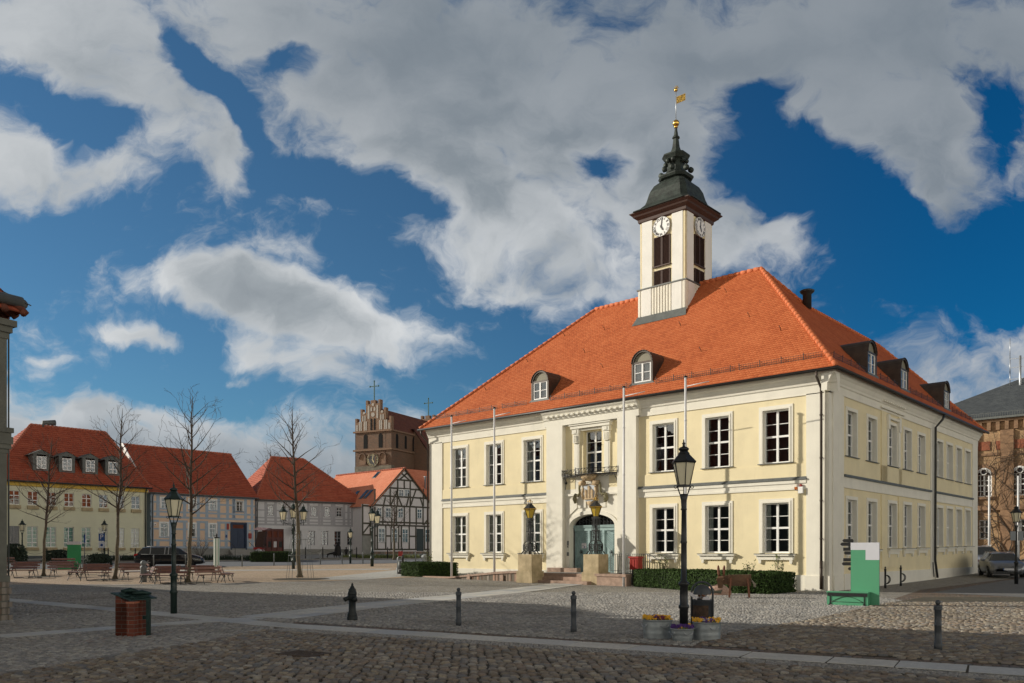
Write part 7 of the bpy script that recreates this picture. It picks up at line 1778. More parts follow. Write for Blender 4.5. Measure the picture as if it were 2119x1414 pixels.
# planting strips along the houses
def strip_bed(name, pts, off=.10, m=None): return sheet(name, pts, off, m or M['soil'])
strip_bed('flower_bed', [(-44, 66.6), (-29, 71.2), (-22.5, 74.6), (-23, 79), (-31, 76), (-44, 70.5)]); strip_bed('flower_bed', [(-18.6, 76.3), (-9, 78.8), (4, 81.3), (4, 85), (-9, 82), (-18.6, 80)])
k_ = MB()
for (a, b) in (((-50, 64.1), (-30, 70.1)), ((-30, 70.1), (-19, 75.6)), ((-19, 75.6), (-9, 78.1)), ((-9, 78.1), (6, 81.1)), ((-120, 60.1), (-50, 64.1))): k_.beam((a[0], a[1], ZG(a[1]) + .05), (b[0], b[1], ZG(b[1]) + .05), .16, .14)
tag(k_.build('kerb', M['kerb']), kind='structure')
def tufts(label, x0, x1, y0, y1, n, m, h, seed):
    rr = random.Random(seed); l = MB()
    for i in range(n):
        x, y = rr.uniform(x0, x1), rr.uniform(y0, y1); z = ZG(y) + .1
        yy = y + (x - x0) / (x1 - x0) * 0
        a = rr.uniform(0, 6.28); hh = h * rr.uniform(.4, 1.2); w_ = .05; l.add([(x - w_ * math.cos(a), yy - w_ * math.sin(a), z), (x + w_ * math.cos(a), yy + w_ * math.sin(a), z), (x + rr.uniform(-.1, .1), yy, z + hh)], [(0, 1, 2)])
    o = l.build('ground_cover', m); tag(o, label, 'plants', kind='stuff')
tufts('low green ground cover in the bed by the bronze figures', -16.5, -9, 78.6, 80.0, 1400, M['leaf2'], .35, 1); tufts('dark ground cover in the bed before the blue house', -36, -23, 72.6, 75.0, 1600, M['bush'], .45, 2)
tufts('dark ground cover in the bed before the gabled house', -9, 2, 80.6, 82.0, 1000, M['bush'], .4, 3)
tag(sheet('lawn', [hw(8, 36), hw(26, 36), hw(26, 46), hw(8, 46)], .05, M['grass']), kind='structure')
# ================================================================ BOLLARDS, HYDRANT
def bollard_mesh(H, r=.055, ball=True, ringz=()):
    m_ = MB(); pr = [(r * 1.18, 0), (r * 1.18, H * .17), (r, H * .18), (r, H * .50), (r * 1.08, H * .505), (r * 1.08, H * .52), (r, H * .525), (r, H * .80), (r * 1.22, H * .81), (r * 1.22, H * .835), (r * 1.05, H * .845), (r * 1.3, H * .86), (r * 1.1, H * .89), (r * .55, H * .91)]
    m_.lathe(pr, 14); m_.ball((0, 0, H * .955), r * .80, 12); return m_
BM = bollard_mesh(.87).mesh('bollard', M['grey_iron'])
for px, py, lab in ((949, 1296, 'grey iron bollard right of the fire hydrant'), (1187, 1310, 'grey iron bollard midway between hydrant and flower tubs'), (1941, 1348, 'nearest grey iron bollard, on the brown cobbles at the right')):
    x, y, z = G(px, py); tag(link('bollard', BM, None, (x, y, z)), lab, 'bollard', 'grey ball topped bollards in the foreground')
x, y, z = G(297, 1205); m_ = MB(); m_.lathe([(.155, 0), (.155, .70), (.17, .74), (.17, .78), (.12, .84), (.09, .88)], 18); m_.ball((0, 0, .98), .15, 14); tag(m_.build('bollard', M['grey_post'], None, (x, y, z)), 'thick pale grey bollard with ball top between two bench rings', 'bollard')
m_ = MB(); m_.lathe([(.045, 0), (.045, .82), (.05, .83), (.05, .86), (.035, .90)], 10); m_.ball((0, 0, .92), .045, 8); SB = m_.mesh('street_bollard', M['grey_post'])
for i, px in enumerate((172, 247, 318, 384, 501, 567, 618, 663, 708, 751, 860)):
    py = {172: 1178, 247: 1177, 318: 1176, 384: 1174.5, 501: 1173, 567: 1171, 618: 1170, 663: 1168.6, 708: 1167.4, 751: 1166.6, 860: 1166}[px]
    x, y, z = G(px, py); nb = ['left of the far green panel post', 'right of the shrub', 'before the black car rear', 'before the black car door', 'left of the hedge before the gateway', 'before the dark red gateway', 'just right of the three armed lamp', 'left of the bronze figures', 'before the bronze figures', 'left of the double lantern', 'beside the left end of the town hall'][i]
    tag(link('street_bollard', SB, None, (x, y, z)), 'slim grey street bollard ' + nb, 'bollard', 'slim grey bollards along the street')
m_ = MB(); m_.lathe([(.05, 0), (.05, .95), (.06, .98), (.01, 1.12)], 8)
cb_ = m_.mesh('chain_post', M['black']); labs = ['at the far left before the yellow house', 'before the third window of the yellow house', 'before the sixth window of the yellow house', 'before the blue house', 'left of the blue house steps', 'right of the gateway', 'before the second grey house window', 'right of the small bronze figure', 'before the left windows of the gabled house', 'before the gabled house door']
cpos = [(48, 1162), (97, 1163), (224, 1162), (280, 1158), (442, 1158), (632, 1157), (668, 1156), (738, 1155), (802, 1154), (832, 1154)]
cpt = []
for (px, py), lb in zip(cpos, labs):
    x, D, z = G(px, 1158 if px > 400 else 1162.5); z += .09; cpt.append((x, D, z)); tag(link('chain_post', cb_, None, (x, D, z)), 'thin black chain post ' + lb, 'post', 'black chain posts along the pavement')
ch_ = MB()
for a, b in ((0, 1), (1, 2), (2, 3), (5, 6), (6, 7), (8, 9)):
    p, q = Vector(cpt[a]), Vector(cpt[b]); n = 10; ch_.tube([p.lerp(q, i / n) + Vector((0, 0, .92 - .35 * 4 * (i / n) * (1 - i / n))) for i in range(n + 1)], .014, 4, caps=False)
tag(ch_.build('chain', M['black']), 'sagging black chains between the posts along the house pavement', 'chain')
x, y, z = G(729, 1285); t = thing('fire_hydrant', 'dark green cast iron fire hydrant with pointed cap in the foreground', 'hydrant', (x, y, z), R(12))
m_ = MB(); m_.lathe([(.125, 0), (.13, .03), (.13, .10), (.115, .115), (.12, .13), (.12, .16), (.10, .20), (.088, .25), (.085, .50)], 18); m_.lathe([(.085, .50), (.10, .52), (.105, .60), (.105, .64)], 18); m_.build('body', M['hydrant'], t)
m_ = MB(); m_.lathe([(.105, .64), (.11, .66), (.10, .72), (.085, .73), (.095, .76), (.06, .80), (.045, .84), (.028, .86), (.03, .89), (.010, .925)], 16); m_.build('cap', M['hydrant'], t)
for a in (200, 290):
    m_ = MB(); c_, s_ = math.cos(R(a)), math.sin(R(a)); m_.tube([(c_ * .05, s_ * .05, .57), (c_ * .15, s_ * .15, .545), (c_ * .19, s_ * .19, .525)], [.06, .05, .048], 10); m_.tube([(c_ * .17, s_ * .17, .535), (c_ * .205, s_ * .205, .515)], .06, 6); m_.build('outlet', M['hydrant'], t)

# ================================================================ BRICK PEDESTAL WITH BRONZE MODEL
x, y, z = G(258, 1319); t = thing('brick_pedestal', 'red brick pedestal carrying a slanted bronze relief table at the lower left', 'pedestal', (x, y + .1, z), R(-8))
m_ = MB(); m_.prism([(-.24, 0), (.0, 0), (.0, .68), (-.24, .84)], -.02, .42)      # tall back part
m_.box(-.24, .05, -.02, .36, 0, .66); m_.prism([(-.24, .66), (.05, .66), (.05, .67), (-.24, .80)], -.019, .36); m_.box(.05, .20, -.08, .08, 0, .665); m_.box(.06, .25, .10, .42, 0, .72)
m_.build('brick_base', M['redbrick'], t)
m_ = MB(); m_.box(.03, .21, -.09, .09, .665, .70); m_.build('brick_cap', M['brickcap'], t)
m_ = MB(); tp = [(-.29, -.10, .88), (.16, -.14, .74), (.46, .30, .765), (-.02, .44, .90)]
m_.add(tp + [(a, b, c - .02) for a, b, c in tp], [(0, 1, 2, 3), (4, 5, 6, 7), (0, 1, 5, 4), (1, 2, 6, 5), (2, 3, 7, 6), (3, 0, 4, 7)])
rr = random.Random(4)
for i in range(26):
    u_, v_ = rr.uniform(.12, .88), rr.uniform(.15, .85); p = (Vector(tp[0]) * (1 - u_) + Vector(tp[1]) * u_) * (1 - v_) + (Vector(tp[3]) * (1 - u_) + Vector(tp[2]) * u_) * v_; m_.ball(tuple(p), rr.uniform(.03, .08), 6, 0, 1.3, 1, .35)
m_.tube([(-.16, .05, .90), (0, .12, .915), (.14, .16, .90)], [.03, .06, .02], 8); m_.tube([(.06, .08, .86), (.22, .16, .87), (.36, .26, .85)], [.03, .06, .02], 8)
m_.build('bronze_relief', M['bronze'], t)
m_ = MB(); m_.box(.33, .40, .12, .18, 0, .75); m_.box(.18, .34, .13, .17, .34, .41); m_.build('support_post', M['bronze'], t)
x0, y0, z0 = G(163, 1328); x1, y1, z1 = G(425, 1301); x2, y2, _ = G(380, 1303.5); tag(MB().slab([(x0, y0), (x0 + .35, y0 - .28), (-7.2, 15.85), (x1, y1)], .004, .012).build('brick_strip', M['brickpath']), kind='structure')
# drain grate
x, y, z = G(628, 1358); g_ = MB()
for i in range(9): g_.beam((-.30 + i * .075, -.22, .045), (-.30 + i * .075, .22, .045), .022, .03)
for yq in (-.24, .24): g_.beam((-.36, yq, .045), (.36, yq, .045), .04, .035)
for xq in (-.35, .35): g_.beam((xq, -.24, .045), (xq, .24, .045), .04, .035)
tag(g_.build('drain_grate', M['rust'], None, (x, y, z - .012), R(-30)), 'rusty iron drain grate set in the foreground cobbles', 'drain')

# ================================================================ TUBS AND BIN AT THE BLACK LAMP
def tub(loc, rad, H, label, taper, cols, seed, sy_=.8):
    t = thing('flower_tub', label, 'flower tub', loc, 0, 'galvanised tubs with pansies'); m_ = MB(); r0 = rad * (1 - taper)
    pr = [(r0 * .97, 0), (r0, .01)]
    for k in range(1, 12):
        f = k / 12; rr_ = r0 + (rad - r0) * f; b_ = .006 if k in (4, 8) else 0; pr.append((rr_ + b_, H * f))
    pr += [(rad, H), (rad + .014, H + .006), (rad + .012, H + .02), (rad - .008, H + .018), (rad - .03, H - .05)]
    m_.lathe(pr, 28, (0, 0, 0), 0, 0, True, 1, sy_, False); m_.build('tub', M['tub'], t)
    for q in (R(-70), R(180 + 20)):
        h_ = MB(); c_, s_ = math.cos(q) * (rad + .01), math.sin(q) * (rad + .01) * sy_; tx_, ty_ = -math.sin(q), math.cos(q)
        h_.tube([(c_ + tx_ * .09 * math.cos(a), s_ + ty_ * .09 * math.cos(a) - .012, H * .82 - .055 * math.sin(a)) for a in np.linspace(0, math.pi, 8)], .008, 5); h_.build('handle', M['steel'], t)
    m_ = MB(); m_.add([(math.cos(a) * (rad - .02), math.sin(a) * (rad - .02) * sy_, H - .04) for a in np.linspace(0, 6.283, 21)[:-1]], [tuple(range(20))]); m_.build('soil', M['soil'], t)
    rr = random.Random(seed); lf = MB(); fl = MB(); n = int(rad * 430)
    for i in range(n * 3):
        a, q = rr.uniform(0, 6.28), math.sqrt(rr.random()) * rad * .98; c = Vector((math.cos(a) * q, math.sin(a) * q * sy_, H + rr.uniform(-.02, .045))); d = Vector((rr.gauss(0, 1), rr.gauss(0, 1), rr.gauss(0, .7))).normalized(); b = d.orthogonal().normalized(); s_ = .022; lf.quad(tuple(c - d * s_), tuple(c - b * s_ * .6), tuple(c + d * s_), tuple(c + b * s_ * .6))
    for i in range(n):
        a, q = rr.uniform(0, 6.28), math.sqrt(rr.random()) * rad * 1.0; cx_, cy_ = math.cos(a) * q, math.sin(a) * q * sy_; z_ = H + rr.uniform(.03, .085)
        mi = 0
        if len(cols) > 2: mi = (1 if abs(cx_) < rad * .42 and cy_ < rad * .5 and rr.random() < .75 else 0); mi = 2 if mi and rr.random() < .3 else mi
        elif len(cols) > 1: mi = 1 if rr.random() < .12 else 0
        s_ = rr.uniform(.018, .030); up = Vector((rr.gauss(0, .5), -.8 + rr.gauss(0, .3), .7)).normalized(); e1 = up.orthogonal().normalized(); e2 = up.cross(e1)
        for k in range(5):
            aa = k * 2 * math.pi / 5; c = Vector((cx_, cy_, z_)) + (e1 * math.cos(aa) + e2 * math.sin(aa)) * s_ * .7; d1 = (e1 * math.cos(aa) + e2 * math.sin(aa)); d2 = up.cross(d1)
            fl.quad(tuple(c - d1 * s_ * .6), tuple(c - d2 * s_ * .65), tuple(c + d1 * s_ * .75), tuple(c + d2 * s_ * .65), mi)
        fl.ball((cx_ + up.x * .004, cy_ + up.y * .004, z_ + up.z * .004), s_ * .22, 4, len(cols) - 1 if len(cols) > 2 else 0)
    lf.build('leaves', M['leaf2'], t); fl.build('pansies', cols, t); return t
tub((2.82, 15.85, 0), .285, .36, 'left flower tub with yellow and maroon pansies beside the black lamp', .08, [M['pansy_y'], M['pansy_m'], M['pansy_p']], 1)
tub((3.20, 15.35, 0), .215, .235, 'small middle flower tub with violet pansies in front of the black lamp', .20, [M['pansy_p'], M['pansy_y']], 2)
tub((3.72, 15.6, 0), .265, .335, 'right flower tub with yellow and violet pansies in front of the litter bin', .05, [M['pansy_y'], M['pansy_p'], M['pansy_w']], 3)
x, y = (1453 - CX) / F_PX * 17.0, 17.0; t = thing('litter_bin', 'dark grey litter bin with domed lid overflowing with rubbish behind the flower tubs', 'litter bin', (x, y, 0), R(-12))
m_ = MB(); m_.lathe([(.185, .04), (.19, .06), (.195, .66), (.20, .67), (.20, .70), (.19, .70), (.185, .2)], 20, (0, 0, 0), 0, 0, True, 1, .85, False); m_.build('body', M['bin'], t)
m_ = MB(); m_.add([(-.196 * math.cos(a) * 1.005, -.196 * math.sin(a) * .86, z_) for z_ in (.22, .58) for a in np.linspace(.15, math.pi * .72, 9)], [(i, i + 1, i + 10, i + 9) for i in range(8)], 0, True); m_.build('poster', M['poster'], t)
m_ = MB(); m_.lathe([(.185, .80), (.18, .86), (.155, .93), (.11, .98), (.05, 1.005), (.01, 1.01)], 20, (0, 0, 0), 0, 0, True, 1, .85, False); m_.build('lid', M['grey_iron'], t)
m_ = MB(); m_.tube([(-.215, .02, .05), (-.215, .02, .82)] + [(-.215 * math.cos(a), .02, .84 + .22 * math.sin(a)) for a in np.linspace(0.1, math.pi - .1, 12)] + [(.215, .02, .82), (.215, .02, .05)], .022, 6)
m_.build('frame', M['grey_iron'], t)
m_ = MB(); rr = random.Random(9)
m_.beam((-.25, -.12, .83), (-.10, -.16, .72), .06, .03, 0, up=(0, 1, 0)); m_.add([(.0, -.17, .70), (.16, -.16, .70), (.13, -.15, .77), (.02, -.16, .755)], [(0, 1, 2, 3)], 0)
for i in range(16): a, q = rr.uniform(0, 6.28), rr.uniform(0, .14); c = (math.cos(a) * q, math.sin(a) * q * .8, .71 + rr.uniform(0, .06)); m_.beam(c, (c[0] + rr.uniform(-.07, .07), c[1] + rr.uniform(-.07, .07), c[2] + rr.uniform(.01, .06)), rr.uniform(.03, .07), .02, rr.choice((0, 1, 1, 2)))
tag(m_.build('rubbish', [M['paper'], M['carton'], M['bench_light']], t), None)
# ================================================================ DONKEY, BOULDER
def wood(label):
    x, y, z = G(1530, 1239); t = thing('wooden_donkey', label, 'donkey sculpture', (x, y + .35, 0), R(-14))
    b = MB(); b.prism([(-.30, .45), (.50, .43), (.50, .86), (-.30, .84), (-.30, .80)], -.16, .16); b.build('body', M['donkey'], t)
    b = MB(); b.prism([(-.62, .52), (-.26, .48), (-.26, .83), (-.58, .80)], -.11, .11); b.box(-.27, -.24, -.17, .17, .44, .86); b.build('neck', M['donkey'], t)
    b = MB(); b.add([(-.66, -.16, .36), (-.50, -.16, .36), (-.50, .06, .38), (-.66, .06, .38), (-.70, -.20, .72), (-.46, -.18, .76), (-.46, .10, .76), (-.70, .08, .72), (-.66, -.15, .78), (-.48, -.14, .80), (-.48, .06, .80), (-.66, .04, .78)],
                   [(0, 1, 2, 3), (0, 1, 5, 4), (1, 2, 6, 5), (2, 3, 7, 6), (3, 0, 4, 7), (4, 5, 9, 8), (5, 6, 10, 9), (6, 7, 11, 10), (7, 4, 8, 11), (8, 9, 10, 11)])
    b.ball((-.71, -.19, .66), .025, 6); b.ball((-.45, -.19, .68), .025, 6); b.build('head', M['donkey'], t)
    for q, dx in ((-.62, -.03), (-.47, .03)):
        e = MB(); e.tube([(q, -.03, .76), (q + dx * .4, -.03, .88), (q + dx * .7, -.03, 1.02), (q + dx, -.03, 1.13), (q + dx, -.03, 1.19)], [.025, .048, .05, .04, .012], 8); e.build('ear', M['donkey2'], t)
    for lx, sp in ((-.20, -.06), (.38, .06)):
        for q in (-1, 1):
            l = MB(); l.beam((lx, q * .18, .74), (lx + sp, q * .24, .02), .10, .055, 0, up=(1, 0, 0)); l.beam((lx + sp, q * .24, .03), (lx + sp, q * .24, 0), .02, .02)
            for z_ in (.55, .70): l.ball((lx + sp * .2, q * .215, z_), .02, 5)
            l.build('leg', M['donkey2'], t)
    e = MB(); rr = random.Random(3)
    for i in range(40): e.tube([(.50, rr.uniform(-.03, .03), .66 + rr.uniform(-.03, .03)), (.56 + rr.uniform(-.02, .03), rr.uniform(-.05, .05), .58 + rr.uniform(-.03, .03)), (.62 + rr.uniform(-.03, .07), rr.uniform(-.09, .09), .42 + rr.uniform(-.03, .10))], [.008, .008, .004], 3)
    e.build('tail', M['straw'], t)
wood('brown wooden donkey sculpture with long ears before the box hedge')
x, y, z = G(1488, 1233); m_ = MB(); rs = random.Random(6); vs = []; fs = []; n, k = 14, 8
for j in range(k + 1):
    for i in range(n):
        a = 2 * math.pi * i / n; e = math.pi / 2 * j / k; r_ = math.cos(e) ** .7 * (1 + .10 * math.sin(2 * a + j) + rs.uniform(-.05, .05)); vs.append((.52 * r_ * math.cos(a) + .04 * j / k, .34 * r_ * math.sin(a), .44 * math.sin(e) ** .9 * (1 + rs.uniform(-.04, .04)) - .03))
for j in range(k):
    for i in range(n): fs.append((j * n + i, j * n + (i + 1) % n, (j + 1) * n + (i + 1) % n, (j + 1) * n + i))
m_.add(vs, fs, 0, True); t = thing('boulder', 'pink granite boulder with a slanted bronze plaque before the hedge', 'boulder', (x, y + .3, 0), R(-5)); m_.build('rock', M['boulder'], t)
m_ = MB(); a = [(-.36, -.30, .13), (.10, -.37, .11), (.22, -.18, .40), (-.20, -.12, .41)]; m_.add(a + [(p[0], p[1] + .05, p[2] - .03) for p in a], [(0, 1, 2, 3), (0, 1, 5, 4), (1, 2, 6, 5), (2, 3, 7, 6), (3, 0, 4, 7)]); m_.build('plaque', M['plaque'], t)

# ================================================================ GREEN PANELS, SIGNPOST, BIKE RACKS
def green_panel(loc, rotz, label, near):
    t = thing('green_panel', label, 'display panel', loc, rotz)
    if near:
        b = MB(); b.box(-.02, .80, -.0, .10, 0, 1.52); b.box(-.0 + .0, .40, -.0, .10, 1.52, 1.73) if False else None
        b.box(-.02, .41, 0, .10, 1.521, 1.74); b.build('board', M['panel_green'], t)
        b = MB(); b.box(-.025, .412, -.003, .103, 1.7405, 1.97); b.box(.413, .805, -.003, .103, 1.43, 1.97); b.build('white_top', M['panel_white'], t)
        b = MB(); b.box(-.66, .54, -.34, -.005, 0, .41); b.box(-.68, .56, -.36, -.003, .411, .44); b.build('bench_box', M['panel_green'], t)
        b = MB(); y_ = -.346; b.box(-.645, .525, y_ - .016, y_, .30, .395)
        for q in (-.56, .44): b.beam((q, y_ - .008, .30), (q, y_ - .008, .06), .03, .012, 0, up=(0, 1, 0)); b.prism([(q - .05, .02), (q + .05, .02), (q, .12)], y_ - .014, y_)
        b.tube([(-.56 + .98 * i / 14 + .01, y_ - .006, .10 + .19 * math.sin(math.pi * i / 14)) for i in range(15)], .008, 4); b.tube([(-.55, y_ - .006, .13), (.43, y_ - .006, .115)], .006, 4)
        b.build('bench_drawing', M['black'], t)
    else:
        b = MB(); b.box(-.48, .48, -.05, .05, 0, 1.72); b.build('board', M['panel_green2'], t)
        b = MB(); b.prism([(-.49, 1.721), (.49, 1.76), (.49, 1.95), (-.49, 1.95)], -.055, .055); b.build('white_top', M['panel_white'], t)
        b = MB(); b.box(-.9, .0, -.5, -.055, 0, .42); b.box(-.92, .02, -.52, -.055, .43, .46); b.build('bench_box', M['panel_green2'], t)
x, y, z = G(1762, 1253); green_panel((x, y, z), R(-34), 'large green and white panel with a built on bench at the town hall corner', True)
x, y, z = G(152, 1178); green_panel((x, y + .1, z), R(-4), 'distant deep green panel with white top behind the benches', False)
x, y = hw(1.1, .3); y = 32.6; x = (1764 - CX) / F_PX * y; t = thing('signpost', 'grey signpost with stacked black direction arrows at the town hall corner', 'signpost', (x, y, ZG(y)))
m_ = MB(); m_.lathe([(.07, 0), (.07, 1.0), (.05, 1.02), (.045, 2.15)], 10); m_.build('post', M['grey_iron'], t)
for z_, l_, q in ((2.12, .42, 1), (1.98, .50, 1), (1.78, .38, 0), (1.63, .36, 1), (1.36, .38, 0), (1.20, .44, 1), (1.0, .2, 1)):
    m_ = MB(); m_.prism([(0, z_ - .066), (-l_ + (.06 if q else 0), z_ - .066), (-l_, z_), (-l_ + (.06 if q else 0), z_ + .066), (0, z_ + .066)], -.05, -.02); m_.build('arrow_sign', M['black'], t)
for px, py, lab in ((1832, 1218, 'nearer black bicycle stand by the shaded town hall wall'), (1864, 1213, 'farther black bicycle stand by the shaded town hall wall')):
    x, y, z = G(px, py); t = thing('bicycle_stand', lab, 'bicycle stand', (x, y, z), R(15), 'bicycle stands by the wall'); m_ = MB(); m_.lathe([(.05, 0), (.05, .18), (.042, .2), (.042, .8), (.055, .82), (.055, .85), (.03, .9)], 10); m_.ball((0, 0, .94), .04, 8); m_.build('post', M['black'], t)
    m_ = MB()
    for k_ in (-.05, 0, .05): m_.tube([(.24 * math.sin(a), k_, .40 + .20 * math.cos(a)) for a in np.linspace(.1, math.pi - .1, 10)], .014, 5)
    m_.build('loop', M['black'], t)
# parking signs, mint pillar, bins, figures, cart
for px, py, top, lab in ((178, 1164, 1105, 'blue parking sign on a grey pole left of the lamp'), (214, 1163, 1102, 'blue and white parking sign on the pole by the yellow house lamp')):
    x, y, z = G(px, py); H = (py - top) / F_PX * y; t = thing('parking_sign', lab, 'road sign', (x, y - .25, z), 0); m_ = MB(); m_.tube([(0, 0, 0), (0, 0, H)], .035, 6); m_.build('pole', M['grey_post'], t)
    m_ = MB(); m_.box(-.26 if 'white' in lab else -.04, .26 if 'white' in lab else .10, -.06, -.04, H - .75, H - .1); m_.build('sign_plate', M['signblue'], t)
    if 'white' in lab:
        m_ = MB(); m_.box(-.26, .26, -.06, -.04, H - 1.35, H - .80, 0); m_.ball((0, -.06, H - 1.1), .12, 8, 1, 1, .2, 1); m_.build('sign_plate', [M['panel_white'], M['signblue']], t)
        o = link('letter', text_mesh('P', .6, M['panel_white']), t); o.location = (0, -.07, H - .42); o.rotation_euler = (math.pi / 2, 0, 0)
x, y, z = G(448, 1175); H = (1175 - 1114) / F_PX * y; t = thing('pump_pillar', 'slim mint green and white striped pillar with black finial behind the benches', 'pillar', (x, y, z))
m_ = MB()
for i in range(12): a = i * math.pi / 6; m_.box(-.07, .07, .17, .20, 0, H, i % 2); vs_ = m_.v[-8:]; Rm_ = Matrix.Rotation(a, 3, 'Z'); m_.v[-8:] = [tuple(Rm_ @ Vector(v)) for v in vs_]
m_.build('shaft', [M['stripe_green'], M['white']], t); m_ = MB(); m_.lathe([(.24, H), (.24, H + .05), (.06, H + .1), (.05, H + .16), (.08, H + .24), (.02, H + .36)], 10); m_.build('finial', M['black'], t)
D = 51.; x = (829 - CX) / F_PX * D; t = thing('litter_bin', 'small arched litter bin left of the short hedge', 'litter bin', (x, D, ZG(D))); m_ = MB(); m_.tube([(-.2, 0, 0), (-.2, 0, .9)] + [(-.2 * math.cos(a), 0, .92 + .2 * math.sin(a)) for a in np.linspace(.1, 3.04, 9)] + [(.2, 0, .9), (.2, 0, 0)], .03, 6); m_.build('frame', M['steel'], t)
m_ = MB(); m_.lathe([(.17, .3), (.17, .8)], 12); m_.build('body', M['zinc'], t); m_ = MB(); m_.lathe([(.18, .0), (.18, .28)], 12); m_.build('lower_drum', M['dark_metal'], t)
m_ = MB(); m_.box(-.13, .13, -.1, .1, 1.12, 1.42); m_.build('notice_box', M['red'], t)
D = 50.; x = (833.5 - CX) / F_PX * D; tag(link('bollard', bollard_mesh(1.25, .07).mesh('b', M['black']), None, (x, D, ZG(D))), 'dark bollard touching the arched litter bin', 'bollard')
D = 56.; x = (880 - CX) / F_PX * D; m_ = MB(); m_.lathe([(.27, 0), (.27, .08), (.22, .1), (.22, .85), (.28, .88), (.28, .95), (.2, 1.05), (.06, 1.1)], 14); m_.box(-.45, -.2, -.04, .04, .75, .82); tag(m_.build('stone_post', M['signgrey'], None, (x, D, ZG(D))), 'pale grey capped post at the left corner of the town hall', 'post')
def figure(loc, H, label, cloak, seed):
    t = thing('statue', label, 'statue', loc, R(10)); m_ = MB(); s = H / 1.75
    me = bpy.data.meshes.new('body'); J = dict(p=(0, 0, .92), c=(0, 0, 1.2), n=(0, 0, 1.45), h=(0, 0, 1.58), ht=(0, 0, 1.68), ls=(-.19, 0, 1.40), le=(-.30, -.02, 1.14), lh=(-.24, -.16, .95), rs=(.19, 0, 1.40), re=(.30, -.02, 1.14), rh=(.22, -.18, 1.0), lk=(-.12, -.03, .5), lf=(-.13, 0, .05), lt=(-.14, -.16, .03), rk=(.12, .03, .5), rf=(.14, .08, .05), rt=(.16, -.08, .03))
    if cloak: J['le'] = (-.36, -.05, 1.3); J['lh'] = (-.42, -.2, 1.52)
    E_ = [('p', 'c'), ('c', 'n'), ('n', 'h'), ('h', 'ht'), ('c', 'ls'), ('ls', 'le'), ('le', 'lh'), ('c', 'rs'), ('rs', 're'), ('re', 'rh'), ('p', 'lk'), ('lk', 'lf'), ('lf', 'lt'), ('p', 'rk'), ('rk', 'rf'), ('rf', 'rt')]
    Rr = dict(p=.15, c=.16, n=.06, h=.10, ht=.08, ls=.08, le=.055, lh=.04, rs=.08, re=.055, rh=.04, lk=.08, lf=.05, lt=.04, rk=.08, rf=.05, rt=.04)
    ks = list(J); me.from_pydata([tuple(c * s for c in J[k]) for k in ks], [(ks.index(a), ks.index(b)) for a, b in E_], []); me.materials.append(M['statue']); o = link('body', me, t)
    sk_ = o.modifiers.new('skin', 'SKIN'); 
    for i, k in enumerate(ks): me.skin_vertices[0].data[i].radius = (Rr[k] * s, Rr[k] * s)
    me.skin_vertices[0].data[0].use_root = True
    o.modifiers.new('sub', 'SUBSURF').render_levels = 1
    m_ = MB(); m_.lathe([(.23 * s, 1.63 * s), (.22 * s, 1.65 * s), (.10 * s, 1.67 * s), (.09 * s, 1.76 * s), (.02, 1.79 * s)], 12); m_.build('hat', M['statue'], t)
    m_ = MB()
    if cloak: m_.lathe([(.38 * s, .22 * s), (.40 * s, .6 * s), (.34 * s, 1.1 * s), (.26 * s, 1.40 * s), (.09 * s, 1.5 * s)], 12, (0, .02, 0), 0, 0, True, 1, .55, False)
    else: m_.lathe([(.24 * s, .75 * s), (.20 * s, 1.0 * s), (.20 * s, 1.38 * s), (.09 * s, 1.48 * s)], 12, (0, 0, 0), 0, 0, True, 1, .65, False)
    m_.build('cloak' if cloak else 'coat', M['statue'], t)
D = 79.; zf_ = ZG(D) + .12
figure(((699 - CX) / F_PX * D, D, zf_), 1.48, 'dark bronze statue of a cloaked figure with a broad hat before the grey house', True, 1)
figure(((716.5 - CX) / F_PX * D, D, zf_), 1.0, 'smaller dark bronze statue of a child with a hat beside the cloaked figure', False, 2)
xd = (686 - CX) / F_PX * D; t = thing('dog_statue', 'dark bronze statue of a dog left of the cloaked figure', 'statue', (xd, D - .2, zf_), R(8))
me = bpy.data.meshes.new('body'); J = [(.30, 0, .42), (0, 0, .40), (-.26, 0, .38), (.42, 0, .56), (.58, 0, .58), (-.44, 0, .30), (.28, .07, .2), (.30, .07, 0), (.28, -.07, .2), (.33, -.07, 0), (-.30, .08, .24), (-.36, .08, .14), (-.32, .08, 0), (-.30, -.08, .24), (-.38, -.08, .14), (-.36, -.08, 0)]
me.from_pydata(J, [(0, 1), (1, 2), (0, 3), (3, 4), (2, 5), (0, 6), (6, 7), (0, 8), (8, 9), (2, 10), (10, 11), (11, 12), (2, 13), (13, 14), (14, 15)], []); me.materials.append(M['statue']); o = link('body', me, t); o.modifiers.new('skin', 'SKIN')
for i, r_ in enumerate([.12, .10, .10, .08, .05, .02, .045, .03, .045, .03, .05, .03, .025, .05, .03, .025]): me.skin_vertices[0].data[i].radius = (r_, r_)
o.modifiers.new('sub', 'SUBSURF').render_levels = 1
m_ = MB(); m_.slab([(-18.4, 78.3), (-14.8, 78.4), (-14.9, 79.8), (-18.4, 79.7)], ZG(79) + .08, ZG(79) + .14); tag(m_.build('stone_slab', M['kerb']), 'low pale stone slab under the bronze figures', 'slab')
D = 88.; x = (541 - CX) / F_PX * D; t = thing('food_cart', 'small red and brown handcart with a pink awning beside the red gateway', 'cart', (x, D, ZG(D)), 0)
m_ = MB(); m_.box(-.75, .15, -.4, .4, .75, .98, 0); m_.box(-.55, .45, -.35, .35, .98, 1.15, 1); m_.prism([(-.6, 1.15), (.3, 1.15), (.55, 2.7), (-.25, 2.7)], -.33, .33, 1); m_.build('body', [M['red'], M['brown_wood']], t)
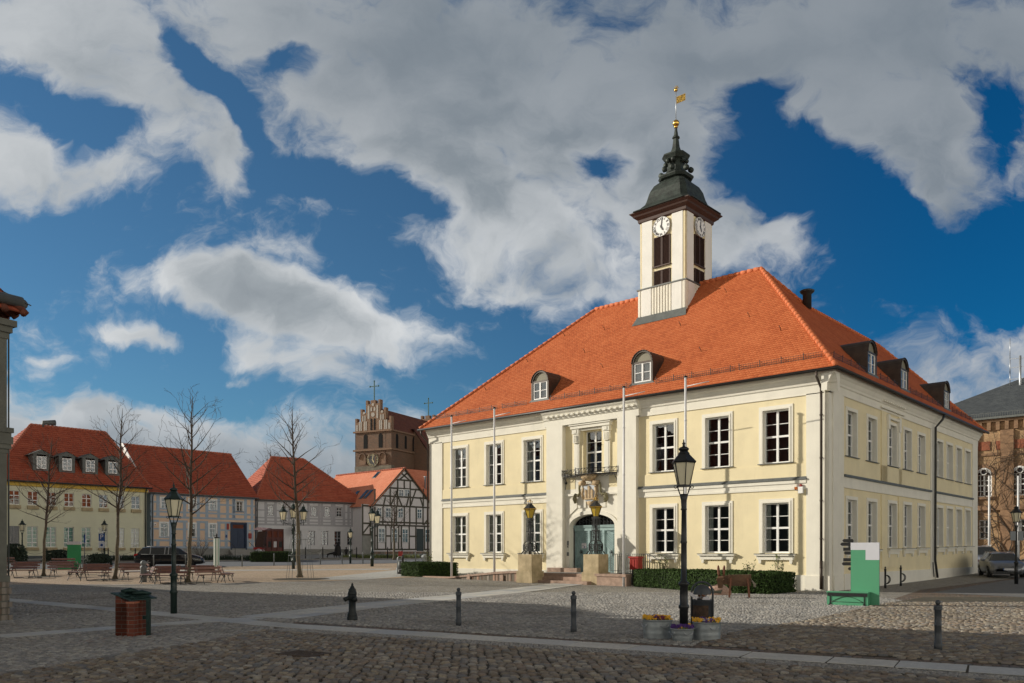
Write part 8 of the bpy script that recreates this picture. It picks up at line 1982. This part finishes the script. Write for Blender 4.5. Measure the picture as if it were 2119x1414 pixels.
m_ = MB(); m_.prism([(-.75, 2.85), (.55, 2.85), (1.0, 3.05), (-.25, 3.15)], -.6, .6); m_.build('awning', mat('pink white awning', (.60, .42, .45), .8, .3, 5.), t)
for yq in (-.42, .42): m_ = MB(); m_.tube([(-.15 + .38 * math.cos(a), yq, .42 + .38 * math.sin(a)) for a in np.linspace(0, 6.283, 17)], .04, 5); [m_.beam((-.15, yq, .42), (-.15 + .38 * math.cos(a), yq, .42 + .38 * math.sin(a)), .03, .03) for a in np.linspace(0, 6.283, 9)[:-1]]; m_.build('wheel', M['panel_white'], t)

# ================================================================ CARS
def car(loc, rotz, label, paint, L=4.7, Wd=1.82, H=1.47, estate=True):
    """lofted body, x forward"""
    t = thing('parked_car', label, 'car', loc, rotz); hl = L / 2; w = Wd / 2
    # x, belt z, top z, roof half width, belt half width, bottom z
    zb = .92
    S = [(-hl, .62, .70, .66, .74, .38), (-hl + .06, .80, .88, .70, .80, .26), (-hl + .22, zb + .04, 1.0, .72, .86, .22), (-hl + (.55 if estate else .95), zb + .03, H - .07 if estate else 1.08, .60, w * .99, .20), (-hl + (.85 if estate else 1.55), zb + .01, H - .02, .60, w, .19),
         (-.35, zb, H, .61, w, .19), (.35, zb - .02, H - .02, .60, w, .19), (.72, zb - .03, H - .10, .59, w, .19), (1.38 if hl > 2.3 else 1.28, zb - .05, zb + .03, .66, w * .99, .19), (hl - .55, .82, .88, .62, w * .97, .19), (hl - .18, .72, .76, .56, w * .90, .20), (hl - .03, .58, .62, .50, w * .76, .24), (hl, .46, .50, .45, w * .68, .30)]
    def sec(s):
        x, b, tp, rw, bw, z0 = s; cabin = tp - b > .25; ys = rw if cabin else bw * .90
        return [(x, 0, z0), (x, bw * .86, z0), (x, bw * .97, z0 + .12), (x, bw, max(z0 + .2, b * .62)), (x, bw * .975, b), (x, ys * (1.0) + (0 if cabin else .0), tp - (.05 if cabin else .01)), (x, ys * .82, tp), (x, 0, tp + (.015 if cabin else .02))]
    secs = [sec(s) for s in S]; k = 8; vs = []
    for sc2 in secs: vs += sc2 + [(a, -b, c) for a, b, c in sc2]
    body = MB(); fs = []; gl = []
    cab = [s[2] - s[1] > .25 for s in S]
    for i in range(len(S) - 1):
        for side in (0, 1):
            o0, o1 = i * 16 + side * 8, (i + 1) * 16 + side * 8
            for j in range(7):
                f = (o0 + j, o1 + j, o1 + j + 1, o0 + j + 1)
                glass = (j == 4 and (cab[i] and cab[i + 1] or cab[i] != cab[i + 1])) or (j in (5, 6) and cab[i] != cab[i + 1])
                (gl if glass else fs).append(f)
    fs += [tuple(range(8)) , tuple(range(8, 16))[::-1], tuple((len(S) - 1) * 16 + q for q in range(8))[::-1], tuple((len(S) - 1) * 16 + 8 + q for q in range(8))]
    body.add(vs, fs, 0, True); b_ = body.build('body', paint, t)
    g_ = MB(); g_.add(vs, gl, 0, False); g_.build('window_glass', M['carglass'], t)
    pl2 = MB()   # pillars, roof rails
    for q in (-1, 1):
        for x in ((-1.25, -.25, .0) if estate else (-.9, .05)): pl2.beam((x, q * (w * .985), zb), (x + .02, q * .62, H - .03), .06, .05)
        if estate: pl2.tube([(-1.5, q * .60, H + .02), (.35, q * .60, H + .04)], .018, 5)
        pl2.tube([(-hl + .5, q * w * .985, zb + .02), (1.3, q * w * .99, zb - .03)], .014, 4)
    pl2.build('trim', M['rim'] if estate else M['black'], b_)
    for x in (-hl + .95, hl - .92):
        for q in (-1, 1):
            W_ = MB(); W_.M = Matrix.Translation((x, q * (w - .10), .32)) @ Matrix.Rotation(math.pi / 2, 4, 'X'); W_.lathe([(.20, -.10), (.31, -.10), (.325, -.06), (.325, .06), (.31, .10), (.20, .10)], 20); wh = W_.build('wheel', M['tyre'], t)
            W_ = MB(); W_.M = Matrix.Translation((x, q * (w - .0), .32)) @ Matrix.Rotation(math.pi / 2, 4, 'X'); W_.lathe([(.215, -.01), (.215, .01)], 16)
            for s5 in range(5): pass
            W_.M = None
            for s5 in range(5): a = s5 * 2 * math.pi / 5; W_.beam((x, q * (w + .015), .32), (x + .19 * math.cos(a), q * (w + .015), .32 + .19 * math.sin(a)), .05, .015, 1, up=(0, 1, 0))
            W_.build('rim', [M['dark_metal'], M['rim']], wh)
            A_ = MB(); A_.add([(x + .37 * math.cos(a), q * (w + .002), max(.2, .32 + .37 * math.sin(a))) for a in np.linspace(0, math.pi, 13)] + [(x - .37, q * (w + .002), .2), (x + .37, q * (w + .002), .2)], [tuple(range(15))]); A_.build('wheel_arch', M['tyre'], t)
    for q in (-1, 1):
        h_ = MB(); h_.add([(hl - .13, q * .50, .60), (hl - .30, q * w * .905, .63), (hl - .34, q * w * .90, .75), (hl - .15, q * .50, .70)], [(0, 1, 2, 3)]); 
        h_.v = [(a + .03, b * 1.02, c + .01) for a, b, c in h_.v]; h_.build('headlight', M['headlight'], t)
        r_ = MB(); r_.add([(-hl - .01, q * .50, .78), (-hl + .02, q * .80, .80), (-hl + .30, q * (w * .96), .90), (-hl + .28, q * (w * .95), .99), (-hl + .03, q * .78, .95), (-hl, q * .5, .90)], [(0, 1, 2, 3, 4, 5)]); r_.v = [(a - .02, b * 1.015, c) for a, b, c in r_.v]; r_.build('tail_light', M['redlight'], t)
        mi = MB(); mi.ball((.72, q * (w + .10), .98), .09, 8, 0, .7, 1.2, .8); mi.build('mirror', paint, t)
    g2 = MB(); g2.box(hl - .12, hl + .012, -.48, .48, .50, .66); g2.box(hl - .05, hl + .03, -.62, .62, .26, .36); g2.build('grille', M['black'], t)
    for xx in (hl + .035, -hl - .03): p_ = MB(); p_.box(xx - .01, xx + .01, -.26, .26, .42 if xx > 0 else .62, .53 if xx > 0 else .73, 0); p_.box(xx - .012, xx + .012, -.26, -.22, .42 if xx > 0 else .62, .53 if xx > 0 else .73, 1); p_.build('number_plate', [M['plate'], M['signblue']], t)
    g3 = MB(); g3.beam((hl - .02, -.46, .56), (hl - .02, .46, .56), .07, .012); g3.beam((hl - .02, -.46, .62), (hl - .02, .46, .62), .07, .012); g3.build('chrome_strip', M['rim'], t)
    return t
D = 61.5; xm = (352 - CX) / F_PX * D; car((xm, D, ZG(D)), R(14), 'black estate car parked behind the benches', M['carblack'], 4.75, 1.8, 1.5, True)
D = 48.; xm = (2071 - CX) / F_PX * D; car((xm, D, ZG(D)), R(-90 - 22), 'silver car parked facing the square at the far right', M['carsilver'], 4.77, 1.83, 1.46, True)
D = 60.; xm = (2030 - CX) / F_PX * D; car((xm, D, ZG(D)), R(-100), 'grey car half hidden behind the town hall corner', M['cargrey'], 4.5, 1.8, 1.6, True)
